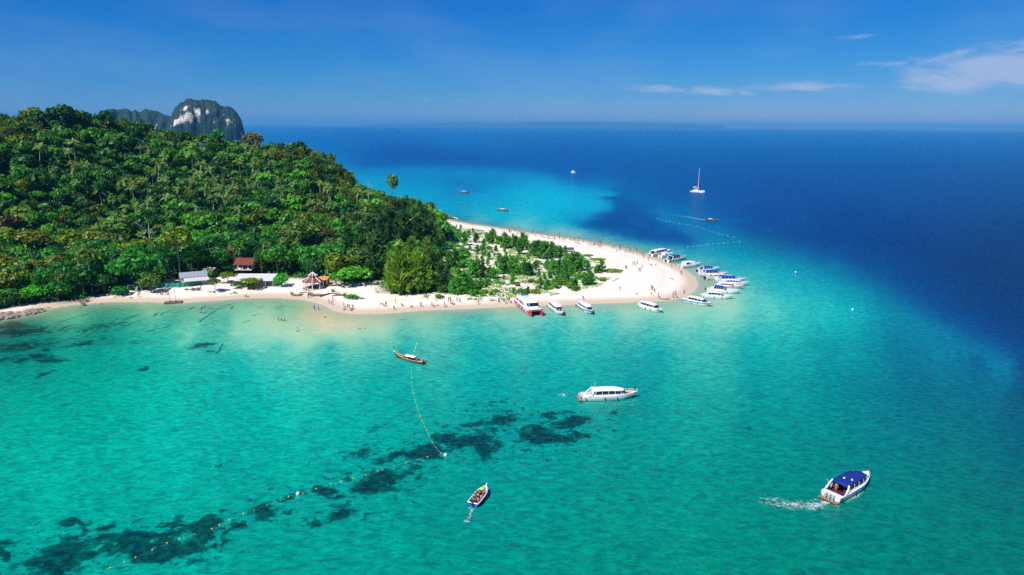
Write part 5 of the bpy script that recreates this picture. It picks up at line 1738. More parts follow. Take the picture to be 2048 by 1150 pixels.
def catamaran_ferry():
    a = G(1043, 608); b = G(1074, 634)
    ang, L = heading(a, b)
    B = 5.4
    e = empty('catamaran_ferry', (a[0], a[1], 0), ang)
    tag(e, 'big red and white catamaran ferry with dark windows at the near beach', 'boat')
    for sg in (1, -1):
        rr = []; n = 11
        for i in range(n):
            t = i / (n - 1)
            w = .85 * (1 if t < .55 else max(.05, 1 - ((t - .55) / .45) ** 2))
            z = 1.75 + .45 * t * t
            c = sg * (B / 2 - .85)
            x = L * t
            rr.append([(x, c - w, z), (x - .25 * t, c - w * .8, .35), (x - .6 * t, c, -.3), (x - .25 * t, c + w * .8, .35), (x, c + w, z)])
        m = MB().loft(rr, 0, False); m.add(rr[0], [(4, 3, 2, 1, 0)]); m.add(rr[-1], [(0, 1, 2, 3, 4)])
        m.build('hull', REDP, e)
        st = MB()
        for i in range(n - 1):
            p, q = rr[i], rr[i + 1]
            k = 4 if sg > 0 else 0
            y0, y1 = p[k][1] * .985 + sg * .02, q[k][1] * .985 + sg * .02
            st.add([(p[k][0], y0 + sg * -.1, .42), (q[k][0], y1 + sg * -.1, .42), (q[k][0], y1 + sg * -.06, .72), (p[k][0], y0 + sg * -.06, .72)], [(0, 1, 2, 3), (3, 2, 1, 0)])
            if i in (2, 4, 6, 7):
                st.add([(p[k][0] + .3, y0 + sg * .02, 1.0 + .1 * i * .3), (q[k][0] - .2, y1 + sg * .02, .95), (q[k][0] - .4, y1 + sg * .03, 1.5), (p[k][0] + .3, y0 + sg * .03, 1.42)], [(0, 1, 2, 3), (3, 2, 1, 0)])
        st.build('white_hull_marking', WHITE, e)
    dk = MB().box((L * .47, 0, 1.82), (L * .94, B, .2), bevel=.08)
    dk.build('deck', WHITE, e)
    # deckhouse
    rr = []
    for t, hw, z in ((.06, .46, 3.55), (.12, .46, 3.75), (.3, .47, 3.95), (.55, .46, 3.95), (.66, .44, 3.8), (.70, .43, 3.55), (.80, .38, 2.25)):
        x = L * t; w = hw * B
        rr.append([(x, -w, 1.9), (x, -w * .96, z - .55), (x, -w * .78, z), (x, w * .78, z), (x, w * .96, z - .55), (x, w, 1.9)])
    m = MB().loft(rr, 0, False); m.add(rr[0], [(5, 4, 3, 2, 1, 0)]); m.add(rr[-1], [(0, 1, 2, 3, 4, 5)])
    m.build('deckhouse', WHITE, e)
    for sg in (1, -1):
        for (t0, t1, s0, s1) in ((.10, .26, .35, .82), (.31, .58, .28, .85)):
            P = []
            for t, f in ((t0 + .03, s1), (t1 - .02, s1 * .82), (t1, s0), (t0, s0 + .15)):
                x = L * t
                zt = np.interp(t, [.06, .12, .3, .55, .66], [3.0, 3.2, 3.4, 3.4, 3.25])
                P.append((x, sg * (B * .468 * (1 - .02 * f) + .04), 2.0 + (zt - 2.0) * f))
            Q = [(x, y - sg * .08, z) for x, y, z in P]
            MB().add(P + Q, [(0, 1, 2, 3), (7, 6, 5, 4), (0, 4, 5, 1), (1, 5, 6, 2), (2, 6, 7, 3), (3, 7, 4, 0)]).build('side_window', GLASS, e)
    for y0, y1 in ((-.40, -.28), (-.25, .36)):
        P = [(L * .707, y0 * B, 3.42), (L * .707, y1 * B, 3.42), (L * .775, y1 * B * .92, 2.55), (L * .775, y0 * B * .92, 2.55)]
        P = [(x + .07, y, z + .05) for x, y, z in P]; Q = [(x - .12, y, z - .06) for x, y, z in P]
        MB().add(P + Q, [(0, 1, 2, 3), (7, 6, 5, 4), (0, 4, 5, 1), (1, 5, 6, 2), (2, 6, 7, 3), (3, 7, 4, 0)]).build('windscreen', GLASS, e)
    MB().box((L * .16, .2, 4.0), (1.4, 2.4, .5), bevel=.15).build('roof_box', BLUEP, e)
    fr = MB()
    for k in range(9):
        y = -B * .44 + B * .88 * k / 8
        fr.box((L * .93, y, 2.1), (.7, .5, .34), 0, .1 * k, bevel=.06)
    fr.build('life_jackets_on_bow_rail', mat('faded_orange_jackets', (0.62, 0.3, 0.12), .8, .1, .4, 4.0), e)
    rl = MB()
    for sg in (1, -1):
        rl.tube([(L * .72, sg * B * .48, 2.7), (L * .93, sg * B * .46, 2.7), (L * .985, sg * B * .2, 2.7)], .03, 4)
        for t in (.75, .84, .93):
            rl.tube([(L * t, sg * B * .475, 1.9), (L * t, sg * B * .475, 2.7)], .025, 4)
    rl.build('bow_rail', STEEL, e)
    for k in range(3):
        y = (k - 1) * 1.5
        MB().box((-.4, y, 1.15), (.75, .5, .8), bevel=.1).build('outboard_engine', PURPLE, e)
    return e, L, B


CF = catamaran_ferry()


def sailing_catamaran():
    a = G(1382, 384); b = G(1407, 385.5)
    ang, L = heading(a, b); L = 17.0 if L < 6 else L
    B = 7.5
    e = empty('sailing_catamaran', (a[0], a[1], 0), ang)
    tag(e, 'white sailing catamaran with tall bare mast on deep blue water', 'sailboat')
    for sg in (1, -1):
        rr = []
        for i in range(10):
            t = i / 9
            w = .8 * (1 if t < .5 else max(.06, 1 - ((t - .5) / .5) ** 2)); c = sg * (B / 2 - .8); x = L * t; z = 1.1 + .75 * min(1, t * 2.5)
            rr.append([(x, c - w, z), (x, c - w * .8, .3), (x - .3 * t, c, -.3), (x, c + w * .8, .3), (x, c + w, z)])
        m = MB().loft(rr, 0, False); m.add(rr[0], [(4, 3, 2, 1, 0)]); m.build('hull', WHITE, e)
    MB().box((L * .42, 0, 1.75), (L * .6, B * .92, .35), bevel=.1).build('bridge_deck', WHITE, e)
    MB().box((L * .45, 0, 2.55), (L * .38, B * .62, 1.35), taper=.86).build('saloon', WHITE, e)
    MB().box((L * .46, 0, 2.65), (L * .385, B * .6, .42)).build('saloon_window', GLASS, e)
    MB().box((L * .26, 0, 4.55), (L * .2, B * .5, .14), bevel=.04).build('bimini', WHITE, e)
    p = MB()
    for x in (.18, .34):
        for y in (-.22, .22):
            p.tube([(L * x, B * y, 2.2), (L * x, B * y, 4.5)], .05, 4)
    p.build('bimini_post', STEEL, e)
    MB().tube([(L * .55, 0, 3.0), (L * .55, 0, 22.5)], [.2, .13], 6).build('mast', WHITE, e)
    MB().tube([(L * .55, 0, 4.9), (L * .2, 0, 5.2)], .22, 6).build('boom', GREYW, e)
    r = MB()
    r.tube([(L * .55, 0, 22.0), (L * .97, 0, 2.0)], .04, 4)
    for sg in (1, -1):
        r.tube([(L * .55, 0, 21), (L * .45, sg * B * .46, 1.9)], .03, 4)
    r.build('rigging', STEEL, e)


sailing_catamaran()


def small_passenger_boat():
    a = G(945.5, 1014.5); b = G(972.5, 983.5)
    ang, L = heading(a, b)
    B = L * .36
    e = empty('passenger_boat', (a[0], a[1], 0), ang)
    tag(e, 'small open blue boat packed with seated passengers and a yellow bow bundle', 'boat')
    rings, sheer = hull_rings(L, B, .75, 1.15, fine=2.3)
    m = MB().loft(rings, 0, False); m.add(rings[0], [(6, 5, 4, 3, 2, 1, 0)]); m.build('hull', BLUEP, e)
    g = MB()
    for sg in (1, -1):
        g.tube([(x, sg * y, z + .02) for x, y, z in sheer], .09, 6)
    g.tube([(0, -sheer[0][1], .78), (0, sheer[0][1], .78)], .1, 6)
    g.build('gunwale', WHITE, e)
    d = MB(); n = len(sheer)
    for i in range(n - 1):
        (x0, y0, z0), (x1, y1, z1) = sheer[i], sheer[i + 1]
        zz = -.45 if i < 9 else -.06
        d.add([(x0, y0 * .95, z0 + zz), (x1, y1 * .95, z1 + zz), (x1, -y1 * .95, z1 + zz), (x0, -y0 * .95, z0 + zz)], [(3, 2, 1, 0)], 0 if i < 9 else 1)
    d.build('deck', [DARKIN, WHITE], e)
    for f in (.2, .36, .52):
        MB().box((L * f, 0, .55), (.3, B * .86, .08)).build('thwart', BLUEP, e)
    MB().ball((L * .80, .12, 1.15), (.62, .4, .28), 8, 5).build('yellow_bundle', YELLOW, e)
    MB().box((L * .72, -B * .25, .95), (.5, .4, .25), bevel=.05).build('blue_cool_box', SKYP, e)
    MB().tube([(L * .97, 0, 1.1), (L * 1.05, 0, 1.55)], [.1, .06], 5).build('prow_post', WHITE, e)
    MB().box((-.25, 0, .8), (.5, .35, .5), bevel=.07).build('outboard_engine', ENGINED, e)
    return e, L, B


SPB = small_passenger_boat()
# dinghy on the sand tip
p = GG(1319, 597)
e = empty('inflatable_dinghy', (p[0], p[1], p[2] + .05), -.25)
tag(e, 'small grey dinghy pulled up on the sand tip', 'dinghy')
m = MB()
m.tube([(0, .6, .3), (2.2, .6, .3), (3.0, .25, .42), (3.15, 0, .45), (3.0, -.25, .42), (2.2, -.6, .3), (0, -.6, .3)], .24, 7)
m.build('tube', GREYT, e)
MB().box((1.2, 0, .18), (2.6, 1.0, .08)).build('floor', BLACK, e)
MB().box((-.1, 0, .45), (.4, .3, .5), bevel=.05).build('outboard_engine', ENGINED, e)


# --- foam and wakes ---------------------------------------------------------
def foam_strip(name, pts, widths, strengths, label=None):
    P = [G(x, y)[:2] if len(pt) == 2 else np.array(pt[:2]) for pt in pts for x, y in [pt[:2]]]
    P = np.array(P); n = 40
    t0 = np.linspace(0, 1, len(P)); t = np.linspace(0, 1, n)
    px = np.interp(t, t0, P[:, 0]); py = np.interp(t, t0, P[:, 1]); w = np.interp(t, np.linspace(0, 1, len(widths)), widths); s = np.interp(t, np.linspace(0, 1, len(strengths)), strengths)
    dx = np.gradient(px); dy = np.gradient(py); l = np.hypot(dx, dy) + 1e-6
    nx_, ny_ = -dy / l, dx / l
    m = 9; V = []; F = []
    for k in range(m):
        u = -1 + 2 * k / (m - 1)
        V.append(np.column_stack([px + nx_ * w * u, py + ny_ * w * u, np.full(n, .03 + .002 * k)])); F.append(s * (1 - u * u))
    i = np.arange(m * n).reshape(m, n)
    q = np.stack([i[:-1, :-1], i[1:, :-1], i[1:, 1:], i[:-1, 1:]], -1).reshape(-1, 4)[:, ::-1]
    o = link(name, np_mesh(name, np.concatenate(V), q, [FOAM], {'foam': ('POINT', 'FLOAT', np.concatenate(F))}))
    tag(o, label, None, None, 'stuff')


foam_strip('wake_foam', [(1160, 795), (1147, 794), (1138, 791), (1127, 790), (1116, 791)], [.5, .5, .7, 1.6, 1.0], [.15, .2, .3, 1.0, .5], 'white foam puff behind the long white speedboat')
foam_strip('wake_foam', [(1168, 806), (1200, 808), (1240, 805), (1270, 801)], [.5, .7, .6, .3], [.7, .4, .35, .6])
foam_strip('wake_foam', [(1657, 1004), (1640, 1009), (1620, 1013), (1600, 1011), (1580, 1010), (1560, 1007), (1535, 1002), (1515, 996)], [.8, 1.5, 1.9, 2.0, 2.3, 2.7, 3.0, 2.4], [.95, 1.0, .95, .9, .9, .75, .65, .4], 'broken white wake behind the navy canopy boat')
foam_strip('wake_foam', [(1652, 1002), (1632, 1000), (1612, 1001), (1590, 1003)], [.4, .6, .6, .4], [.7, .6, .5, .2])
foam_strip('wake_foam', [(1664, 1009), (1672, 1013), (1680, 1008)], [.5, .8, .4], [.9, .9, .5])
foam_strip('wake_foam', [(1690, 1004), (1705, 997), (1718, 990), (1728, 983)], [.4, .6, .6, .3], [.6, .75, .8, .5])
foam_strip('wake_foam', [(1652, 958), (1656, 961), (1660, 966)], [.5, .6, .3], [.8, .8, .3])
foam_strip('wake_foam', [(945, 1016), (942, 1026), (939, 1034), (934, 1043), (927, 1043)], [.25, .4, .5, .8, .5], [.95, .8, .6, .9, .5], 'white wake behind the small blue passenger boat')
foam_strip('wake_foam', [(944, 1014), (938, 1017), (931, 1019)], [.2, .3, .3], [.8, .7, .4])
foam_strip('wake_foam', [(1412, 440.5), (1395, 437.5), (1375, 434), (1350, 430.5), (1330, 428)], [1.2, 2.0, 1.8, 1.2, .8], [1.0, 1.0, .9, .7, .3], 'long straight white wake of the speeding longtail')
foam_strip('wake_foam', [(1152, 346.5), (1165, 348), (1185, 351), (1210, 356)], [2.0, 2.5, 2.5, 2.5], [.8, .5, .4, .2])
foam_strip('wake_foam', [(1372, 543), (1383, 551), (1392, 558), (1397, 568)], [.8, 1.2, 1.0, .8], [.4, .6, .6, .4], 'small waves breaking along the sand tip')
foam_strip('wake_foam', [(1397, 568), (1396, 578), (1389, 588)], [.9, 1.1, .6], [.5, .75, .4])
foam_strip('wake_foam', [(1120, 478), (1150, 481), (1180, 486), (1210, 491)], [.5, .7, .7, .5], [.3, .5, .55, .3])

# --- float lines and buoys ----------------------------------------------------
def float_line(label, pts, nfl, m, rad=.16, rope=True, r2=.035):
    P = np.array([G(x, y) for x, y in pts])
    t0 = np.concatenate([[0], np.cumsum(np.linalg.norm(np.diff(P, axis=0), axis=1))]); t0 /= t0[-1]
    f = lambda t: np.array([np.interp(t, t0, P[:, k]) for k in range(3)])
    e = empty('float_line', P[0]); tag(e, label, 'float line')
    if rope:
        mb = MB(); mb.tube([f(t) - P[0] + np.array([0, 0, .04]) for t in np.linspace(0, 1, 24)], r2, 4)
        mb.build('rope', ROPE, e)
    rg = np.random.default_rng(nfl)
    base = None
    for k in range(nfl):
        t = (k + .5 + rg.uniform(-.3, .3)) / nfl
        if base is None:
            base = MB().ball((0, 0, 0), (rad * 1.3, rad, rad), 6, 4).mesh('float', m)
        o = link('float', base, e); q = f(t) - P[0]
        o.location = (q[0], q[1], q[2] + .06)
        o.scale = (rg.uniform(.7, 1.3),) * 3


float_line('curved line of yellow floats hanging below the wooden longtail boat', [(822, 733), (824, 770), (830, 800), (838, 827), (846, 845), (853, 860), (866, 888), (880, 906), (888, 910)], 20, YELLOW, .09, True, .014)
float_line('short line of floats above the wooden longtail boat', [(835, 683), (830, 700), (825, 714)], 9, YGREEN, .12, True, .022)
float_line('long line of small yellow floats across the dark coral at lower left', [(862, 912), (830, 921), (790, 932), (740, 948), (690, 961), (640, 975), (600, 989)], 12, YELLOW, .085, True, .005)
float_line('line of yellow floats running down over the coral left of the lower white buoy', [(590, 988), (562, 1001), (515, 1018), (470, 1034), (420, 1060), (340, 1084), (270, 1116), (200, 1145)], 15, YELLOW, .085, True, .005)
float_line('pale float line off the far beach above the moored boats', [(1372, 494), (1390, 493), (1420, 488), (1450, 486), (1482, 484)], 12, ROPE, .2, True, .012)
float_line('faint float line along the deep water edge below the speeding longtail', [(1312, 437), (1345, 445), (1380, 450), (1410, 458), (1445, 470), (1475, 476)], 18, ROPE, .18, True, .008)
float_line('pale mooring rope stretched from the red catamaran ferry', [(1088, 635), (1105, 648), (1125, 660), (1151, 675)], 4, ROPE, .05, True, .032)
float_line('pale mooring rope running out from the boat with people on its bow', [(1140, 638), (1155, 646), (1178, 662)], 4, ROPE, .05, True, .024)
for px, py, lab in ((891, 911.5, 'white round buoy at the lower end of the curved float line'), (596, 989, 'white round buoy in the middle of the coral float line'), (1591, 545, 'white buoy in turquoise water right of the moored boats'), (1705, 620, 'white buoy farthest right in the turquoise shallows')):
    p = G(px, py)
    e = empty('buoy', p); tag(e, lab, 'buoy')
    MB().ball((0, 0, .18), .34, 10, 7).build('float', WHITE, e, True)
    MB().tube([(0, 0, .45), (0, 0, .66)], .05, 6).build('mooring_ring', STEEL, e)

# ================================================================== BUILDINGS AND BEACH THINGS
def base_at(px, py):
    p = GG(px, py)
    return p, np.linalg.norm(p - np.array([0, 0, CAM_H])) / FPX


def slab(pts, th):
    """closed slab from an upper quad (4 points, counter-clockwise from above)"""
    lo = [(x, y, z - th) for x, y, z in pts]
    return list(pts) + lo, [(0, 1, 2, 3), (7, 6, 5, 4), (0, 4, 5, 1), (1, 5, 6, 2), (2, 6, 7, 3), (3, 7, 4, 0)]


def roof_sheets(e, x0, x1, y0, z0, y1, z1, n, m, name='roof_sheet', th=.06):
    """a roof slope laid from n side-by-side sheets (y0,z0 = ridge, y1,z1 = eave)"""
    for k in range(n):
        a = x0 + (x1 - x0) * k / n + .02; b = x0 + (x1 - x0) * (k + 1) / n - .02
        dz = .015 * (k % 2)
        P = [(a, y0, z0 + dz), (b, y0, z0 + dz), (b, y1, z1 + dz), (a, y1, z1 + dz)]
        if y1 < y0: P = [P[0], P[3], P[2], P[1]]
        mb = MB(); mb.add(*slab(P, th)); mb.build(name, m, e)


# -- beach house with grey roof and pale lean-to
p, m_ = base_at(388, 566)
e = empty('beach_house', (p[0], p[1], p[2]), R(27))
tag(e, 'cream beach house with grey gable roof and pale lean-to behind the green net', 'house')
W_, D_, H_ = 8.6, 5.4, 2.9
wl = MB().box((0, 0, H_ / 2 - .2), (W_, D_, H_ + .4))
wl.add([(-W_ / 2, -D_ / 2, H_), (-W_ / 2, D_ / 2, H_), (-W_ / 2, 0, H_ + 1.35)], [(0, 2, 1)])
wl.add([(W_ / 2, -D_ / 2, H_), (W_ / 2, D_ / 2, H_), (W_ / 2, 0, H_ + 1.35)], [(0, 1, 2)])
wl.build('wall', WALLC, e)
roof_sheets(e, -W_ / 2 - .5, W_ / 2 + .5, 0, H_ + 1.5, -D_ / 2 - .35, H_ + .02, 9, ROOFG)
roof_sheets(e, -W_ / 2 - .5, W_ / 2 + .5, 0, H_ + 1.5, D_ / 2 + .35, H_ + .02, 9, ROOFG)
roof_sheets(e, -W_ / 2 + .9, W_ / 2 + .7, -D_ / 2 - .1, H_ - .15, -D_ / 2 - 2.9, H_ - 1.0, 7, ROOFW, 'lean_to_sheet')
for k in range(4):
    MB().box((-W_ / 2 + 1.1 + k * 2.6, -D_ / 2 - 2.6, .9), (.14, .14, 2.1)).build('lean_to_post', DARKIN, e)
for y in (-1.2, 1.2):
    w = MB().box((-W_ / 2 - .02, y, 1.65), (.08, 1.0, 1.15)); wo = w.build('window_frame', WPOST, e)
    g = MB().box((-W_ / 2 - .05, y, 1.65), (.06, .78, .92)); g.build('pane', GLASS, wo)
MB().box((1.2, -D_ / 2 - .03, 1.1), (1.0, .08, 2.1)).build('door', DARKIN, e)

# -- long open shed with pale roof
p, m_ = base_at(513, 571)
e = empty('beach_shed', (p[0], p[1], p[2]), R(2))
tag(e, 'long open-sided beach shed under a pale sheet roof', 'shed')
W_ = 14.5
roof_sheets(e, -W_ / 2, W_ / 2, 2.6, 4.0, -2.6, 2.35, 12, ROOFW)
roof_sheets(e, -W_ / 2, W_ / 2, 2.7, 4.0, 5.0, 2.9, 12, ROOFW)
for k in range(6):
    for y, h in ((-2.3, 2.4), (4.6, 3.0)):
        MB().box((-W_ / 2 + .4 + k * (W_ - .8) / 5, y, h / 2 - .1), (.15, .15, h)).build('post', WALLT, e)
MB().box((0, 4.7, 1.0), (W_ - .6, .1, 2.1)).build('back_wall', WALLT, e)
MB().add([(W_ / 2 - .1, 2.6, 4.0), (W_ / 2 - .1, -2.6, 2.35), (W_ / 2 - .1, -2.6, 2.1), (W_ / 2 - .1, 4.9, 2.6), (W_ / 2 - .1, 4.9, 2.9)], [(0, 1, 2, 3, 4), (4, 3, 2, 1, 0)]).build('gable', DARKIN, e)
for k in range(3):
    MB().box((-3.5 + k * 3.4, 1.0, .42), (1.8, .8, .1)).build('table_top', WALLT, e)

# -- red-roofed bungalow on stilts
p, m_ = base_at(493, 548)
e = empty('stilt_bungalow', (p[0], p[1], p[2] + .2), R(1))
tag(e, 'raised bungalow with red-brown roof and shaded veranda at the forest edge', 'house')
W_, D_ = 6.2, 4.6
for x in (-2.8, 0, 2.8):
    for y in (-2.6, 1.8):
        MB().box((x, y, .8), (.22, .22, 2.6)).build('stilt', DARKIN, e)
MB().box((0, -.4, 2.1), (W_ + .6, D_ + 1.6, .2)).build('veranda_floor', WALLT, e)
MB().box((0, .8, 3.4), (W_, 2.8, 2.4)).build('wall', WALLT, e)
for x in (-1.9, 0, 1.9):
    MB().box((x, -.62, 3.25), (.9, .08, 1.9)).build('door', DARKIN, e)
for x in (-3.1, -1.0, 1.1, 3.1):
    MB().box((x, -2.7, 3.3), (.13, .13, 2.3)).build('veranda_post', DARKIN, e)
MB().box((-1.2, -2.2, 2.5), (1.6, .6, .6), bevel=.08).build('veranda_seat', WHITE, e)
MB().box((1.6, -2.2, 2.45), (.9, .6, .5), bevel=.08).build('veranda_seat', WHITE, e)
roof_sheets(e, -W_ / 2 - .7, W_ / 2 + .7, .6, 6.3, -3.2, 4.1, 8, ROOFR)
roof_sheets(e, -W_ / 2 - .7, W_ / 2 + .7, .6, 6.3, 3.2, 4.6, 8, ROOFR)
# -- small hut roof
p, m_ = base_at(424, 553)
e = empty('small_hut', (p[0], p[1], p[2]), R(-22))
tag(e, 'small dark hut with pale roof edges behind the grey-roofed house', 'hut')
MB().box((0, 0, 1.2), (3.6, 3.2, 2.5)).build('wall', DARKIN, e)
roof_sheets(e, -2.3, 2.3, 0, 3.5, -2.1, 2.45, 5, DRIFT)
roof_sheets(e, -2.3, 2.3, 0, 3.5, 2.1, 2.45, 5, DRIFT)
for y1 in (-2.1, 2.1):
    MB().tube([(-2.34, 0, 3.56), (-2.34, y1, 2.5)], .09, 5).build('barge_board', WHITE, e)
MB().tube([(-2.34, 0, 3.58), (2.34, 0, 3.58)], .1, 5).build('ridge_cap', WHITE, e)
# -- white awning between the hut and the shed
p, m_ = base_at(442, 567)
e = empty('awning', (p[0], p[1], p[2]), R(8)); tag(e, 'low white awning between the beach house and the long shed', 'awning')
mb = MB(); mb.add(*slab([(-1.4, -1.0, 1.7), (1.4, -1.0, 1.7), (1.4, 1.0, 2.2), (-1.4, 1.0, 2.2)], .06)); mb.build('sheet', WHITE, e)
for x in (-1.3, 1.3):
    for y, h in ((-.9, 1.7), (.9, 2.15)):
        MB().box((x, y, h / 2 - .05), (.08, .08, h)).build('pole', STEEL, e)
# -- green net fence
e = empty('net_fence', GG(360, 575)); tag(e, 'sagging green net fence along the top of the beach', 'fence')
o0 = np.array(e.location)
fp = [(316, 575), (330, 575.5), (345, 575), (360, 575), (375, 573.5), (390, 571), (402, 569)]
W3 = [GG(*q) for q in fp]
for k in range(len(W3) - 1):
    a, b = W3[k] - o0, W3[k + 1] - o0
    V = []; n = 7
    for i in range(n):
        t = i / (n - 1); q = a + (b - a) * t
        off = .22 * math.sin(t * 9 + k * 2)
        h = 1.9 - .28 * math.sin(math.pi * t) + .1 * math.sin(k * 3.1)
        V += [(q[0], q[1] + off * .6, q[2] - .1), (q[0] + .05, q[1] + off, q[2] + h * .5), (q[0], q[1] + off * .3, q[2] + h)]
    F = []
    for i in range(n - 1):
        for j in range(2):
            F.append((i * 3 + j, i * 3 + 3 + j, i * 3 + 4 + j, i * 3 + 1 + j))
    MB().add(V, F).build('net_panel', NETG, e)
for q in W3:
    q = q - o0
    MB().tube([(q[0], q[1], q[2] - .2), (q[0], q[1], q[2] + 2.1)], .05, 5).build('post', DRIFT, e)

# -- octagonal two-tier gazebo
p, m_ = base_at(627, 576)
e = empty('gazebo', (p[0], p[1], p[2]), R(11)); tag(e, 'two-tiered octagonal gazebo with red-brown roof and white ribs', 'gazebo')
RO, N8 = 3.55, 8


def ring(r, z, k):
    th = 2 * math.pi * k / N8
    return (r * math.cos(th), r * math.sin(th), z)


for k in range(N8):
    MB().add([ring(1.25, 4.35, k), ring(RO + .55, 2.75, k), ring(RO + .55, 2.75, k + 1), ring(1.25, 4.35, k + 1), ring(1.25, 4.28, k), ring(RO + .55, 2.68, k), ring(RO + .55, 2.68, k + 1), ring(1.25, 4.28, k + 1)],
             [(0, 1, 2, 3), (7, 6, 5, 4), (1, 5, 6, 2)]).build('lower_roof_panel', ROOFR2, e)
    MB().add([(0, 0, 5.9), ring(1.75, 4.72, k), ring(1.75, 4.72, k + 1), (0, 0, 5.82), ring(1.75, 4.65, k), ring(1.75, 4.65, k + 1)], [(0, 1, 2), (5, 4, 3), (1, 4, 5, 2)]).build('upper_roof_panel', ROOFR2, e)
    MB().tube([ring(1.2, 4.44, k), ring(RO + .6, 2.82, k)], .14, 5).build('lower_rib', WHITE, e)
    MB().tube([(0, 0, 5.97), ring(1.8, 4.78, k)], .13, 5).build('upper_rib', WHITE, e)
    MB().tube([ring(RO, -.1, k), ring(RO, 2.8, k)], .16, 8).build('post', WPOST, e)
    if k not in (5, 6):
        a, b = ring(RO, .7, k), ring(RO, .7, k + 1)
        MB().tube([a, b], .07, 5).build('rail', WPOST, e)
MB().tube([(0, 0, 4.2), (0, 0, 4.75)], 1.2, 8).build('clerestory', DARKIN, e)
MB().tube([(0, 0, 5.85), (0, 0, 6.3)], [.16, .04], 6).build('finial', WHITE, e)
MB().tube([(0, 0, -.2), (0, 0, .16)], 3.8, 8).build('floor', WALLT, e)
MB().box((0, 0, .62), (1.2, 1.2, .1)).build('table_top', WALLT, e)
# stall beside the gazebo
p, m_ = base_at(648, 569)
e = empty('food_stall', (p[0], p[1], p[2]), R(-6)); tag(e, 'small stall with orange roof squeezed between gazebo and green trees', 'stall')
mb = MB(); mb.add(*slab([(-1.7, -1.4, 2.2), (1.9, -1.4, 2.2), (1.9, 1.4, 2.9), (-1.7, 1.4, 2.9)], .1)); mb.build('roof', ROOFO, e)
for x in (-1.5, 1.7):
    MB().box((x, -1.2, 1.05), (.14, .14, 2.3)).build('post', YGREEN if x > 0 else DARKIN, e)
    MB().box((x, 1.2, 1.3), (.14, .14, 2.9)).build('post', DARKIN, e)
MB().box((-.2, -1.0, .55), (2.6, .6, 1.1)).build('counter', TEAK, e)
MB().box((0, 1.1, 1.2), (3.2, .1, 2.4)).build('back_wall', TERRA, e)
# overturned dark canoe-like boat right of the stall
p, m_ = base_at(667, 572)
e = empty('wooden_canoe', (p[0], p[1], p[2] + .25), R(4)); tag(e, 'weathered wooden canoe lying on sand right of the stall', 'canoe')
rr = []
for i in range(9):
    t = i / 8; w = .6 * max(.06, math.sin(math.pi * (.06 + .88 * t))); z = .25 + .35 * (2 * t - 1) ** 2
    rr.append([(-2.6 + 5.2 * t, w, z), (-2.6 + 5.2 * t, w * .7, -.1), (-2.6 + 5.2 * t, 0, -.22), (-2.6 + 5.2 * t, -w * .7, -.1), (-2.6 + 5.2 * t, -w, z)])
MB().loft(rr, 0, False, True, True).build('hull', DRIFT, e)
MB().box((-.6, 0, .2), (.25, .9, .06)).build('thwart', WOODL, e); MB().box((.8, 0, .2), (.25, .9, .06)).build('thwart', WOODL, e)
# red kayak
p, m_ = base_at(506, 578)
e = empty('kayak', (p[0], p[1], p[2] + .15), R(-28)); tag(e, 'orange-red kayak lying under the flat-topped tree', 'kayak')
rr = []
for i in range(9):
    t = i / 8; w = .38 * max(.08, math.sin(math.pi * (.05 + .9 * t)))
    rr.append([(-1.7 + 3.4 * t, w, .12), (-1.7 + 3.4 * t, 0, -.14), (-1.7 + 3.4 * t, -w, .12), (-1.7 + 3.4 * t, 0, .26)])
MB().loft(rr, 0, True, True, True).build('hull', ORANGE, e)
MB().box((0, 0, .24), (.8, .34, .08), bevel=.02).build('seat_well', BLACK, e)


def dome_tent(px, py, r, m, label):
    p, _ = base_at(px, py)
    e = empty('dome_tent', p, random.uniform(0, 3)); tag(e, label, 'tent')
    rr = []
    for j in range(6):
        a = math.pi / 2 * j / 5.2
        rr.append([(r * math.cos(a) * math.cos(2 * math.pi * k / 8), r * math.cos(a) * math.sin(2 * math.pi * k / 8), r * .85 * math.sin(a)) for k in range(8)])
    MB().loft(rr, 0, True, False, True).build('flysheet', m, e)
    MB().add([(r * .93, -.35, .05), (r * .93, .35, .05), (r * .72, 0, r * .52), (r * .99, -.3, .05), (r * .99, .3, .05), (r * .80, 0, r * .52)], [(3, 4, 5), (2, 1, 0), (0, 1, 4, 3), (1, 2, 5, 4), (2, 0, 3, 5)]).build('door_flap', GREYT, e)
    pl = MB()
    for k in (0, 2):
        pl.tube([(1.02 * r * math.cos(a) * math.cos(k * math.pi / 4), 1.02 * r * math.cos(a) * math.sin(k * math.pi / 4), .87 * r * math.sin(a)) for a in np.linspace(0, math.pi, 9)], .03, 4)
    pl.build('pole', BLACK, e)


dome_tent(284, 577, 1.35, TENTB, 'blue dome tent at the forest edge right of the tarpaulins')
dome_tent(291, 578, 1.1, mat('dull_purple_cloth', (.10, .07, .10), .8), 'dull purple dome tent touching the blue one')
dome_tent(264, 573, 1.2, GREYT, 'pale grey dome tent behind the teal tarpaulin')


def tarp(px, py, w, d, h, rz, m, label):
    p, _ = base_at(px, py)
    e = empty('tarpaulin_shelter', p, rz); tag(e, label, 'shelter')
    V = []; n = 7
    for i in range(n):
        for j in range(n):
            u, v = i / (n - 1) - .5, j / (n - 1) - .5
            z = h * (.55 + .45 * (1 - abs(v) * 2)) - .35 * math.cos(u * math.pi) * (abs(v)) + .08 * math.sin(9 * u + 5 * v)
            V.append((u * w, v * d, z))
    F = [(i * n + j, (i + 1) * n + j, (i + 1) * n + j + 1, i * n + j + 1) for i in range(n - 1) for j in range(n - 1)]
    MB().add(V, F).build('sheet', m, e)
    for x in (-w / 2, w / 2):
        for y in (-d / 2, d / 2):
            MB().tube([(x, y, -.1), (x, y, h * .6)], .05, 5).build('pole', DRIFT, e)


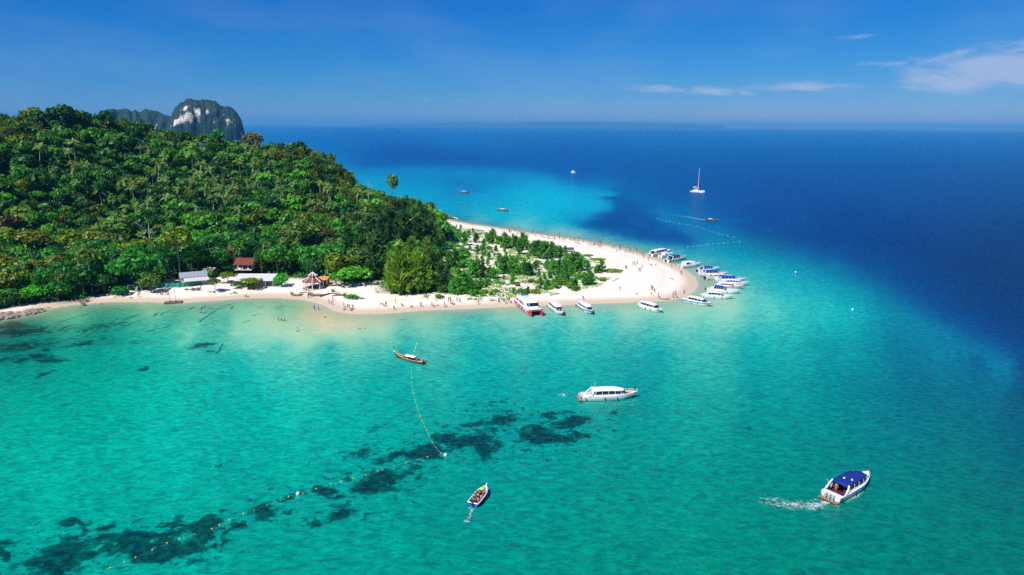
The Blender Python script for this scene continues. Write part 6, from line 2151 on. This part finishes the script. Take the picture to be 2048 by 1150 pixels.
tarp(256, 580, 2.2, 2.0, 1.5, .3, TEAL, 'teal tarpaulin shelter at the left end of the camp')
tarp(262, 579, 2.4, 2.0, 1.7, -.5, GREYT, 'grey tarpaulin shelter just right of the teal one')
tarp(259, 567, 2.6, 2.2, 2.0, .2, TENTB, 'dark blue tarpaulin under the trees behind the grey dome tent')
tarp(222, 585, 1.5, 1.2, .9, .1, TENTB, 'small blue tarpaulin in the shade at the edge of the forest')
tarp(340, 566, 2.6, 2.2, 1.6, .3, mat('faded_brown_thatch', (.36, .27, .2), .9), 'faded brown awning behind the green net')
tarp(326, 570, 2.2, 2.0, 1.4, -.2, mat('faded_brown_thatch', (.36, .27, .2), .9), 'second faded awning at the left end of the green net')
tarp(340, 556, 1.1, 1.0, 1.1, .5, YELLOW, 'yellow awning in the shade left of the beach house')
tarp(1138, 503, 4.6, 3.2, 2.0, .1, mat('dark_shade_cloth', (.08, .07, .08), .8), 'dark shade awning beside the scrub on the far beach')


def parasol(px, py, m, label):
    p, _ = base_at(px, py)
    e = empty('parasol', p); tag(e, label, 'parasol')
    MB().tube([(0, 0, -.2), (0, 0, 2.2)], .04, 5).build('pole', WPOST, e)
    V = [(0, 0, 2.35)] + [(1.1 * math.cos(k * math.pi / 4), 1.1 * math.sin(k * math.pi / 4), 1.9) for k in range(8)]
    MB().add(V, [(0, 1 + k, 1 + (k + 1) % 8) for k in range(8)] + [tuple(range(8, 0, -1))]).build('canopy', m, e)


parasol(553, 571, YELLOW, 'yellow parasol beside the round bright bush tree')

# -- wooden raft swing at the water's edge
p = G(347, 606)
e = empty('wooden_raft', (p[0], p[1], 0), R(17)); tag(e, 'dark wooden raft with two thin upright poles at the waterline', 'raft')
for k in range(7):
    MB().box((0, -.95 + k * .32, .28 + .02 * (k % 2)), (5.6 + .2 * math.sin(k * 5), .27, .5), bevel=.05).build('log', DRIFT, e)
for x in (-1.1, .75):
    MB().tube([(x, .1, .4), (x - .15, .5, 5.0)], .06, 5).build('upright_pole', BARK, e)
MB().box((.9, -.2, .75), (.5, .4, .5), bevel=.1).build('stump', DRIFT, e)
MB().box((-1.0, -.1, .75), (.5, .5, .45), bevel=.1).build('stump', DRIFT, e)


# -- driftwood: each trunk its own thing
def drift_log(pts_px, r, label, seed, roots=0, m=None, zoff=.0, limbs=2, water=False, name='driftwood_log'):
    rg = np.random.default_rng(seed)
    W = [(G(x, y, .02) if water else GG(x, y)) for x, y in pts_px]
    o0 = W[0]; n = len(W)
    T = np.linspace(0, 1, 9); t0 = np.linspace(0, 1, n)
    P = np.array([[np.interp(t, t0, [w[k] for w in W]) for k in range(3)] for t in T]) - o0
    P[1:-1, :2] += rg.normal(size=(7, 2)) * r * .35
    if not water:
        P[:, 2] += r * (.5 + .35 * rg.random(9))
    else:
        P[:, 2] = zoff
    e = empty(name, o0); tag(e, label, 'log')
    rad = [r * (1.15 - .75 * t) * rg.uniform(.85, 1.15) for t in T]
    if water:
        mb = MB(); mb.tube([(p[0], p[1], 0) for p in P], rad, 8)
        mb.v = [(x, y, .03 + z * .02) for x, y, z in mb.v]
    else:
        mb = MB(); mb.tube(P, rad, 7)
    mb.build('trunk', m or DRIFT, e, True)
    for k in range(limbs):
        i = rg.integers(2, 8); d = P[min(8, i + 1)] - P[i]; ang = math.atan2(d[1], d[0]) + rg.choice((-1, 1)) * rg.uniform(.5, 1.1); L = rg.uniform(1.0, 2.6)
        q = P[i]
        lb = MB().tube([q, q + np.array([math.cos(ang) * L * .5, math.sin(ang) * L * .5, 0 if water else rg.uniform(.1, .5)]), q + np.array([math.cos(ang) * L, math.sin(ang) * L, 0 if water else rg.uniform(.0, .9)])], [rad[i] * .55, rad[i] * .4, rad[i] * .15], 5)
        if water: lb.v = [(x, y, .03 + (z - .0) * .02) for x, y, z in lb.v]
        lb.build('branch', m or DRIFT, e, True)
    for k in range(roots):
        th = rg.uniform(0, 6.28); L = rg.uniform(.7, 1.5); q = P[0]
        u = np.array([math.cos(th) * .6, math.sin(th) * .6, abs(math.sin(th * 1.7)) * .9 + .1])
        MB().tube([q, q + u * L * .6 + rg.normal(size=3) * .08, q + u * L + rg.normal(size=3) * .15], [r * .6, r * .38, r * .1], 5).build('root', DRIFT, e, True)


drift_log([(584, 590), (590, 592), (600, 592), (606, 589)], .42, 'gnarled root stump at the left end of the driftwood line', 1, 7)
drift_log([(600, 586), (612, 585), (620, 589)], .2, 'thin curved driftwood branch left of the central root tangle', 2, 0)
drift_log([(622, 592), (632, 592), (642, 593), (650, 591)], .5, 'big dark root tangle in the middle of the driftwood line', 3, 9)
drift_log([(640, 594), (650, 591), (662, 588), (675, 589)], .36, 'long driftwood trunk right of the central root tangle', 4, 3)
drift_log([(690, 592), (680, 591), (670, 592), (664, 593)], .38, 'driftwood trunk with roots at the right end of the driftwood line', 5, 6)
drift_log([(666, 584), (669, 584)], .45, 'lone root stump on the sand above the driftwood line', 6, 6, limbs=0)
drift_log([(398, 581), (390, 580), (385, 582)], .5, 'grey root stump below the beach house', 7, 8)
drift_log([(170, 612), (160, 604), (150, 600)], .35, 'fallen grey branched tree lying on the narrow left beach', 8, 5, limbs=5)
drift_log([(176, 604), (150, 597), (132, 596)], .3, 'long dark fallen trunk at the forest shade on the left beach', 9, 3, limbs=4)
drift_log([(722, 598), (730, 598)], .3, 'short dark log alone on the sand in front of the casuarinas', 10, 2, limbs=0)
drift_log([(1013, 571), (1030, 566), (1050, 565), (1066, 564)], .3, 'long grey trunk lying across the middle of the scrub', 11, 3)
drift_log([(1085, 561), (1100, 563), (1117, 562)], .22, 'thin grey trunk lying right of the long scrub trunk', 12, 2)
drift_log([(1224, 563), (1231, 560), (1238, 556)], .2, 'lone pale stick lying on open white sand of the spit', 13, 1, limbs=1, m=DEADW)
drift_log([(484, 578), (470, 578)], .22, 'small log lying beside the low bushes before the shed', 14, 1, limbs=1)
drift_log([(430, 584), (418, 585)], .2, 'thin log at the foot of the sparse small tree', 15, 2, limbs=2)
# sunken logs off the left beach
wl_ = [((398, 644), (420, 629), (438, 616), .28), ((402, 618), (411, 612), .4), ((440, 614), (455, 610), (466, 607), .16), ((415, 618), (430, 616), .14), ((461, 618), (468, 611), .25), ((378, 619), (387, 614), .3),
       ((308, 632), (318, 625), .3), ((322, 630), (328, 625), .3), ((348, 626), (356, 624), .2), ((244, 640), (265, 631), (281, 628), .32), ((170, 672), (200, 656), (222, 646), (236, 637), .35), ((200, 664), (240, 645), (280, 629), .22), ((240, 656), (262, 647), (281, 640), .3),
       ((110, 646), (140, 638), (170, 630), (184, 626), .22), ((290, 664), (318, 657), (340, 652), .2), ((62, 700), (100, 690), (140, 676), (165, 668), .25), ((432, 708), (439, 699), (446, 687), .35), ((398, 690), (412, 696), .3), ((550, 617), (562, 614), (573, 612), .18), ((516, 616), (528, 613), .16),
       ((208, 690), (222, 685), (237, 682), .18), ((30, 716), (60, 706), (85, 700), .2), ((120, 662), (128, 655), (140, 650), .3), ((505, 632), (512, 629), .2), ((486, 645), (500, 640), .15)]
wlab = ['longest dark sunken log pointing at the raft side', 'thick sunken log nearest the raft']
for k, q in enumerate(wl_):
    lab = {0: 'long straight dark sunken log in the clear left lagoon', 1: 'short thick sunken log just right of the raft', 16: 'branched sunken tree at the edge of the pale sandbar', 17: 'dark sunken stump left of the branched sunken tree'}.get(k, 'dark algae-covered log lying under the shallow left lagoon')
    drift_log(q[:-1], q[-1], lab, 40 + k, 0, LOGW, .0, 3 if k == 16 else 1, True, 'sunken_log')
    if k not in (0, 1, 16, 17):
        pass
for o in list(COL.objects):
    if o.name.startswith('sunken_log') and o['label'].startswith('dark algae'):
        o['group'] = 'sunken logs in the left lagoon'

# -- shore rocks at far left
rg = np.random.default_rng(77)
rock_meshes = []
for k in range(6):
    mb = MB().ball((0, 0, 0), 1.0, 9, 6)
    sc_ = rg.uniform(.7, 1.1, 3)
    vs = []
    for v in mb.v:
        v = np.array(v); f = 1 + .35 * (float(fbm(np.array([v[0] * 1.3 + k * 7 + v[2]]), np.array([v[1] * 1.3 - v[2]]), 3)[0]) - .5) * 2
        vs.append(tuple(np.round(v * f * sc_ * np.array([1, 1, .65]) * 4) / 4 * .5 + v * f * sc_ * np.array([1, 1, .65]) * .5))
    mb.v = vs
    rock_meshes.append(mb.mesh('shore_rock', ROCKM))
k = 0
for i in range(62):
    px = rg.uniform(-20, 92); t = (px + 20) / 112
    py = 643 - 22 * t + rg.uniform(-9, 3) * (1 - .4 * t)
    p = GG(px, py)
    o = link('shore_rock', rock_meshes[i % 6]); s = rg.uniform(.45, 1.35) * (1.15 - .45 * t)
    o.location = (p[0], p[1], p[2] + s * .15); o.scale = (s * 1.25, s, s); o.rotation_euler = (rg.uniform(-.3, .3), rg.uniform(-.3, .3), rg.uniform(0, 6.28))
    tag(o, 'grey-brown boulder in the rocky heap on the far left shore', 'rock', 'boulders on the far left shore')
for px, py, s, lab in ((82, 624, .8, 'dark boulder at the right end of the rocky shore'), (96, 616, .6, 'small separate rock right of the rocky heap'), (158, 614, .8, 'dark stump-like rock by the water below the forest')):
    p = GG(px, py); o = link('shore_rock', rock_meshes[1]); o.location = (p[0], p[1], p[2] + .1); o.scale = (s * 1.4, s, s * .9); tag(o, lab, 'rock')

# ================================================================== PEOPLE
SKIN = [mat('skin_tan', (.36, .19, .115), .6, .2), mat('skin_fair', (.5, .29, .2), .6, .2), mat('skin_brown', (.2, .1, .06), .6, .2)]
HAIR = mat('dark_hair', (.02, .015, .012), .7, .2)
CLOTH = {'black': mat('black_swimwear', (.02, .02, .025), .8), 'red': mat('red_swimwear', (.6, .05, .05), .8), 'blue': mat('blue_swimwear', (.04, .12, .5), .8), 'white': mat('white_shirt', (.75, .75, .74), .8),
         'orange': mat('orange_vest', (.8, .25, .04), .8), 'yellow': mat('yellow_swimwear', (.75, .6, .08), .8), 'teal': mat('teal_swimwear', (.03, .4, .42), .8), 'pink': mat('pink_swimwear', (.7, .2, .3), .8), 'dark': mat('dark_clothing', (.05, .045, .06), .85)}


def body(pose, dressed):
    """one continuous figure grown over a posed skeleton; faces coloured by region"""
    J = {}
    if pose == 'stand':
        J = dict(pel=(0, 0, .92), chest=(0, 0, 1.28), neck=(0, 0, 1.45), head=(0, .02, 1.60), top=(0, .01, 1.70), ls=(.17, 0, 1.38), le=(.25, -.03, 1.12), lh=(.24, .06, .86), rs=(-.17, 0, 1.38), re=(-.25, -.03, 1.12), rh=(-.26, .05, .86),
                 lk=(.10, .03, .50), lf=(.11, -.02, .07), lt=(.12, .13, .04), rk=(-.10, .02, .50), rf=(-.11, -.03, .07), rt=(-.12, .12, .04))
    elif pose == 'walk':
        J = dict(pel=(0, 0, .90), chest=(0, .04, 1.26), neck=(0, .07, 1.43), head=(0, .10, 1.58), top=(0, .10, 1.68), ls=(.17, .03, 1.36), le=(.24, -.14, 1.13), lh=(.23, -.08, .88), rs=(-.17, .05, 1.36), re=(-.24, .2, 1.14), rh=(-.22, .38, 1.0),
                 lk=(.10, .22, .52), lf=(.10, .26, .08), lt=(.10, .40, .05), rk=(-.10, -.06, .48), rf=(-.10, -.34, .13), rt=(-.10, -.22, .05))
    elif pose == 'sit':
        J = dict(pel=(0, 0, .14), chest=(0, -.10, .50), neck=(0, -.08, .67), head=(0, -.04, .82), top=(0, -.04, .92), ls=(.17, -.09, .60), le=(.27, .02, .38), lh=(.20, .25, .34), rs=(-.17, -.09, .60), re=(-.27, .02, .38), rh=(-.20, .25, .34),
                 lk=(.14, .40, .38), lf=(.13, .62, .06), lt=(.13, .75, .05), rk=(-.14, .40, .38), rf=(-.13, .62, .06), rt=(-.13, .75, .05))
    elif pose == 'bench':
        J = dict(pel=(0, 0, .12), chest=(0, -.02, .50), neck=(0, 0, .67), head=(0, .03, .82), top=(0, .03, .92), ls=(.18, 0, .60), le=(.26, .08, .36), lh=(.17, .3, .28), rs=(-.18, 0, .60), re=(-.26, .08, .36), rh=(-.17, .3, .28),
                 lk=(.13, .42, .14), lf=(.13, .46, -.28), lt=(.13, .6, -.3), rk=(-.13, .42, .14), rf=(-.13, .46, -.28), rt=(-.13, .6, -.3))
    elif pose == 'lie':
        J = dict(pel=(0, 0, .13), chest=(0, -.38, .14), neck=(0, -.55, .14), head=(0, -.70, .15), top=(0, -.80, .16), ls=(.18, -.46, .14), le=(.33, -.26, .09), lh=(.30, -.02, .08), rs=(-.18, -.46, .14), re=(-.33, -.26, .09), rh=(-.30, -.02, .08),
                 lk=(.12, .42, .14), lf=(.14, .84, .08), lt=(.17, .9, .14), rk=(-.12, .42, .14), rf=(-.14, .84, .08), rt=(-.17, .9, .14))
    elif pose == 'wade':
        J = dict(pel=(0, 0, .55), chest=(0, .03, .91), neck=(0, .05, 1.08), head=(0, .08, 1.23), top=(0, .08, 1.33), ls=(.18, .02, 1.0), le=(.36, .0, .80), lh=(.45, .12, .64), rs=(-.18, .02, 1.0), re=(-.36, .0, .80), rh=(-.45, .14, .66),
                 lk=(.10, .05, .14), lf=(.10, 0, -.28), lt=(.10, .12, -.32), rk=(-.10, .05, .14), rf=(-.10, 0, -.28), rt=(-.10, .12, -.32))
    elif pose == 'swim':
        J = dict(pel=(0, 0, -.03), chest=(0, .36, .02), neck=(0, .52, .07), head=(0, .64, .14), top=(0, .70, .22), ls=(.18, .44, .03), le=(.40, .52, .03), lh=(.42, .74, .02), rs=(-.18, .44, .03), re=(-.40, .52, .03), rh=(-.40, .75, .02),
                 lk=(.1, -.42, -.05), lf=(.14, -.8, -.08), lt=(.14, -.95, -.08), rk=(-.1, -.42, -.05), rf=(-.14, -.8, -.08), rt=(-.14, -.95, -.08))
    names = list(J); idx = {n: i for i, n in enumerate(names)}
    E = [('pel', 'chest'), ('chest', 'neck'), ('neck', 'head'), ('head', 'top'), ('chest', 'ls'), ('ls', 'le'), ('le', 'lh'), ('chest', 'rs'), ('rs', 're'), ('re', 'rh'), ('pel', 'lk'), ('lk', 'lf'), ('lf', 'lt'), ('pel', 'rk'), ('rk', 'rf'), ('rf', 'rt')]
    rad = dict(pel=.15, chest=.145, neck=.06, head=.105, top=.075, ls=.07, le=.048, lh=.04, rs=.07, re=.048, rh=.04, lk=.075, lf=.05, lt=.035, rk=.075, rf=.05, rt=.035)
    me = bpy.data.meshes.new('person')
    me.from_pydata([J[n] for n in names], [(idx[a], idx[b]) for a, b in E], [])
    o = bpy.data.objects.new('tmp', me); COL.objects.link(o)
    md = o.modifiers.new('skin', 'SKIN')
    for n in names:
        v = me.skin_vertices[0].data[idx[n]]; v.radius = (rad[n], rad[n]); v.use_root = (n == 'pel')
    sub = o.modifiers.new('sub', 'SUBSURF'); sub.levels = 1
    dg = bpy.context.evaluated_depsgraph_get(); dg.update()
    out = bpy.data.meshes.new_from_object(o.evaluated_get(dg))
    bpy.data.objects.remove(o)
    out.name = 'person'
    pel = Vector(J['pel']); ch = Vector(J['chest']); hd = Vector(J['head']); nk = Vector(J['neck']); lk = Vector(J['lk']); rk = Vector(J['rk'])
    up = (Vector(J['top']) - nk).normalized()
    out.materials.clear()
    for m in (SKIN[0], CLOTH['black'], HAIR):
        out.materials.append(m)

    def seg(p, a, b):
        d = b - a; t = max(0, min(1, (p - a).dot(d) / d.dot(d))); return (p - a - d * t).length, t
    face_dir = Vector((0, 1, 0)) if pose not in ('lie', 'swim') else Vector((0, 0, 1)) if pose == 'lie' else Vector((0, .5, -.8))
    for f in out.polygons:
        c = f.center; f.use_smooth = True
        mi = 0
        if (c - hd).dot(up) > -.02 and (c - nk).length > .1 and ((c - hd).dot(face_dir) < .035 or (c - hd).dot(up) > .07): mi = 2
        dp, tp = seg(c, pel, ch)
        d1, t1 = seg(c, pel, lk); d2, t2 = seg(c, pel, rk)
        if mi != 2:
            if (min(d1, d2) < .17 and (t1 if d1 < d2 else t2) < .5) and (c - ch).length > .2: mi = 1
            if dressed and (dp < .19) and (c - nk).length > .09: mi = 1
        f.material_index = mi
    return out


BODIES = {(p, d): body(p, d) for p in ('stand', 'walk', 'sit', 'bench', 'lie', 'wade', 'swim') for d in (0, 1)}
prg = np.random.default_rng(9)
PW = {'stand': 'standing', 'walk': 'walking', 'sit': 'sitting', 'bench': 'seated', 'lie': 'lying', 'wade': 'wading', 'swim': 'swimming'}


def person(loc, pose, cloth, label, group=None, rz=None, dressed=None, skin=None, s=None):
    d = prg.integers(2) if dressed is None else dressed
    o = link('person', BODIES[(pose, int(d))])
    o.location = tuple(float(v) for v in loc)
    o.rotation_euler = (0, 0, prg.uniform(0, 6.28) if rz is None else rz)
    k = (prg.uniform(.95, 1.08) if s is None else s)
    o.scale = (k * 1.06, k * 1.06, k)
    for i, m in ((0, SKIN[prg.integers(3) if skin is None else skin]), (1, CLOTH[cloth])):
        o.material_slots[i].link = 'OBJECT'; o.material_slots[i].material = m
    tag(o, label, 'person', group)
    return o


CW = {'black': 'black swimwear', 'red': 'red swimwear', 'blue': 'blue swimwear', 'white': 'white', 'orange': 'orange', 'yellow': 'yellow', 'teal': 'teal', 'pink': 'pink', 'dark': 'dark clothes'}


def people_px(lst, where, group):
    for px, py, pose, cl in lst:
        p = GG(px, py)
        if pose in ('wade', 'swim') or p[2] < 0:
            p = G(px, py); 
            if pose == 'stand' or pose == 'walk': p[2] = -.25
        w = CW[cl]
        person(p, pose, cl, 'person in %s %s %s' % (w, PW[pose], where), group)


people_px([(316, 590, 'stand', 'dark'), (322, 590, 'stand', 'red'), (325, 591, 'walk', 'black'), (331, 588, 'stand', 'black'), (334, 590, 'sit', 'pink'), (337, 587, 'walk', 'dark'), (280, 590, 'stand', 'dark'), (277, 594, 'walk', 'red')],
          'on the sand below the green net', 'people below the green net fence')
people_px([(166, 607, 'sit', 'dark'), (178, 602, 'stand', 'dark')], 'on the narrow left beach', None)
people_px([(203, 607.5, 'lie', 'dark'), (262, 596, 'lie', 'black'), (428, 587, 'sit', 'black'), (464, 587, 'lie', 'white'), (469, 587, 'sit', 'black'), (474, 587, 'sit', 'dark'), (490, 594, 'sit', 'red'), (494, 594, 'sit', 'pink')],
          'on the beach before the sheds', 'people resting on the beach before the sheds')
people_px([(486, 574, 'stand', 'dark'), (489, 574, 'stand', 'white'), (493, 574, 'walk', 'red'), (497, 574, 'stand', 'dark')], 'in front of the long shed', 'people in front of the long shed')
people_px([(402, 626, 'wade', 'pink'), (408, 626, 'wade', 'white'), (557, 641, 'wade', 'black'), (563, 642, 'wade', 'black'), (569, 643, 'wade', 'dark'), (591, 663, 'swim', 'black'), (595, 662, 'wade', 'white'), (629, 619, 'stand', 'blue'), (637, 619, 'stand', 'blue'), (720, 657, 'swim', 'red'), (726, 657.5, 'swim', 'orange'), (803, 639, 'swim', 'dark'), (808, 639, 'swim', 'dark'), (650, 635, 'lie', 'dark')],
          'in the shallow lagoon', 'bathers in the left lagoon')
people_px([(658, 607, 'stand', 'red'), (664, 610, 'walk', 'black'), (666, 602, 'stand', 'dark'), (617, 596, 'stand', 'dark'), (688, 614, 'walk', 'orange'), (687, 621, 'sit', 'orange'), (690, 619, 'sit', 'black'), (696, 617, 'stand', 'dark'), (699, 618, 'stand', 'red'), (703, 622, 'sit', 'orange'), (705, 620, 'sit', 'black'), (706, 618, 'stand', 'orange')],
          'on the sand below the driftwood line', 'people below the driftwood line')
people_px([(693, 597, 'sit', 'white'), (697, 597, 'stand', 'white'), (702, 596, 'stand', 'red'), (704, 595, 'sit', 'red'), (728, 574, 'walk', 'white'), (752, 584, 'stand', 'red'), (755, 586, 'sit', 'pink')], 'on the sand right of the driftwood line', 'people right of the driftwood line')
people_px([(612, 582, 'stand', 'red'), (616, 583, 'sit', 'white'), (636, 579, 'stand', 'blue'), (643, 578, 'stand', 'pink'), (646, 578, 'walk', 'dark'), (608, 583, 'stand', 'dark')], 'beside the octagonal gazebo', 'people around the gazebo')
people_px([(762, 608, 'lie', 'black'), (767, 611.5, 'sit', 'dark'), (772, 613, 'stand', 'black'), (788, 626 - 6, 'walk', 'dark'), (791, 607, 'stand', 'orange'), (803, 611, 'sit', 'dark'), (804, 612, 'sit', 'white'), (824, 615, 'sit', 'black'), (842, 614, 'stand', 'black'), (864, 612, 'walk', 'red'), (868, 614, 'sit', 'orange'),
           (872, 602, 'walk', 'dark'), (876, 612, 'sit', 'pink'), (889, 612, 'stand', 'black'), (892, 614, 'sit', 'white'), (897, 604, 'stand', 'dark'), (900, 602, 'walk', 'black'), (902, 606, 'stand', 'dark'), (904, 608, 'sit', 'black'), (908, 610, 'sit', 'orange'), (914, 603, 'stand', 'dark'), (920, 605, 'walk', 'black'), (957, 609, 'stand', 'red'), (998, 605, 'stand', 'black'), (1008, 605, 'walk', 'dark'), (1012, 607, 'sit', 'white'),
           (1016, 604, 'stand', 'dark'), (1019, 603, 'walk', 'black'), (1022, 606, 'sit', 'black'), (1029, 606, 'stand', 'dark'), (1011, 580, 'stand', 'white'), (1037, 598, 'stand', 'orange'), (1054, 598, 'walk', 'dark'), (1033, 612, 'stand', 'black'), (1036, 611, 'stand', 'dark'), (1166, 600, 'stand', 'black'), (1152, 613, 'swim', 'black')],
          'on the near beach by the boats', 'people along the near beach')
people_px([(1240, 581, 'walk', 'dark'), (1303, 578, 'stand', 'dark'), (1305, 581, 'walk', 'black'), (1309, 585, 'stand', 'black'), (1274, 589, 'sit', 'red'), (1303, 588, 'sit', 'dark'), (1317, 594, 'stand', 'red'), (1346, 593, 'stand', 'black'), (1350, 590, 'walk', 'orange'), (1352, 594, 'stand', 'red'), (1354, 596, 'sit', 'orange'), (1346, 596, 'sit', 'red'), (1368, 588, 'stand', 'dark'), (1362, 549, 'stand', 'dark'), (1343, 535, 'stand', 'red'), (1344, 558, 'lie', 'dark')],
          'on the tip of the sand spit', 'people on the tip of the sand spit')
people_px([(1265, 531, 'stand', 'orange'), (1268, 529, 'walk', 'red'), (1271, 532, 'stand', 'orange'), (1274, 528, 'stand', 'dark'), (1251, 538, 'stand', 'black'), (1253, 538, 'walk', 'dark'), (1278, 543, 'stand', 'red'), (1281, 543, 'walk', 'dark'), (1284, 536, 'stand', 'white'), (1302, 531, 'sit', 'dark'), (1311, 531, 'sit', 'blue')],
          'on the open white sand of the spit', 'people on the open white sand')
# the crowd strung along the far beach
CL = list(CLOTH)
fb = np.array([(880, 441), (915, 446), (950, 452), (1000, 459), (1050, 467), (1100, 474), (1150, 481.5), (1200, 490), (1250, 501), (1290, 512), (1330, 525)])
for k in range(105):
    t = prg.random()
    px = 890 + 440 * (t ** .75 if t < .4 else t) if k % 3 else prg.normal(1165, 55)
    px = float(np.clip(px, 885, 1330))
    py = np.interp(px, fb[:, 0], fb[:, 1]) + prg.uniform(-3.0, 6.5) * (.45 + .55 * (px - 880) / 400)
    p = GG(px, py); pose = prg.choice(['stand', 'walk', 'sit', 'lie', 'stand'])
    if p[2] < 0: p[2] = -.2; pose = 'stand'
    cl = CL[prg.integers(len(CL))]
    person(p, pose, cl, 'small figure in %s %s on the crowded far beach' % (CW[cl], PW[pose]), 'crowd along the far beach')
for k in range(46):
    px = float(prg.uniform(900, 1330)) if k % 2 else float(np.clip(prg.normal(1230, 60), 900, 1335))
    py = np.interp(px, fb[:, 0], fb[:, 1]) - prg.uniform(4.5, 15) * (.4 + .6 * (px - 880) / 400)
    p = G(px, py)
    sw = prg.random() < .4
    cl = CL[prg.integers(len(CL))]
    person((p[0], p[1], -.15 if not sw else 0), 'swim' if sw else 'wade', cl, 'tiny bather in %s %s off the far beach' % (CW[cl], 'swimming' if sw else 'wading'), 'bathers off the far beach')


# people aboard
def aboard(e, lst, where, group):
    for x, y, z, pose, cl, r in lst:
        person(on_boat(e, x, y, z), pose, cl, 'person in %s %s %s' % (CW[cl], PW[pose], where), group, e.rotation_euler[2] + r)


e_, L_, B_ = SPB
aboard(e_, [(L_ * .20, .42, .52, 'bench', 'red', 3.1), (L_ * .20, -.48, .52, 'bench', 'orange', -1.5), (L_ * .28, .0, .45, 'bench', 'black', -1.6), (L_ * .36, .6, .52, 'bench', 'red', -1.2), (L_ * .36, -.6, .52, 'bench', 'black', -2), (L_ * .44, .15, .5, 'bench', 'dark', -1.6),
            (L_ * .52, .55, .52, 'bench', 'pink', -2.2), (L_ * .52, -.55, .52, 'bench', 'orange', 1.2), (L_ * .60, .30, .5, 'bench', 'white', -1.5), (L_ * .62, -.4, .5, 'bench', 'red', -1.5), (L_ * .09, .1, .55, 'bench', 'dark', -1.57)],
       'in the small blue passenger boat', 'passengers of the small blue boat')
e_, L_, B_ = B3
aboard(e_, [(L_ * .80, .5, .5, 'stand', 'red', -1.5), (L_ * .80, -.5, .5, 'stand', 'orange', -1.7), (L_ * .86, .3, .5, 'stand', 'pink', 1), (L_ * .86, -.35, .5, 'stand', 'orange', 2), (L_ * .91, .0, .6, 'bench', 'red', 1.5)], 'on the bow of the white speedboat', 'people on the crowded bow')
aboard(B1[0], [(B1[1] * .80, .2, .75, 'bench', 'dark', -1.57), (B1[1] * .83, -.5, .75, 'bench', 'black', 0.2)], 'on the orange bow seats of the long white boat', 'people on the orange bow seats')
aboard(B2[0], [(B2[1] * .2, .5, .45, 'stand', 'orange', 2.0), (B2[1] * .26, -.6, .45, 'stand', 'dark', 1.2)], 'under the navy canopy', None)
aboard(B6[0], [(B6[1] * .8, .4, .8, 'bench', 'red', 1), (B6[1] * .84, -.3, .8, 'bench', 'orange', 0)], 'on the bow of the blue striped speedboat', 'people on the blue striped speedboat')
aboard(B5[0], [(B5[1] * .83, .2, .8, 'bench', 'red', 1)], 'on the bow of the plain white speedboat', None)
aboard(B16[0], [(B16[1] * .82, .2, .7, 'stand', 'black', 1), (B16[1] * .86, -.2, .7, 'stand', 'red', 1)], 'on the bow of the blue canopied boat', 'people on the blue canopied boat')
aboard(LT1[0], [(LT1[1] * .24, -.1, .5, 'bench', 'dark', -1.57)], 'at the stern of the wooden longtail', None)
aboard(LT5[0], [(LT5[1] * .15, 0, .5, 'bench', 'dark', -1.57)], 'at the stern of the speeding longtail', None)
